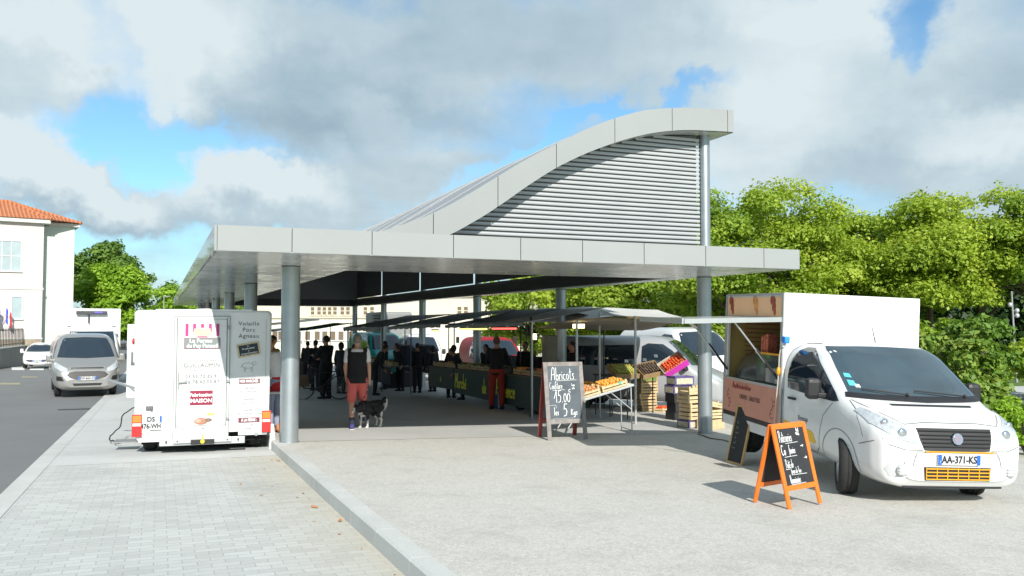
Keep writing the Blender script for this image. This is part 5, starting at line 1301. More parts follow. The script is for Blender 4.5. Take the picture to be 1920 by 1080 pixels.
# ============================================================ STALLS
def gl(s,t): p=HS(s,t); return plat(p.x,p.y)
def hall_root(name,s,t,label,cat,group=None,rz=YAW):
    z=gl(s,t); return empty(name,HS(s,t,z),rz,label,cat,group)
def LH(root,s,t,z):
    """hall coordinates (absolute z) -> local of a hall-aligned root"""
    p=HS(s,t,z)-Vector(root.location); c,sn=math.cos(YAW),math.sin(YAW)
    return Vector((p.x*c+p.y*sn,-p.x*sn+p.y*c,p.z))
poleM=M('pole_aluminium',(.50,.51,.50),.4,.5,.1,5); poleD=M('pole_dark',(.08,.085,.085),.5,.3,.1)
greenp=M('green_stall_panel',(.007,.036,.028),.55,0,.2,2); yell=M('yellow_lettering',(.62,.60,.03),.6,0,.25,6)
canvD=M('grey_awning_canvas',(.20,.205,.20),.8,0,.15,2,.1,8)
def canvas(name,c,tr=.45):
    m,t,b=node_mat(name); b.inputs['Roughness'].default_value=.8; tcn=t.nodes.new('ShaderNodeTexCoord')
    col=rmp(t,tn(t,tcn.outputs['Object'],2.2,6,.65),[(.3,tuple(x*.85 for x in c)),(.7,c)]); t.links.new(col,b.inputs['Base Color'])
    bumpn(t,b,tn(t,tcn.outputs['Object'],5,3),.3,.03)
    tr_=t.nodes.new('ShaderNodeBsdfTranslucent'); t.links.new(col,tr_.inputs['Color']); ms=t.nodes.new('ShaderNodeMixShader'); ms.inputs[0].default_value=tr
    t.links.new(b.outputs[0],ms.inputs[1]); t.links.new(tr_.outputs[0],ms.inputs[2]); t.links.new(ms.outputs[0],t.nodes['Material Output'].inputs[0]); MATS[name]=m; return m
canW=canvas('white_awning_canvas',(.82,.82,.78),.3); canU=canvas('beige_awning_canvas',(.34,.31,.25),.12)
def awning(parent,pts,mat,sag=.05,name='awning',nu=10,nv=8,edge=True):
    """pts: 4 local corners"""
    a,b,c,d=[Vector(p) for p in pts]
    ph=rnd.uniform(0,6)
    def fn(s,t):
        p=(a*(1-s)+b*s)*(1-t)+(d*(1-s)+c*s)*t
        return p-Vector((0,0,sag*math.sin(math.pi*s)*math.sin(math.pi*t)+.012*math.sin(9*s+ph)*math.sin(5*t+ph)))
    mb=MB().sheet(fn,nu,nv,thick=.008)
    return mb.build(name,mat,parent,fix=False)
# --- the green vegetable stall
gs_=hall_root('green_market_stall',6.9,7.5,'long dark green vegetable stall with yellow lettering, under a grey awning','market stall')
Lh=lambda s,t,z: LH(gs_,s,t,z)
def seg_panel(s0,s1,t,zb,zt,th,mb,mi=0):
    a=Lh(s0,t,0);b=Lh(s1,t,0)
    za0,za1=zb if isinstance(zb,tuple) else (zb,zb); zt0,zt1=zt if isinstance(zt,tuple) else (zt,zt)
    oz=gs_.location.z
    vs=[]
    for x in(a.x,a.x+th):
        vs+=[(x,a.y,za0-oz),(x,b.y,za1-oz),(x,b.y,zt1-oz),(x,a.y,zt0-oz)]
    mb.add(vs,[(0,1,2,3),(7,6,5,4),(0,4,5,1),(3,2,6,7),(0,3,7,4),(1,5,6,2)],mi)
mb=MB(); seg_panel(6.85,13.0,7.5,(-.36,-.38),(.40,.30),.04,mb); mb.build('front_panel',greenp,gs_)
mb=MB(); seg_panel(13.05,15.5,7.5,(-.30,-.36),(.30,.26),.04,mb); mb.build('front_panel',greenp,gs_)
mb=MB(); seg_panel(6.85,15.5,7.46,(.40,.27),(.43,.30),1.15,mb); mb.build('counter_top',M('counter_wood',(.10,.075,.05),.7,0,.3,6),gs_)
mb=MB(); a=Lh(6.85,7.545,0); mb.bx(a.x,a.x+1.1,a.y-.0,a.y+.04,.1,.84); mb.build('end_panel',greenp,gs_)
for s_ in(7.4,8.5): 
    p=Lh(s_,7.75,0); w_=wheel(gs_,p.x,p.y,.27,.18); w_.rotation_euler=(0,0,R(90)); w_.location.z=.25
# lettering along the panel (far end first so that it reads left to right)
txt=MB(); oz=gs_.location.z
pS=Lh(12.85,7.5,-.20); hand(txt,'Marché',pS,(0,-1,.008),(0,0,1),.40,.055,ws=.88,slant=.15,off=.006); txt.build('stall_lettering',yell,gs_); txt=MB()
pS=Lh(10.55,7.5,-.20); hand(txt,'de',pS,(0,-1,.008),(0,0,1),.40,.055,ws=.88,slant=.15,off=.006); txt.build('stall_lettering',yell,gs_); txt=MB()
pS=Lh(9.55,7.5,-.18); hand(txt,'Provence',pS,(0,-1,.010),(0,0,1),.42,.06,ws=.90,slant=.15,off=.006); txt.build('stall_lettering',yell,gs_); txt=MB()
pS=Lh(14.3,7.5,-.12); hand(txt,'a',pS,(0,-1,.008),(0,0,1),.3,.03,ws=.88,slant=.15,off=.006)
txt.build('stall_lettering',yell,gs_)
# awning: three sheets at slightly different pitch
canG=canvas('grey_market_canvas',(.30,.31,.30),.10)
awning(gs_,[Lh(6.0,6.75,1.70),Lh(8.3,6.73,1.665),Lh(8.3,8.85,2.05),Lh(6.0,8.8,2.04)],canW,.05)
awning(gs_,[Lh(8.25,6.72,1.67),Lh(11.4,6.7,1.62),Lh(11.4,8.9,2.06),Lh(8.25,8.85,2.06)],canG,.06)
awning(gs_,[Lh(11.3,6.55,1.66),Lh(16.9,6.5,1.56),Lh(16.9,8.9,2.02),Lh(11.3,8.9,2.10)],canG,.09)
for (s_,t_,zt) in((6.1,7.0,1.74),(16.6,7.2,1.7),(11.3,8.95,1.95),(6.2,8.75,1.94),(16.8,8.8,1.88)):
    b=Lh(s_,t_,gl(s_,t_)); MB().cyl(b,Lh(s_,t_,zt),.022,n=8).build('pole',poleD if s_>8 else poleM,gs_)
mb=MB(); mb.bar(Lh(6.1,6.8,1.70),Lh(16.8,6.6,1.63),.03,.03); mb.build('awning_rail',poleD,gs_)
emy=M('fluorescent_yellow_tube',(.8,.75,.2),.4,0,0,emis=((1,.9,.25),1.3)); emr=M('fluorescent_red_tube',(.8,.2,.15),.4,0,0,emis=((1,.12,.1),1.6)); emw=M('warm_lamp',(.9,.8,.5),.4,0,0,emis=((1,.80,.42),3.2))
def tube_light(parent,a,b,mat,name='strip_light'):
    mb=MB(); mb.cyl(a,b,.022,n=8,mi=0); q=Vector((0,0,.035)); mb.bar(Vector(a)+q,Vector(b)+q,.06,.03,mi=1); return mb.build(name,[mat,poleD],parent)
tube_light(gs_,Lh(6.9,6.95,1.56),Lh(8.4,6.95,1.55),emr); tube_light(gs_,Lh(8.8,6.95,1.54),Lh(9.75,6.95,1.53),emy); tube_light(gs_,Lh(9.9,6.95,1.53),Lh(10.8,6.95,1.52),emy); tube_light(gs_,Lh(13.6,7.2,1.45),Lh(14.2,7.2,1.45),emy)
sc2=MB(); sc2.box(Lh(7.1,7.9,.95),(.30,.26,.9),bev=.02); sc2.build('scale_cabinet',M('olive_cabinet',(.16,.15,.11),.6,0,.1),gs_)
emb=MB(); emb.box(Lh(7.6,7.7,1.36),(.02,.34,.14),mi=0); emb.build('work_lamp',emw,gs_)
# --- the fruit stall with the white awning
fs_=hall_root('fruit_stall',5.0,8.7,'fruit stall under a peaked white awning on pale poles beside the near right column','market stall')
LF=lambda s,t,z: LH(fs_,s,t,z)
awning(fs_,[LF(9.2,9.35,1.70),LF(6.77,9.5,1.87),LF(9.4,10.2,2.13),LF(11.5,9.55,2.11)],canW,.05,'left_awning_sheet')
awning(fs_,[LF(6.76,9.52,1.87),LF(5.0,10.35,1.785),LF(7.6,11.2,2.03),LF(9.4,10.22,2.13)],canW,.02,'right_awning_sheet')
awning(fs_,[LF(4.45,7.3,1.79),LF(5.1,10.4,1.76),LF(8.0,11.0,1.50),LF(8.2,8.0,1.56)],canU,.03,'inner_awning_sheet')
awning(fs_,[LF(5.0,10.36,1.78),LF(4.7,10.55,1.47),LF(5.4,10.95,1.50),LF(5.6,10.6,1.78)],canW,.0,'valance',3,3)
mb=MB(); mb.bar(LF(9.2,9.35,1.68),LF(6.77,9.5,1.85),.03,.03); mb.bar(LF(6.77,9.5,1.84),LF(5.0,10.3,1.755),.035,.035); mb.bar(LF(5.0,10.3,1.75),LF(8.2,10.9,1.5),.03,.03); mb.bar(LF(4.45,7.3,1.77),LF(5.1,10.35,1.73),.03,.03); mb.bar(LF(4.6,8.7,1.79),LF(6.6,9.9,1.56),.03,.03)
mb.build('awning_frame',M('timber_frame',(.30,.20,.10),.7,0,.2,10),fs_)
for (s_,t_,zt,mt) in((4.51,8.69,1.84,poleM),(4.9,7.5,1.76,poleM),(9.3,9.4,1.75,poleM),(6.6,7.2,1.85,poleD)):
    mb=MB().cyl(LF(s_,t_,gl(s_,t_)),LF(s_,t_,zt),.026,n=10); mb.cyl(LF(s_,t_,gl(s_,t_)),LF(s_,t_,gl(s_,t_)+.05),.04,n=10); mb.build('pole',mt,fs_)
mb=MB(); mb.box(LF(5.3,7.75,1.62),(.24,.12,.09),rz=.3); mb.build('lamp',emw,fs_)
# ---- crates
wood=M('crate_wood',(.52,.38,.20),.75,0,.22,14); woodl=M('crate_wood_light',(.62,.48,.28),.75,0,.2,14)
blkbox=M('black_carton',(.02,.02,.022),.6,0,.1); purp=M('purple_carton',(.10,.08,.22),.6,0,.15,12); cart=M('brown_carton',(.38,.25,.12),.8,0,.15,8); labm=M('carton_label',(.55,.50,.36),.6,0,.35,25); grnl=M('green_label',(.14,.22,.04),.6,0,.4,20)
def crate(name,loc,rz,sz,mat,label,group,cat='crate',fruit=None,open_=True,lab=None,tilt=0,band=None,parent=None):
    r=empty(name,loc,rz,label,cat,group); 
    if tilt: r.rotation_euler=(Matrix.Rotation(rz,3,'Z')@Matrix.Rotation(tilt,3,'Y')).to_euler()
    x,y,z=sz; mb=MB(); t=.012
    nsl=2 if z<.2 else 3
    for k_ in range(nsl):
        z0=z*(.04+k_*(.92/nsl)); z1=z0+z*.92/nsl-.018
        if mat in(wood,woodl):
            mb.bx(-x/2,x/2,-y/2,-y/2+t,z0,z1); mb.bx(-x/2,x/2,y/2-t,y/2,z0,z1); mb.bx(-x/2,-x/2+t,-y/2+t,y/2-t,z0,z1); mb.bx(x/2-t,x/2,-y/2+t,y/2-t,z0,z1)
    if mat not in(wood,woodl):
        mb.bx(-x/2,x/2,-y/2,-y/2+t,0,z); mb.bx(-x/2,x/2,y/2-t,y/2,0,z); mb.bx(-x/2,-x/2+t,-y/2+t,y/2-t,0,z); mb.bx(x/2-t,x/2,-y/2+t,y/2-t,0,z)
        mb.bx(-x/2+t,x/2-t,-y/2+t,y/2-t,0,.012)
    else:
        for sx_ in(-1,1):
            for sy_ in(-1,1): mb.box((sx_*(x/2-.025),sy_*(y/2-.025),z*.52),(.035,.035,z*1.02))
        mb.bx(-x/2+t,x/2-t,-y/2+t,y/2-t,z*.03,z*.08)
    mb.build('crate_sides',mat,r)
    if lab:
        mb=MB(); mb.bx(-x*.42,x*.42,-y/2-.004,-y/2-.0005,z*.12,z*.78); mb.bx(-x/2-.004,-x/2-.0005,-y*.42,y*.42,z*.12,z*.78); mb.build('crate_label',lab,r)
    if band:
        mb=MB(); mb.bx(-x/2-.003,x/2+.003,-y/2-.003,-y/2-.0005,z*.82,z+.002); mb.bx(-x/2-.003,-x/2-.0005,-y/2,y/2,z*.82,z+.002); mb.build('crate_band',band,r)
    if fruit: heap(r,x*.92,y*.92,z*.72,fruit)
    return r
def fruitm(name,c,c2):
    m,t,b=node_mat(name); b.inputs['Roughness'].default_value=.42; b.inputs['Coat Weight'].default_value=.15
    tcn=t.nodes.new('ShaderNodeTexCoord'); t.links.new(rmp(t,tn(t,tcn.outputs['Object'],16,3,.6),[(.35,c),(.65,c2)]),b.inputs['Base Color']); return m
apri=fruitm('apricot_skin',(.72,.26,.03),(.80,.42,.08)); toma=fruitm('tomato_skin',(.50,.02,.01),(.68,.14,.02)); lemo=fruitm('melon_skin',(.42,.40,.08),(.30,.30,.05)); lem2=fruitm('lemon_skin',(.75,.65,.04),(.60,.62,.05)); veg=fruitm('greens',(.04,.09,.02),(.09,.12,.03)); darkv=fruitm('dark_vegetables',(.05,.03,.03),(.10,.07,.03)); peach=fruitm('peach_skin',(.55,.18,.07),(.62,.34,.14))
def heap(parent,x,y,z,mat,r=.032,name='fruit_heap',layers=2,label=None):
    mb=MB()
    for l in range(layers):
        nx=max(1,int(x/(2.05*r))-l); ny=max(1,int(y/(2.05*r))-l)
        for i in range(nx):
            for j in range(ny):
                px_=(i-(nx-1)/2)*2.02*r+rnd.uniform(-.2,.2)*r; py_=(j-(ny-1)/2)*2.02*r+rnd.uniform(-.2,.2)*r
                q=r*rnd.uniform(.88,1.08); mb.ball((px_,py_,z+l*r*1.4+rnd.uniform(-.15,.15)*r),(q,q,q*.95),8,6)
    o=mb.build(name,mat,parent); o['kind']='stuff'; return o
# apricot display: tilted trestle in the sun
tb_=G(1189,813); tt=Vector((D2[0],D2[1],0)); 
tab=empty('trestle_table',(tb_.x,tb_.y,tb_.z),YAW-R(8),'folding metal trestle table tilted towards the left, carrying crates of apricots','table')
TL_=1.45; h0,h1=.52,.90; ang=math.atan2(h1-h0,TL_)
met=M('white_metal_table',(.56,.58,.58),.35,.4,.05)
mm=Matrix.Rotation(-ang,4,'Y')
mb=MB(); mb.box((-TL_/2,.27,(h0+h1)/2),(TL_/math.cos(ang),.58,.025),mat=mm,mi=0)
for k_ in range(6): mb.box((-TL_/2,.02+.10*k_,(h0+h1)/2+.02),(TL_/math.cos(ang),.035,.012),mat=mm)
mb.build('table_top',met,tab)
for y in(.02,.54):
    mb=MB(); mb.cyl((-.03,y,0),(-.05,y,h1-.02),.013,n=8); mb.build('leg',met,tab)
    mb=MB(); mb.cyl((-TL_+.08,y,0),(-TL_+.5,y,h0+.1),.013,n=8); mb.build('leg',met,tab)
    mb=MB(); mb.cyl((-.04,y,.45),(-.45,y,h1-.13),.010,n=8); mb.build('brace',met,tab)
mb=MB(); mb.cyl((-.03,.02,.06),(-.03,.54,.06),.010,n=8); mb.build('foot_rail',met,tab)
tabm=Matrix.Translation(tab.location)@Matrix.Rotation(YAW-R(8),4,'Z')
for k_,(xx,yy,ft,lb_) in enumerate(((-.36,.14,apri,'pale wood crate heaped with apricots at the raised right end of the trestle table'),(-.36,.44,apri,'rear crate of apricots at the raised right end of the trestle table'),(-.90,.14,peach,'pale wood crate of peaches at the lower left end of the trestle table'),(-.90,.44,peach,'rear crate of peaches at the lower left end of the trestle table'))):
    z=h1+xx*math.tan(ang)+.03
    c=crate('fruit_crate',tabm@Vector((xx,yy,z)),YAW-R(8),(.52,.29,.12),woodl,lb_,'fruit crates on the trestle table',fruit=ft)
    c.rotation_euler=(Matrix.Rotation(YAW-R(8),3,'Z')@Matrix.Rotation(-ang,3,'Y')).to_euler()
tg=MB(); m_=tabm@Vector((-.25,.0,h1+.02)); tg.box((0,0,0),(.09,.01,.06)); o=tg.build('price_tag',M('tag_green',(.1,.5,.35),.6,0,.1),None,(m_.x,m_.y,m_.z+.03),(0,0,YAW)); tag(o,'small green price ticket pinned on the sunlit apricot crate','price tag')
# tray tables under the awning
def tray_table(name,s,t,w_,d_,h_,label,tiltx=0):
    r=hall_root(name,s,t,label,'table'); mb=MB(); m=Matrix.Rotation(tiltx,4,'Y')
    mb.box((0,0,h_),(w_,d_,.03),mat=m); mb.build('table_top',M('dark_board',(.06,.05,.04),.7,0,.2),r)
    for x in(-w_/2+.05,w_/2-.05):
        for y in(-d_/2+.05,d_/2-.05): MB().cyl((x,y,0),(x,y,h_-.02+(-x*math.tan(tiltx))),.016,n=6).build('leg',poleD,r)
    return r
tray_table('display_table',6.7,9.9,1.7,.8,.98,'dark display table holding tilted fruit trays under the white awning')
def tray(s,t,z,w_,d_,h_,mat,label,fruit,tx,ty,group='tilted fruit trays',lab=None):
    c=crate('fruit_tray',HS(s,t,z),YAW,(w_,d_,h_),mat,label,group,cat='tray',fruit=fruit)
    c.rotation_euler=(Matrix.Rotation(YAW,3,'Z')@Matrix.Rotation(tx,3,'X')@Matrix.Rotation(ty,3,'Y')).to_euler(); return c
zt=gl(6.5,9.8)+1.0
mag=M('magenta_film',(.62,.03,.42),.3,0,.15,20)
tray(6.55,9.55,zt+.02,.66,.5,.12,cart,'brown tray of yellow melons nearest the pale pole under the awning',lemo,R(28),0)
tray(6.35,10.15,zt+.05,.55,.5,.12,cart,'brown tray of dark fruit between the melons and the tomatoes',darkv,R(28),R(-12))
c=tray(6.0,10.62,zt+.20,.62,.42,.14,M('white_carton',(.62,.56,.46),.6,0,.1),'steeply tilted tray of shiny tomatoes with a magenta edge beside the column',toma,R(30),R(-38))
mb=MB(); mb.bx(-.315,.315,-.225,-.212,-.02,.15); mb.build('magenta_wrap',mag,c)
heap_tags=[]
# price tickets standing in the trays
for k_,(s_,t_,z_) in enumerate(((6.7,9.75,zt+.30),(6.6,10.2,zt+.33),(6.5,10.45,zt+.42))):
    mb=MB().box((0,0,0),(.10,.008,.07)); o=mb.build('price_tag',whs,None,HS(s_,t_,z_),(R(-15),.1,YAW)); tag(o,('white price ticket standing over the yellow melons','white price ticket standing over the dark fruit','white price ticket behind the tomato tray')[k_],'price tag','white price tickets')
# crates stacked in the open
def stack(px,py,n,sz,mats,labels,group,rz=YAW,jit=.03,dz=None,labs=None,bands=None):
    b=G(px,py); z=b.z
    for k_ in range(n):
        mt=mats[k_ if k_<len(mats) else -1]
        crate('crate',Vector((b.x+rnd.uniform(-jit,jit),b.y+rnd.uniform(-jit,jit)+.2,z)),rz+rnd.uniform(-.06,.06),sz,mt,labels(k_),group,lab=(labs[k_] if labs else None),band=(bands[k_] if bands else None)); z+=sz[2]+.004
    return z
ordn=['bottom','second','third','fourth','fifth','sixth']
def lab5(k_): return ['bottom wooden crate of the stack just right of the pale awning pole','second wooden crate up in the stack beside the pale pole','third wooden crate up in the stack beside the pale pole','fourth wooden crate up in the stack beside the pale pole','top wooden crate under the green carton beside the pale pole','green printed carton on top of the wooden stack beside the pale pole'][k_]
bq=G(1214,771)
stack(1214,771,6,(.50,.36,.150),[wood]*5+[cart],lab5,'wooden crates stacked by the pale pole',labs=[None]*5+[grnl])
stack(1277,788,5,(.50,.36,.195),[blkbox,blkbox,blkbox,purp,purp],lambda k_:['bottom black carton of the dark stack left of the near right column','second black carton of the dark stack left of the near right column','third black carton of the dark stack left of the near right column','lower purple printed carton of the dark stack','top purple printed carton of the dark stack'][k_],'cartons stacked by the near right column',labs=[None,None,None,labm,labm])
stack(1303,803,5,(.50,.36,.165),[purp,woodl,woodl,woodl,woodl],lambda k_:['bottom purple printed carton under the light wooden crates','second item up, a light wooden crate on the purple carton','third item up, a light wooden crate near the column','fourth item up, a light wooden crate near the column','topmost light wooden crate beside the near right column'][k_],'light crates stacked by the near right column',labs=[labm,None,None,None,None],rz=YAW+.15)
bz_=G(1341,805)
c=crate('cardboard_box',Vector((bz_.x-.05,bz_.y+.15,bz_.z)),YAW+.35,(.48,.34,.20),M('pale_carton',(.55,.42,.24),.8,0,.15,8),'pale cardboard box lying at the foot of the truck, right of the crates','boxes by the truck',cat='box')
c=crate('crate',Vector((bz_.x-.03,bz_.y+.25,bz_.z+.21)),YAW+.1,(.56,.4,.20),woodl,'wide light wooden crate lying on the pale cardboard box beside the truck','boxes by the truck',fruit=None)
c=crate('crate',Vector((bz_.x+.0,bz_.y+.35,bz_.z+.43)),YAW-.3,(.42,.32,.12),woodl,'small tilted wooden crate on top of the pile beside the truck','boxes by the truck',tilt=R(10))
bz2=G(1243,772); crate('fruit_crate',Vector((bz2.x,bz2.y,bz2.z)),YAW+.5,(.50,.30,.12),woodl,'wooden crate of red tomatoes on the ground between the two stacks','crate on the ground',fruit=toma,tilt=R(0))
# crates & produce seen on the counters (shade)
lowt=tray_table('display_table',5.9,8.2,1.9,.8,.68,'low dark table with lemons behind the trestle table')
zz_=gl(5.9,8.2)+.70
for k_,(t_,ft,lb_) in enumerate(((7.6,lem2,'box of bright lemons just right of the grey A-board'),(8.1,apri,'box of oranges behind the trestle table'),(8.6,apri,'box of clementines next to the pale pole'))):
    crate('fruit_crate',HS(5.6,t_,zz_),YAW,(.42,.32,.13),wood,lb_,'fruit boxes on the low table',fruit=ft)
prod=[(7.15,wood,peach),(7.75,wood,darkv),(8.35,wood,apri),(8.95,blkbox,veg),(9.7,blkbox,veg),(10.3,wood,veg),(10.9,wood,darkv),(11.5,wood,veg),(12.1,cart,lemo),(12.7,wood,veg),(13.3,wood,toma),(13.9,wood,peach),(14.5,wood,veg),(15.1,wood,darkv)]
ctz=lambda s_: .43+(.30-.43)*(s_-6.85)/(15.5-6.85)
names={id(peach):'peaches',id(darkv):'dark vegetables',id(apri):'apricots',id(veg):'leafy greens',id(lemo):'melons',id(toma):'tomatoes'}
for k_,(s_,mt,ft) in enumerate(prod):
    pos=['nearest the end of','second along','third along','fourth along','fifth along','sixth along','seventh along','eighth along','ninth along','tenth along','eleventh along','twelfth along','thirteenth along','at the far end of'][k_]
    crate('fruit_crate',HS(s_,7.78,ctz(s_)+.004),YAW+R(90),(.52,.38,.14),mt,'crate of %s %s the green stall counter'%(names[id(ft)],pos),'crates along the green stall',fruit=ft)
# --- second row: far stalls
def simple_stall(name,s0,s1,t0,t1,zt,label,cmat,tmat,amat,counter=True,zc=.85,pitch=.46,sheets=1,poles=True):
    r=hall_root(name,s0,t0,label,'market stall'); Lr=lambda s,t,z: LH(r,s,t,z)
    if counter:
        a=Lr(s0+.4,t0+.5,0);b=Lr(s1-.4,t0+1.2,0)
        MB().bx(a.x,b.x,a.y,b.y,zc-.04,zc).build('counter_top',tmat,r); MB().bx(a.x,a.x+.03,a.y,b.y,.2,zc-.045).build('front_cloth',cmat,r)
    awning(r,[Lr(s0,t0,zt),Lr(s1,t0,zt-.05),Lr(s1,t1,zt+pitch),Lr(s0,t1,zt+pitch)],amat,.08)
    if poles:
        for s_,t_ in((s0+.15,t0+.15),(s1-.15,t0+.15),(s0+.15,t1-.15),(s1-.15,t1-.15)):
            MB().cyl(Lr(s_,t_,gl(s_,t_)),Lr(s_,t_,zt+(pitch if t_>(t0+t1)/2 else 0)-.02),.02,n=8).build('pole',poleD,r)
    return r
navyc2=M('navy_garment',(.02,.025,.05),.9,0,.1); dkc=M('dark_cloth',(.035,.035,.04),.9,0,.2,3); tealc=canvas('teal_canvas',(.04,.22,.21),.3); palec=canvas('pale_canvas',(.50,.50,.47),.3)
st2=simple_stall('market_stall',17.4,23.5,6.3,9.0,1.56,'dark market stall with trestle counter beyond the green stall',dkc,M('zinc_counter',(.16,.16,.16),.5,.3,.1),canG,zc=.85)
st3=simple_stall('market_stall',24.5,29.5,4.6,7.0,1.36,'far stall under a turquoise awning in the middle of the hall',dkc,dkc,tealc,pitch=.34)
st4=simple_stall('market_stall',29.0,36.5,-.9,2.4,1.36,'far stall under a pale awning between the lettered trailer and first column',M('cream_cloth',(.45,.42,.34),.9,0,.1),dkc,palec,pitch=.12)
st5=simple_stall('market_stall',31,37,2.6,6.2,1.22,'far stall under a pale grey awning behind the first column',M('cream_cloth2',(.40,.38,.3),.9,0,.1),dkc,palec,pitch=.25)
for k_,(s_,mt,ft) in enumerate(((18.3,wood,veg),(19.2,wood,darkv),(20.1,blkbox,toma),(21.0,wood,veg),(21.9,wood,lemo),(22.7,wood,peach))):
    crate('fruit_crate',HS(s_,7.1,gl(17.4,6.3)+.85),YAW+R(90),(.6,.4,.16),mt,'crate of %s, number %s from the near end of the dark stall'%(names[id(ft)],['one','two','three','four','five','six'][k_]),'crates on the dark stall',fruit=ft)
# crates under and around the dark stall
for k_,(px_,py_,mt) in enumerate(((735,728,blkbox),(752,726,blkbox),(770,724,dkc))):
    b=G(px_,py_); crate('plastic_crate',b,YAW+.2*k_,(.6,.4,.55),M('black_crate',(.012,.012,.014),.6,0,.1) ,['leftmost black crate under the dark stall','middle black crate under the dark stall','rightmost black crate under the dark stall'][k_],'black crates under the dark stall')

# stacks of dark folding crates and cartons behind the green stall
bcr=M('black_crate2',(.014,.015,.017),.6,0,.2,8); gcr=M('dark_green_crate',(.012,.05,.03),.6,0,.2,8)
k_=0
for s_ in (9.6,10.5,11.4,12.4,13.3,14.3,15.2,16.2):
    zt_=gl(s_,9.75); n_=2+(k_%3)
    for j_ in range(n_):
        crate('plastic_crate',HS(s_+rnd.uniform(-.05,.05),9.75+rnd.uniform(-.04,.04),zt_+j_*.334),YAW+rnd.uniform(-.1,.1),(.62,.72,.33),bcr if (k_+j_)%3 else gcr,
          'dark crate %s of the %s stack behind the green stall'%(['at the bottom','second from the ground','third from the ground','on top'][j_],['first','second','third','fourth','fifth','sixth','seventh','last'][k_]),'dark crates stacked behind the green stall')
    k_+=1
# clothes rails of the dark stall
for q_,(s_,t_) in enumerate(((19.5,8.6),(22.0,8.5))):
    r=hall_root('clothes_rail',s_,t_,['nearer rail of dark clothes hanging at the back of the dark stall','farther rail of dark clothes hanging at the back of the dark stall'][q_],'clothes rail')
    mb=MB(); mb.tube([(0,-.9,0),(0,-.9,1.65),(0,.9,1.65),(0,.9,0)],.02,6); mb.build('rail_frame',poleD,r)
    for i in range(9):
        y=-.8+.2*i; h_=rnd.uniform(.7,1.0); c_=rnd.choice([dkc,navyc2,M('maroon_cloth',(.06,.015,.02),.9,0,.1),M('slate_cloth',(.05,.06,.07),.9,0,.1)])
        mb=MB(); mb.prism([(-.22,1.60-h_),(.22,1.60-h_),(.20,1.48),(.05,1.62),(-.05,1.62),(-.20,1.48)],(0,y,0),(1,0,0),(0,0,1),.07); mb.build('garment',c_,r)
# second line of boxes on the far half and hanging price boards
for q_,(s_,z_) in enumerate(((7.9,1.28),(9.2,1.25),(12.2,1.2))):
    r=empty('price_board',HS(s_,7.35,z_),YAW,['hanging price card above the near end of the green stall','hanging price card above the middle of the green stall','hanging price card above the far part of the green stall'][q_],'price card')
    MB().box((0,0,0),(.01,.26,.18)).build('card',M('card_pale',(.4,.4,.36),.7,0,.1),r); MB().cyl((0,0,.09),(0,0,.35),.003,n=4).build('string',poleD,r)

# fringed valances hanging from the awning fronts
def valance(parent,a,b,drop,mat,n=26):
    a=Vector(a);b=Vector(b)
    def fn(s_,t_):
        p=a.lerp(b,s_); d=drop*(1+.12*math.sin(s_*n*2.1)+.06*math.sin(s_*n*5)); q=Vector(((b-a).y,-(b-a).x,0)).normalized()*.02*math.sin(s_*n*3)*t_
        return p-Vector((0,0,d*t_))+q
    return MB().sheet(fn,n*2,3).build('valance',mat,parent,fix=False)
valance(gs_,Lh(6.0,6.74,1.70),Lh(11.4,6.69,1.62),.07,canG); valance(gs_,Lh(11.3,6.54,1.66),Lh(16.9,6.49,1.56),.09,canG)
L2=lambda s,t,z: LH(st2,s,t,z)
valance(st2,L2(17.4,6.29,1.56),L2(23.5,6.29,1.51),.14,canG)
awning(gs_,[Lh(8.5,8.9,2.06),Lh(14.5,8.9,2.08),Lh(14.5,10.6,1.72),Lh(8.5,10.6,1.72)],canG,.06)
for (s_,t_) in((9.0,10.4),(14.2,10.4)): MB().cyl(Lh(s_,t_,gl(s_,t_)),Lh(s_,t_,1.74),.02,n=8).build('pole',poleD,gs_)
# ============================================================ PEOPLE
skin=M('skin',(.52,.28,.19),.55,0,.08,10); skin2=M('skin_tanned',(.40,.20,.13),.55,0,.08,10)
def fuse(mb,name,mats,parent,vox=.012,smooth=3,dec=0):
    o=mb.build(name,mats,parent)
    m=o.modifiers.new('r','REMESH'); m.mode='VOXEL'; m.voxel_size=vox; m.use_smooth_shade=True
    m=o.modifiers.new('s','SMOOTH'); m.factor=.5; m.iterations=smooth
    if dec: m=o.modifiers.new('d','DECIMATE'); m.ratio=dec
    bake(o); return o
def cap_(mb,a,b,r0,r1):
    mb.cyl(a,b,r0,r1,12,caps=False); mb.ball(a,(r0,)*3,12,8); mb.ball(b,(r1,)*3,12,8)
def ringloft(mb,rs_,n=20):
    mb.loft([[Vector((cx+rx*math.cos(2*math.pi*i/n),cy+ry*math.sin(2*math.pi*i/n),z)) for i in range(n)] for (z,cx,cy,rx,ry) in rs_])
def hand_(mb,w_,d,side,r=.009,curl=.6):
    """w_: wrist, d: direction of the forearm; five fingers"""
    w_=Vector(w_); d=Vector(d).normalized(); sd=Vector((0,1,0)); sd=(sd-d*sd.dot(d)).normalized(); nn=d.cross(sd)*side
    pc=w_+d*.045; mb.ball(pc,(.026,.040,.048),10,8,rot=Matrix((nn,sd,d)).transposed())
    for i,(o_,L_) in enumerate(((-.030,.062),(-.010,.072),(.011,.068),(.030,.052))):
        a=pc+sd*o_+d*.035; b=a+(d*.8-nn*.25*curl)*L_*.5; c=b+(d*.5-nn*.75*curl)*L_*.5; cap_(mb,a,b,r,r*.92); cap_(mb,b,c,r*.92,r*.8)
    a=pc+sd*.034-d*.015; b=a+(sd*.6+d*.6-nn*.3)*.035; c=b+(d*.8-nn*.3)*.028; cap_(mb,a,b,r*1.15,r); cap_(mb,b,c,r,r*.85)
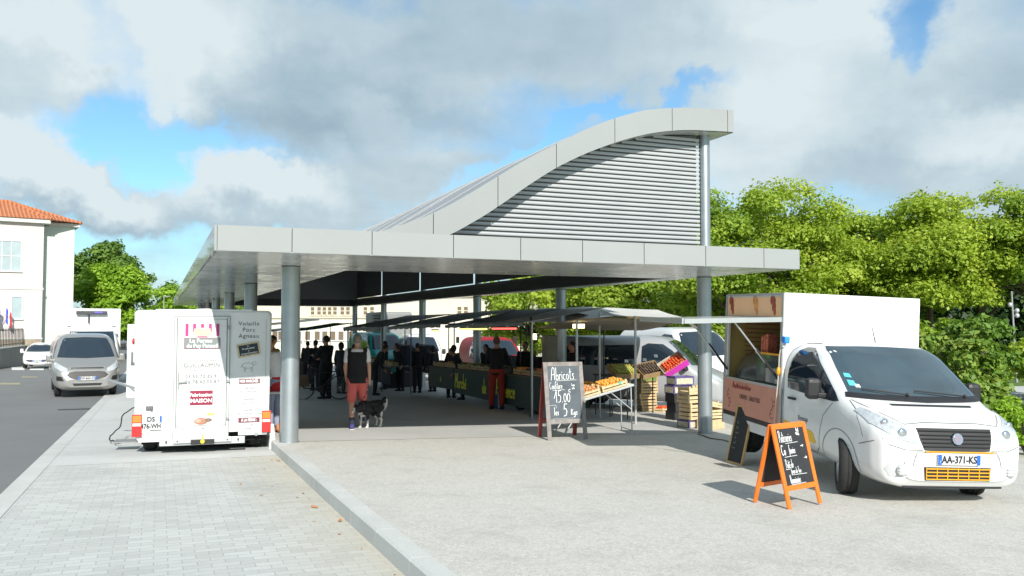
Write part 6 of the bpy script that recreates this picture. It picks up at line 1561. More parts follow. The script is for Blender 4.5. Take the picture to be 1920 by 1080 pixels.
def person(loc,yaw,label,H=1.75,legs=None,arms=None,lean=0,top=None,topm=None,sleeve=.5,bottom=None,bottm=None,blen='short',shoem=None,hairm=None,hair='short',skinm=skin,group=None,head=(0,0),build=1.0,vest=None,cap=None,vox=.012,name='person'):
    """faces +Y locally. legs: (foot L xyz, knee L, foot R, knee R) ; arms: (elbow,hand) pairs"""
    root=empty(name,loc,yaw,label,'person',group); k=H/1.75; root.scale=(k*build,k*build,k)
    def LN(p):
        p=Vector(p); 
        if lean and p.z>.95:
            q=p-Vector((0,0,.95)); c,s=math.cos(lean),math.sin(lean); return Vector((p.x,q.z*s+q.y*c,.95+q.z*c-q.y*s))
        return p
    fl,kl,fr_,kr=legs or ((-.10,0,.08),(-.10,.03,.50),(.10,0,.08),(.10,.03,.50))
    (el,hl_),(er,hr)=arms or (((-.232,-.02,1.15),(-.235,.06,.91)),((.232,-.02,1.15),(.235,.06,.91)))
    hipL,hipR=Vector((-.095,0,.92)),Vector((.095,0,.92)); sh=1.43; sL,sR=LN((-.18,0,sh)),LN((.18,0,sh))
    kl,kr,fl,fr_=map(Vector,(kl,kr,fl,fr_)); 
    el,hl_,er,hr=[LN(p) if Vector(p).z>.95 else Vector(p)+Vector((0,(LN((0,0,1.43)).y)*.9 if lean else 0,-(1.43-LN((0,0,1.43)).z) if lean else 0)) for p in(el,hl_,er,hr)]
    mb=MB()
    def tor(g_=0,z0=.86,z1=1.5):
        prof=[(.84,0,0,.15,.10),(.93,0,0,.165,.115),(1.05,0,.0,.145,.10),(1.18,0,.01,.155,.11),(1.32,0,.01,.18,.118),(1.42,0,0,.17,.10),(1.47,0,0,.11,.08),(1.50,0,0,.06,.06)]
        out=[]
        for z,cx,cy,rx,ry in prof:
            if z<z0-.001 or z>z1+.001: continue
            c=LN((cx,cy,z)); out.append((c,rx+g_,ry+g_))
        return out
    def torso(m_,g_=0,z0=.84,z1=1.5):
        n=20; rs_=[]
        for c,rx,ry in tor(g_,z0,z1): rs_.append([c+Vector((rx*math.cos(2*math.pi*i/n),ry*math.sin(2*math.pi*i/n)*math.cos(lean if c.z>.96 else 0),-ry*math.sin(2*math.pi*i/n)*math.sin(lean if c.z>.96 else 0))) for i in range(n)])
        m_.loft(rs_)
    torso(mb)
    hc=LN((head[0],.02+head[1],1.635)); nk=LN((0,0,1.46)); cap_(mb,nk,hc-Vector((0,.0,.06)),.055,.052)
    rot=Matrix.Rotation(-lean*.6,3,'X')
    mb.ball(hc,(.074,.092,.112),18,14,rot=rot); mb.ball(hc+rot@Vector((0,.045,-.055)),(.052,.05,.055),12,8)
    mb.ball(hc+rot@Vector((0,.098,-.015)),(.012,.02,.022),8,6)
    for s in(-1,1): mb.ball(hc+rot@Vector((s*.075,0,-.01)),(.012,.022,.032),8,6); mb.ball(hc+rot@Vector((s*.03,.085,.012)),(.014,.010,.008),8,6)
    mb.ball(hc+rot@Vector((0,.09,-.06)),(.025,.010,.008),8,6)
    for h_,kn,ft in((hipL,kl,fl),(hipR,kr,fr_)):
        cap_(mb,h_,kn,.088,.056); cf=kn.lerp(ft,.3)+Vector((0,-.018,0)); cap_(mb,kn,cf,.055,.056); cap_(mb,cf,ft,.056,.036)
        cap_(mb,ft+Vector((0,-.03,-.035)),ft+Vector((0,.14,-.05)),.038,.030)
    for s,S_,E_,Hh in((-1,sL,el,hl_),(1,sR,er,hr)):
        cap_(mb,S_,E_,.050,.040); cap_(mb,E_,Hh,.040,.026); hand_(mb,Hh,Hh-E_,s)
    fuse(mb,'body',skinm,root,vox,2)
    # clothing
    if topm:
        m_=MB(); torso(m_,.016 if not vest else .008,.84,1.47)
        for S_,E_,Hh in((sL,el,hl_),(sR,er,hr)):
            if sleeve<=1: q=S_.lerp(E_,sleeve); cap_(m_,S_,q,.062,.055)
            else: cap_(m_,S_,E_,.062,.052); cap_(m_,E_,E_.lerp(Hh,sleeve-1),.052,.042)
        fuse(m_,'shirt',topm,root,.014,2)
    if vest:
        m_=MB(); torso(m_,.030,.84,1.46)
        for S_ in(sL,sR): m_.ball(Vector((S_.x*.80,S_.y,S_.z+.005)),(.072,.078,.062),12,8)
        fuse(m_,'waistcoat',vest,root,.014,2)
    if bottm:
        m_=MB(); cut={'short':.88,'long':1.86,'skirt':0}[blen]
        if blen=='skirt': ringloft(m_,[(.50,0,.0,.22,.17),(.7,0,0,.20,.15),(.9,0,0,.18,.13),(1.03,0,0,.155,.115)])
        else:
            m_.ball((0,0,.93),(.19,.135,.13),16,10)
            for h_,kn,ft in((hipL,kl,fl),(hipR,kr,fr_)):
                if cut<1: cap_(m_,h_,h_.lerp(kn,cut),.105,.092)
                else: cap_(m_,h_,kn,.104,.086); cap_(m_,kn,kn.lerp(ft,cut-1),.084,.066)
        fuse(m_,'skirt' if blen=='skirt' else ('shorts' if blen=='short' else 'trousers'),bottm,root,.014,2)
    if shoem:
        for ft in(fl,fr_):
            m_=MB(); cap_(m_,ft+Vector((0,-.035,-.035)),ft+Vector((0,.15,-.05)),.048,.036); cap_(m_,ft,ft+Vector((0,-.02,-.03)),.045,.045)
            s_=fuse(m_,'shoe',shoem,root,.012,1)
    if hairm:
        m_=MB(); 
        if hair=='short': m_.ball(hc+rot@Vector((0,-.020,.024)),(.083,.092,.104),16,12,rot=rot)
        elif hair=='bob': m_.ball(hc+rot@Vector((0,-.025,.01)),(.096,.098,.118),16,12,rot=rot); m_.ball(hc+rot@Vector((0,-.05,-.08)),(.08,.05,.07),12,8)
        elif hair=='tied': m_.ball(hc+rot@Vector((0,-.020,.022)),(.084,.094,.106),16,12,rot=rot); m_.ball(hc+rot@Vector((0,-.13,.04)),(.045,.045,.045),12,8)
        fuse(m_,'hair',hairm,root,.010,2)
    if cap:
        m_=MB(); m_.ball(hc+rot@Vector((0,-.01,.05)),(.086,.10,.075),16,10,rot=rot); m_.ball(hc+rot@Vector((0,.10,.035)),(.06,.07,.012),12,6,rot=rot); m_.build('cap',cap,root)
    return root
def cloth(n,c): return M(n,c,.9,0,.12,5,.15,30)
navy=cloth('black_cloth',(.010,.010,.012)); coral=cloth('coral_cloth',(.55,.115,.10)); whitec=cloth('white_cloth',(.70,.70,.72)); greyh=M('grey_hair',(.20,.18,.15),.8,0,.3,40); brownh=M('brown_hair',(.16,.07,.03),.7,0,.3,40); blackh=M('black_hair',(.015,.012,.01),.7,0,.2,40); blond=M('blond_hair',(.42,.22,.10),.7,0,.3,40)
redc=cloth('red_cloth',(.50,.02,.03)); rustc=cloth('rust_cloth',(.30,.035,.02)); darkc=cloth('charcoal_cloth',(.02,.022,.025)); denim=cloth('pale_denim',(.26,.30,.40)); olive=cloth('olive_cloth',(.30,.30,.08)); bluep=cloth('shoe_navy',(.05,.05,.20)); solm=cloth('sole_white',(.6,.58,.5)); socks=cloth('dark_sock',(.02,.02,.05)); brownc=cloth('brown_cloth',(.07,.05,.035))
# man with the dog: walking away, right leg hidden by the stride, left foot back
mp=G(660,805); face=math.atan2(-1,0)
mdir=R(8)  # walking away and slightly left
man=person(Vector((mp.x+.07,mp.y+.10,mp.z)),R(10),'man in a black waistcoat, white T-shirt and coral shorts walking away with his dog',H=1.74,
   legs=((-.085,-.16,.085),(-.10,.03,.50),(.10,.38,.16),(.105,.20,.52)),arms=(((-.222,.01,1.15),(-.205,.10,.93)),((.222,-.02,1.15),(.232,.05,.89))),
   topm=whitec,sleeve=.62,vest=navy,bottm=coral,blen='short',shoem=bluep,hairm=greyh,hair='short',build=.98,vox=.009,skinm=skin)
m_=MB(); 
for ft in(Vector((-.085,-.16,.085)),Vector((.10,.38,.16))): cap_(m_,ft+Vector((0,0,.03)),ft+Vector((.0,.0,.13)),.045,.05)
for i,ft in enumerate((Vector((-.085,-.16,.085)),Vector((.10,.38,.16)))):
    q=MB(); cap_(q,ft+Vector((0,0,.02)),ft.lerp(Vector((-.10,.03,.50)) if i==0 else Vector((.105,.20,.52)),.28),.043,.050); q.build('sock',socks,man)
    q=MB(); q.box(ft+Vector((0,.05,-.078)),(.085,.27,.025),bev=.01); q.build('sole',solm,man)
# ---- the dog: black and white collie, head low to the left, tail up on the right
dg_=G(692,803); 
dog=empty('dog',(dg_.x,dg_.y+.10,dg_.z),R(236),'black and white long haired dog on a leash beside the man in coral shorts','dog')
dog.scale=(.9,.9,.92)
mb=MB()
def C3(a,b,r0,r1): cap_(mb,a,b,r0,r1)
# local +x = towards the head
mb.ball((.13,0,.40),(.17,.115,.15),16,12); mb.ball((-.10,0,.42),(.19,.10,.125),16,12); mb.ball((-.24,0,.42),(.12,.10,.13),14,10); mb.ball((.20,0,.37),(.10,.10,.14),12,10)
C3((.22,0,.46),(.36,.02,.43),.085,.065)                         # neck lowered
mb.ball((.43,.03,.42),(.085,.062,.065),14,10); C3((.47,.03,.40),(.56,.04,.36),.036,.024); mb.ball((.565,.04,.362),(.016,.016,.014),8,6)
for s in(-1,1): C3((.40,.03+s*.05,.47),(.375,.03+s*.075,.505),.022,.010); mb.ball((.36,.03+s*.065,.46),(.02,.014,.03),8,6)
for s,dx in((-1,.02),(1,-.03)):
    # fore leg: elbow, wrist, paw
    C3((.20+dx,s*.07,.34),(.17+dx,s*.075,.20),.048,.030); C3((.17+dx,s*.075,.20),(.18+dx,s*.075,.05),.028,.020); C3((.18+dx,s*.075,.028),(.215+dx,s*.075,.025),.026,.022)
    # hind leg: hip, knee forward, hock back, near vertical shank
    C3((-.24,s*.07,.40),(-.16-dx,s*.085,.26),.075,.048); C3((-.16-dx,s*.085,.26),(-.29-dx,s*.085,.15),.042,.026); C3((-.29-dx,s*.085,.15),(-.27-dx,s*.085,.04),.026,.020); C3((-.27-dx,s*.085,.028),(-.23-dx,s*.085,.025),.027,.022)
    mb.ball((-.27,s*.06,.27),(.045,.035,.09),8,6)
tp=[(-.34,0,.45),(-.42,-.02,.52),(-.50,-.05,.55),(-.57,-.09,.50),(-.60,-.12,.40),(-.58,-.14,.30)]
for i in range(5): C3(tp[i],tp[i+1],[.03,.035,.042,.048,.045][i],[.035,.042,.048,.045,.02][i])
# shaggy coat lumps
for i in range(70):
    a=rnd.uniform(0,6.28); x=rnd.uniform(-.32,.30); r_=.11*(1-.25*abs(x)); z=.40+math.sin(a)*.12; mb.ball((x,math.cos(a)*r_,z),(.035,.014,.022),6,5,rot=Matrix.Rotation(rnd.uniform(.2,.9),3,'Y'))
furB=M('black_fur',(.010,.010,.011),.75,0,.3,40,.6,60); furW=M('white_fur',(.60,.58,.54),.85,0,.2,40,.6,60)
o=fuse(mb,'dog_body',[furB,furW],dog,.010,1)
for p in o.data.polygons:
    c=p.center
    w_=(c.z<.17+.02*math.sin(c.x*60)) or (c.x<-.53+.02*math.sin(c.z*50)) or (c.x<-.20 and c.z<.31 and abs(c.y)>.02 and c.x>-.36) or (.50<c.x) or (c.x>.14 and c.x<.34 and c.z<.33 and abs(c.y)<.06)
    p.material_index=1 if w_ else 0
mb=MB(); 
for s in(-1,1): mb.ball((.475,.03+s*.045,.435),(.008,.008,.008),8,6)
mb.build('eyes',M('dog_eye',(.03,.015,.005),.2,0,0,coat=1),dog)
mb=MB().lathe([(.085,-.012),(.09,-.012),(.09,.012),(.085,.012)],axis='X',n=20); mb.build('collar',M('collar_red',(.05,.05,.06),.6,0,0),dog,(.27,.01,.455))
# leash: from the man's right hand to the collar
dm=Matrix.Translation(dog.location)@Matrix.Rotation(R(236),4,'Z')@Matrix.Diagonal((.9,.9,.92,1)); hm_=Matrix.Translation(man.location)@Matrix.Rotation(R(10),4,'Z')@Matrix.Diagonal((.98*1.74/1.75,.98*1.74/1.75,1.74/1.75,1))
A=hm_@Vector((.235,.065,.83)); B_=dm@Vector((.26,0,.545))
pts=[A.lerp(B_,i/8)-Vector((0,0,.05*math.sin(math.pi*i/8))) for i in range(9)]
mb=MB().tube(pts,.008,6); mb.ball(A,(.012,.035,.022),10,8)
for i in(2,4,6): mb.ball(pts[i],(.012,.012,.012),6,5,mi=1)
tag(mb.build('leash',[darkc,solm]),'black and white leash running from the man’s hand to the dog','leash')
# woman at the trailer counter
wp_=G(514,812)
person(Vector((wp_.x-.03,wp_.y+.1,wp_.z)),R(62),'woman in a white sleeveless top and red skirt over pale trousers at the trailer counter',H=1.64,lean=R(10),arms=(((-.23,.10,1.14),(-.14,.32,1.08)),((.23,.10,1.14),(.14,.34,1.07))),topm=whitec,sleeve=.06,bottm=denim,blen='long',shoem=cloth('sandal',(.35,.15,.08)),hairm=blond,hair='tied',skinm=skin2,vox=.011)
wk=bpy.data.objects['person.001'] if 'person.001' in bpy.data.objects else None
if wk:
    m_=MB(); ringloft(m_,[(.74,0,.0,.19,.15),(.85,0,0,.19,.145),(.95,0,0,.175,.13),(1.02,0,0,.155,.115)]); m_.build('red_tunic',redc,wk)
    m_=MB(); m_.ball((.14,.16,.98),(.12,.06,.14),12,8); m_.build('shoulder_bag',cloth('bag_dark',(.03,.03,.05)),wk)
hb_=G(530,812); mb=MB(); mb.ball((0,0,.09),(.14,.10,.10),12,8,mi=0); mb.tube([(-.08,0,.15),(-.04,0,.27),(.04,0,.27),(.08,0,.15)],.012,6,mi=1); o=mb.build('shopping_bag',[M('orange_bag',(.6,.28,.12),.8,0,.3,10),brownc],None,(hb_.x+.02,hb_.y,hb_.z)); tag(o,'orange shopping bag on the ground at the foot of the first column','bag')
wp_=G(499,800)
person(Vector((wp_.x,wp_.y+.35,wp_.z)),R(75),'dark haired person in an olive top behind the woman at the trailer counter',H=1.68,topm=olive,sleeve=.6,bottm=darkc,blen='long',shoem=darkc,hairm=blackh,hair='short',skinm=skin2,vox=.013)
# red trousers customer
wp_=G(931,768)
pr1=person(Vector((wp_.x,wp_.y,wp_.z)),R(-12),'tall customer in a black jacket and rust red trousers facing the green stall',H=1.84,arms=(((-.25,.06,1.16),(-.16,.26,1.12)),((.27,.10,1.18),(.24,.36,1.20))),topm=navy,sleeve=1.9,bottm=rustc,blen='long',shoem=darkc,hairm=M('short_brown_hair',(.11,.07,.045),.8,0,.3,40),hair='short',skinm=skin2,vox=.012,legs=((-.13,0,.08),(-.12,.03,.5),(.13,0,.08),(.12,.03,.5)),build=1.02)
bgx=G(934,768); mb=MB(); mb.prism([(-.16,0),(.16,0),(.13,.36),(-.13,.36)],(0,0,0),(1,0,0),(0,0,1),-.12,mi=0); mb.prism([(.0,.01),(.06,.01),(.03,.44),(-.01,.44)],(0,-.01,0),(1,0,0),(0,0,1),.012,mi=1)
tag(mb.build('shopping_bag',[M('blue_bag',(.03,.09,.22),.6,0,.2,10),whitec],None,(bgx.x,bgx.y+.22,bgx.z)),'blue shopping bag on the floor between the rust red trouser legs','bag')
# vendors and customers in the shade
def at_s(px,py,f=plat): return G(px,py)
person(HS(11.6,8.75,gl(11.6,8.75)),R(100),'dark vendor bending over the far half of the green stall',H=1.7,lean=R(30),arms=(((-.22,.12,1.12),(-.14,.34,1.0)),((.22,.12,1.12),(.14,.34,1.0))),topm=darkc,sleeve=1.7,bottm=darkc,blen='long',shoem=darkc,hairm=blackh,hair='short',skinm=skin2,vox=.015,group='stall holders in the shade')
person(HS(13.4,8.8,gl(13.4,8.8)),R(150),'dark vendor at the far end behind the green stall',H=1.72,lean=R(18),topm=darkc,sleeve=1.7,bottm=darkc,blen='long',shoem=darkc,hairm=blackh,hair='bob',skinm=skin2,vox=.015,group='stall holders in the shade')
person(HS(8.1,9.0,gl(8.1,9.0)),R(110),'vendor in a dark top behind the near end of the green stall, under the lamps',H=1.76,topm=navy,sleeve=1.8,bottm=darkc,blen='long',shoem=darkc,hairm=blackh,hair='short',skinm=skin2,vox=.015,group='stall holders in the shade')
person(HS(7.7,8.35,gl(7.7,8.35)),R(130),'vendor in a reddish brown jumper leaning behind the scale cabinet',H=1.62,lean=R(20),topm=brownc,sleeve=1.8,bottm=darkc,blen='long',shoem=darkc,hairm=brownh,hair='bob',skinm=skin2,vox=.015,group='stall holders in the shade')
q=PX(577,640,34.5); person(Vector((q.x,q.y,plat(q.x,q.y))),R(-5),'slim dark figure standing far off just right of the first column',H=1.72,topm=darkc,sleeve=1.9,bottm=darkc,blen='long',shoem=darkc,hairm=blackh,skinm=skin2,vox=.015,legs=((-.14,.0,.08),(-.12,.03,.5),(.14,-.1,.08),(.12,0,.5)),group='shoppers in the shade')
q=PX(612,640,24.6); pb=person(Vector((q.x,q.y,plat(q.x,q.y))),R(60),'stout dark dressed shopper standing astride by the bicycle',H=1.82,topm=navy,sleeve=1.5,bottm=navy,blen='long',shoem=navy,hairm=blackh,skinm=skin2,vox=.015,build=1.15,group='shoppers in the shade',arms=(((-.25,.1,1.16),(-.12,.3,1.2)),((.25,.1,1.16),(.14,.3,1.1))))
q=PX(640,640,27.5); person(Vector((q.x,q.y,plat(q.x,q.y))),R(-30),'dark shopper half hidden left of the man with the dog',H=1.66,topm=darkc,sleeve=1.8,bottm=darkc,blen='long',shoem=darkc,hairm=blackh,hair='bob',skinm=skin2,vox=.015,build=1.05,group='shoppers in the shade')
q=PX(812,640,30); person(Vector((q.x,q.y,plat(q.x,q.y))),R(40),'dark customer at the far corner of the green stall',H=1.62,topm=darkc,sleeve=1.8,bottm=darkc,blen='long',shoem=darkc,hairm=blackh,hair='bob',skinm=skin2,vox=.015,group='shoppers in the shade')
# further shoppers and stall holders: copies of the dark figures
def again(src,px_,d_,yaw,label,sc=1.0,group='shoppers in the shade'):
    q=PX(px_,640,d_); c=copy_tree(src); c.location=(q.x,q.y,plat(q.x,q.y)); c.rotation_euler=(0,0,yaw); c.scale=tuple(a*sc for a in src.scale); c['label']=label; c['group']=group; return c
P_=[o for o in COL.objects if o.name.startswith('person') and o.parent is None]
bend,bob,std=P_[4],P_[5],P_[6]
again(std,592,29,R(40),'dark shopper between the slim far figure and the stout one',.98)
again(bob,655,33,R(-60),'dark shopper just left of the head of the man with the dog',.97)
again(bend,703,27,R(-80),'dark shopper bending at the near end of the dark stall',1.0)
again(std,722,31,R(100),'dark stall holder in the left part of the dark stall',1.0,'stall holders in the shade')
again(bob,752,30,R(140),'dark stall holder beside the hanging clothes, left of them',1.0,'stall holders in the shade')
again(std,783,29,R(30),'dark shopper standing right of the hanging clothes',.96)
again(bob,846,26.5,R(-20),'dark shopper close to the far half of the green stall',.97)
again(bend,868,25.6,R(95),'stall holder bending behind the middle of the green stall',.97,'stall holders in the shade')
again(std,985,24.5,R(170),'stall holder behind the near part of the green stall under the red light',1.0,'stall holders in the shade')
# ---- bicycle
bp=PX(602,745,24.2); bk=empty('bicycle',(bp.x,bp.y,plat(bp.x,bp.y)),R(12),'dark bicycle with brown panniers leaning in the shade of the hall','bicycle')
bkm=M('bicycle_black',(.02,.02,.022),.5,.2,0); 
for x in(-.52,.52):
    mb=MB(); 
    for i in range(32):
        a=2*math.pi*i/32; b=2*math.pi*(i+1)/32; mb.cyl((x+.33*math.cos(a),0,.34+.33*math.sin(a)),(x+.33*math.cos(b),0,.34+.33*math.sin(b)),.017,n=6,caps=False)
    w_=mb.build('wheel',rubber,bk); mb=MB()
    for i in range(16): a=2*math.pi*i/16; mb.cyl((x,0,.34),(x+.32*math.cos(a),0,.34+.32*math.sin(a)),.0022,n=4)
    mb.cyl((x,-.04,.34),(x,.04,.34),.02,n=8); mb.build('spokes',al,w_)
mb=MB(); fr0=[(.52,.34),(.40,.82),(-.14,.80),(-.02,.30),(-.52,.34),(-.14,.80)]
for a,b in(((-.52,.34),(-.02,.30)),((-.02,.30),(-.16,.80)),((-.52,.34),(-.14,.74)),((-.02,.30),(.38,.74)),((-.14,.74),(.40,.80))): mb.cyl((a[0],0,a[1]),(b[0],0,b[1]),.016,n=8)
mb.cyl((.52,0,.34),(.38,0,.90),.014,n=8); mb.build('frame',bkm,bk)
mb=MB(); mb.tube([(.30,-.25,1.02),(.36,-.12,1.03),(.38,0,1.0),(.36,.12,1.03),(.30,.25,1.02)],.013,6); mb.cyl((.38,0,.88),(.38,0,1.0),.014,n=8); mb.build('handlebar',bkm,bk)
mb=MB(); mb.ball((-.17,0,.92),(.13,.07,.03),12,6); mb.cyl((-.16,0,.78),(-.17,0,.90),.013,n=8); mb.build('saddle',bkm,bk)
mb=MB(); mb.cyl((-.02,-.05,.30),(-.02,.05,.30),.09,n=16); mb.bar((-.02,-.08,.30),(.07,-.08,.16),.02,.02); mb.bar((-.02,.08,.30),(-.1,.08,.44),.02,.02); mb.build('crank',bkm,bk)
for s in(-1,1): MB().box((-.50,s*.13,.55),(.34,.13,.32),bev=.04).build('pannier',M('pannier_brown',(.12,.09,.05),.9,0,.3,6),bk)
# ============================================================ BUILDINGS
def wallbox(mb,x0,x1,y0,y1,z0,z1,mi=0): return mb.bx(x0,x1,y0,y1,z0,z1,mi)
plaster=m_plain('pink_plaster',(.55,.49,.46),(.63,.57,.54),.4,30,.9,.15,.1); plaster2=m_plain('pale_green_plaster',(.50,.56,.50),(.56,.62,.56),.4,30,.9,.12,.1)
stone=m_plain('rubble_stone',(.22,.18,.12),(.38,.32,.24),2.2,9,.95,.6,.6)
def m_tiles():
    m,t,b=node_mat('clay_roof_tiles'); tcn=t.nodes.new('ShaderNodeTexCoord'); v=tcn.outputs['Object']
    wv_=t.nodes.new('ShaderNodeTexWave'); wv_.inputs['Scale'].default_value=1.35; wv_.inputs['Distortion'].default_value=.4; wv_.bands_direction='X'; t.links.new(v,wv_.inputs['Vector'])
    n_=tn(t,v,3,5,.7); c=rmp(t,wv_.outputs['Fac'],[(0,(.30,.07,.025)),(.5,(.55,.17,.06)),(1,(.62,.24,.10))]); c=mixc(t,.4,c,rmp(t,n_,[(.3,(.3,.1,.05)),(.7,(.65,.28,.14))]))
    t.links.new(c,b.inputs['Base Color']); b.inputs['Roughness'].default_value=.9; bumpn(t,b,wv_.outputs['Fac'],.8,.08); return m
tiles=m_tiles(); cornice=M('white_cornice',(.62,.62,.58),.8,0,.08,3); wgl=M('window_glass',(.06,.08,.09),.08,0,0,coat=1); wfr=M('window_frame_white',(.62,.63,.62),.6,0,0); shut=M('pale_shutter',(.34,.42,.44),.6,0,.1,2)
# school on the left: local x to the right along the facade, +y into the building
D0=55.0; a37=R(34); o0=PX(0,640,D0)
sch=empty('school_building',(o0.x,o0.y,-1.1),a37,'pale school building with orange tiled roof and tall window at the left edge','building')
zt_=lambda py: CZ+(607-py)/F*D0
H1=zt_(415)+1.1; 
mb=MB(); wallbox(mb,-12,2.35,0,10,1.72,H1); w1=mb.build('front_wall',plaster,sch)
mb=MB(); wallbox(mb,-12,2.37,-.03,10,0,1.70); mb.build('stone_base',stone,sch)
mb=MB(); wallbox(mb,2.40,4.28,.85,10,0,H1-.05); mb.build('stair_wall',plaster2,sch)
mb=MB(); wallbox(mb,-12,2.4,-.06,.0,1.72,1.82); wallbox(mb,-12,2.4,-.05,.0,5.0,5.12); mb.build('string_course',cornice,sch)
mb=MB(); wallbox(mb,-12.3,2.7,-.35,10.2,H1,H1+.26); mb.build('eaves_cornice',cornice,sch)
mb=MB(); wallbox(mb,2.71,4.55,.6,10.2,H1-.04,H1+.18); mb.build('eaves_cornice',cornice,sch)
# hipped roof
rf=MB(); zr=H1+.27; rh=1.55
A_=[Vector((-12.4,-.45,zr)),Vector((2.75,-.45,zr)),Vector((4.65,.5,zr-.06)),Vector((4.65,10.3,zr-.06)),Vector((-12.4,10.3,zr))]
Rg=[Vector((-12.4,4.6,zr+rh+.3)),Vector((.6,4.2,zr+rh))]
rf.add([A_[0],A_[1],Rg[1],Rg[0]],[(0,1,2,3)]); rf.add([A_[1],A_[2],Rg[1]],[(0,1,2)]); rf.add([A_[2],A_[3],Rg[1]],[(0,1,2)]); rf.add([A_[3],A_[4],Rg[0],Rg[1]],[(0,1,2,3)])
rf.add([A_[0],A_[1],A_[2],A_[3],A_[4]],[(4,3,2,1,0)])
roofo=rf.build('roof',tiles,sch); 
rr2=MB(); rr2.tube([Rg[0],Rg[1]],.12,8); rr2.tube([Rg[1],A_[1]],.10,8); rr2.tube([Rg[1],A_[2]],.10,8); rr2.build('ridge_tiles',tiles,roofo)
def win(parent,x0,x1,z0,z1,nx,nz,y=-.02,glass_=wgl,fm=wfr,name='window',deep=.06):
    mb=MB(); t=.05; mb.bx(x0,x1,y,y+deep,z0,z1)
    pane=MB().bx(x0,x1,y-.004,y+.01,z0,z1)
    f=MB(); f.bx(x0-t,x0,y-.05,y,z0-t,z1+t);f.bx(x1,x1+t,y-.05,y,z0-t,z1+t);f.bx(x0,x1,y-.05,y,z1,z1+t);f.bx(x0-t*2,x1+t*2,y-.09,y,z0-t*1.6,z0-.001)
    for i in range(1,nx): xx=x0+(x1-x0)*i/nx; f.bx(xx-.025,xx+.025,y-.04,y-.005,z0,z1)
    for j in range(1,nz): zz=z0+(z1-z0)*j/nz; f.bx(x0,x1,y-.035,y-.006,zz-.025,zz+.025)
    o=f.build(name,fm,parent); pane.build('pane',glass_,o); return o
zz1=zt_(508)+1.1; zz2=zt_(452)+1.1
win(sch,-2.6,-1.55,zz1,zz2,2,2,glass_=shut); win(sch,-.55,1.05,zz1,zz2,3,2,glass_=shut); win(sch,.62,1.18,zt_(598)+1.1,zt_(557)+1.1,1,1,glass_=shut)
win(sch,.45,1.5,.35,1.15,3,2)
# flags in a holder
for k_,(x,cols) in enumerate(((.18,[(.02,.05,.5)]),(.0,[(.03,.06,.4),(.7,.7,.7),(.6,.02,.03)]))): pass
fl=empty('flag_cluster',sch.matrix_basis@Vector((.12,-.35,3.0)),a37,'blue flag and French tricolour hanging on slanted staffs on the school wall','flags')
fm_=[M('flag_blue',(.03,.05,.45),.8,0,0),M('flag_white',(.7,.7,.7),.8,0,0),M('flag_red',(.6,.03,.04),.8,0,0)]
mb=MB(); mb.cyl((0,.3,-.3),(.25,-.3,.9),.02,n=6); mb.cyl((0,.3,-.3),(-.35,-.3,.75),.02,n=6); mb.build('staff',wfr,fl)
for nm,x0,parts in(('european_flag',-.30,(0,)),('tricolour_flag',.25,(0,1,2))):
    mb=MB()
    for i,mi in enumerate(parts):
        wd=.18 if len(parts)>1 else .4
        mb.sheet(lambda a,b: Vector((x0-.1+(i+a)*wd*.55,-.3+.06*math.sin(b*9+a*3+i),.75-b*.95-(i+a)*.12)),2,8,mi=mi,thick=.01)
    mb.build(nm,fm_,fl)
# retaining wall with railing in front of the school
rw=empty('retaining_wall',(0,0,0),0,'grey rendered retaining wall along the pavement below the school','wall')
wa=PX(-40,688,44.5); wb=PX(84,664,62); 
wm=m_plain('grey_render',(.20,.20,.19),(.27,.27,.26),.6,20,.9,.2,.2)
d_=(Vector((wb.x,wb.y,0))-Vector((wa.x,wa.y,0))); dn=d_.normalized(); nn=Vector((-dn.y,dn.x,0))
za=PX(-40,660,44.5).z; zb2=PX(84,645,62).z
mb=MB(); P0=Vector((wa.x,wa.y,-1.4)); P1=Vector((wb.x,wb.y,-1.4))
vs=[P0,P1,Vector((wb.x,wb.y,zb2)),Vector((wa.x,wa.y,za))]; vs+=[p+nn*.4 for p in vs]
mb.add(vs,[(0,1,2,3),(7,6,5,4),(0,4,5,1),(3,2,6,7),(0,3,7,4),(1,5,6,2)]); mb.build('wall_body',wm,rw)
mb=MB(); mb.bar(Vector((wa.x,wa.y,za+.03))+nn*.2,Vector((wb.x,wb.y,zb2+.03))+nn*.2,.5,.06); mb.build('coping',cornice,rw)
fe=empty('railing',(0,0,0),0,'dark metal railing on top of the retaining wall below the school','railing')
irn=M('iron_railing',(.05,.055,.06),.6,.3,0); hr_=1.05; nb=46
mb=MB()
for z in(.14,hr_-.05): mb.bar(Vector((wa.x,wa.y,za+.06+z))+nn*.2,Vector((wb.x,wb.y,zb2+.06+z))+nn*.2,.04,.04)
for i in range(nb+1):
    p=Vector((wa.x,wa.y,za+.06)).lerp(Vector((wb.x,wb.y,zb2+.06)),i/nb)+nn*.2; mb.bar(p+Vector((0,0,0)),p+Vector((0,0,hr_+.05)),.035,.035)
mb.build('railing_bars',irn,fe)
# parked car behind the railing
ps=sch.matrix_basis@Vector((.5,-3.6,0)); 
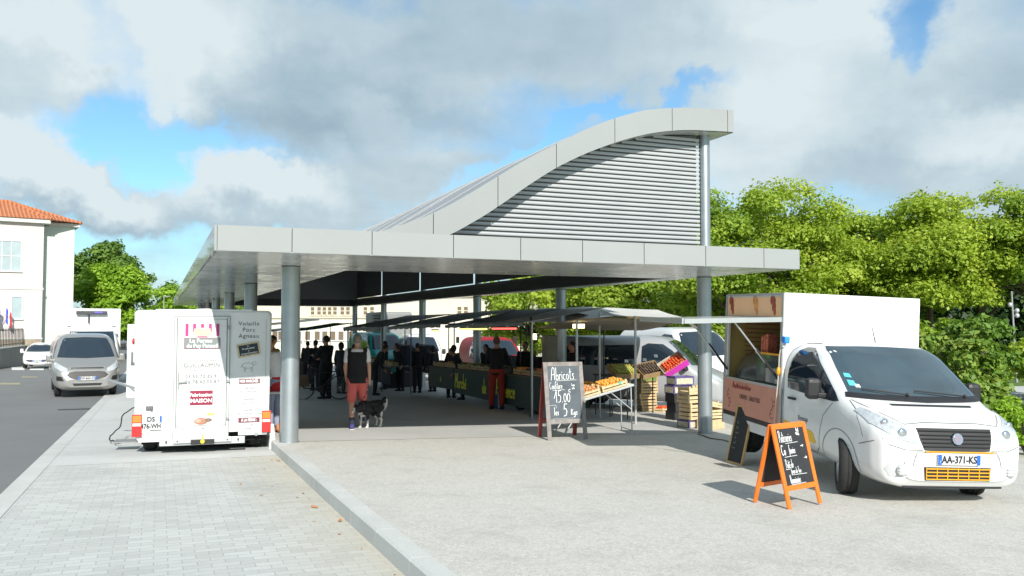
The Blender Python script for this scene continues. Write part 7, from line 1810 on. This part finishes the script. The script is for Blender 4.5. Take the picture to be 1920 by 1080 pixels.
# long cream building behind the hall
cb0=PX(470,640,66); cb1=PX(975,640,62); dd=Vector((cb1.x-cb0.x,cb1.y-cb0.y,0)); LL=dd.length; ang=math.atan2(dd.y,dd.x)
zg=-1.3; cz=lambda py,d=64: CZ+(607-py)/F*d-zg
cr=empty('cream_building',(cb0.x,cb0.y,zg),ang,'long cream building with a row of small square windows behind the hall','building')
creamp=m_plain('cream_plaster',(.64,.58,.44),(.72,.66,.52),.3,20,.9,.15,.1); cream2=m_plain('pale_cream_plaster',(.62,.60,.50),(.70,.68,.58),.3,20,.9,.15,.1)
mb=MB(); mb.bx(0,LL,0,12,0,cz(597)); mb.build('lower_wall',cream2,cr)
mb=MB(); mb.bx(0,LL,-.05,12,cz(597)+.002,cz(556)); mb.build('upper_wall',creamp,cr)
mb=MB(); mb.bx(-.2,LL+.2,-.35,12.2,cz(556)+.002,cz(553)); mb.build('roof_edge',cornice,cr)
mb=MB(); mb.bx(0,LL,-.08,-.052,cz(597)-.03,cz(597)+.04); mb.build('string_course',M('shade_line',(.3,.28,.22),.8,0,0),cr)  # strip coloured darker to draw a shade line below the upper wall
xw=lambda px_: (PX(px_,600,64).x-cb0.x)/math.cos(ang)
wbr=M('brown_frame',(.16,.12,.08),.7,0,0)
for px_ in(577,590,600.5,611,621.5,636,647,660,681,694,520,532,545,860,872):
    x=xw(px_); win(cr,x,x+.30,cz(590),cz(576),1,2,y=-.055,fm=creamp,glass_=wbr,deep=.02)
for px_ in(566,585,600,616,632,650,500,512,700,715): 
    x=xw(px_); win(cr,x,x+.42,cz(638),cz(622),1,1,y=-.02,fm=cornice,glass_=wbr,deep=.02)
mb=MB(); x=xw(716); mb.bx(x,x+1.3,-.06,-.01,cz(598),cz(588)); sg_=mb.build('wall_sign',M('pale_blue_sign',(.45,.6,.68),.6,0,.1),cr)
# small pale house seen between the trees right of centre
hp=PX(1262,585,58); hs=empty('pale_house',(hp.x,hp.y,-1.2),R(10),'small pale house glimpsed between the trees right of centre','house')
mb=MB(); mb.bx(-4,4,0,7,0,4.0); mb.build('wall',cream2,hs)
mb=MB(); mb.prism([(-.4,4.0),(7.4,4.0),(3.5,5.4)],(-4.3,0,0),(0,1,0),(0,0,1),8.6); mb.build('roof',M('slate_roof',(.12,.12,.13),.8,0,.2,3),hs)
win(hs,-2.4,-1.4,1.6,2.9,2,2); win(hs,1,2,1.6,2.9,2,2)
hp=PX(905,585,60)
# ============================================================ LAMP POSTS
lp=G(1906,722); lp=PX(1906,700,34); zl=plat(lp.x,lp.y)+.1
lamp=empty('street_lamp',(lp.x,lp.y,zl),0,'slim grey lamp post with three small spot heads under the trees at right','street lamp')
zt3=CZ+(607-545)/F*34-zl
mb=MB().cyl((0,0,0),(-.12,0,zt3),.055,.03,10); mb.build('post',M('post_grey',(.30,.31,.32),.5,.3,.05),lamp)
for (dx,z) in((-.22,zt3-.55),(.05,zt3-.78),(.05,zt3-.98)):
    mb=MB(); mb.ball((dx,-.05,z),(.09,.09,.10),12,8,mi=0); mb.bar((-.09,0,z),(dx,-.03,z),.03,.03,mi=0); mb.build('spot_head',M('spot_grey',(.5,.5,.54),.3,.3,0),lamp)
lp=PX(306,640,58); lamp2=empty('street_lamp',(lp.x,lp.y,park(lp.x,lp.y)),0,'thin distant lamp post left of the lettered trailer roof','street lamp')
mb=MB().cyl((0,0,0),(0,0,CZ+(607-556)/F*58-park(lp.x,lp.y)),.05,.035,8); mb.build('post',MATS['post_grey'],lamp2); mb=MB(); mb.box((.2,0,CZ+(607-556)/F*58-park(lp.x,lp.y)),(.5,.12,.06)); mb.build('lamp_head',MATS['post_grey'],lamp2)
# cable on the plaza near the crates
pts=[G(a,b) for a,b in((1352,796),(1335,800),(1320,806),(1310,815),(1330,822),(1355,826),(1372,830))]
pp=[]
for i in range(len(pts)-1):
    for k_ in range(4): pp.append(pts[i].lerp(pts[i+1],k_/4)+Vector((.02*math.sin(i*4+k_),0,.012)))
tag(MB().tube(pp,.010,5).build('extension_cable',M('cable_brown',(.14,.09,.06),.7,0,0)),'thin brown cable winding over the concrete from the crates to the truck','cable')

# drain grating in the road beside the pavement band
a_=G(140,767,park); mb=MB()
for i in range(9): mb.bx(-.36+.09*i,-.31+.09*i,-.11,.11,-.01,.004)
mb.bx(-.40,.42,-.13,-.112,-.01,.005); mb.bx(-.40,.42,.112,.13,-.01,.005)
tag(mb.build('drain_grating',M('cast_iron',(.05,.05,.05),.7,.3,.2),None,(a_.x,a_.y,a_.z-.018),(0,0,YAW)),'small dark iron drain grating in the road beside the pavement band','drain')
# grass verge and low planting at the right edge
rs=np.random.RandomState(12); n=5000; C=np.stack([rs.uniform(9.0,14,n),rs.uniform(15.5,19.5,n),rs.uniform(0,1,n)],1)
C[:,2]=[plat(x,y)+.02+z*(.25+.2*math.sin(x*3+y*2)) for x,y,z in C]
tag(leaves('ground_cover',C,np.tile([0,-.3,.9],(n,1)),.04,lm_b,rs),'bright green ground cover planted beyond the truck at the right edge','ground cover',kind='stuff')
quad_ground('lawn',(8.6,15.0),(20,15.6),(20,19.6),(9.0,19.8),grassm,.03,thick=.06)
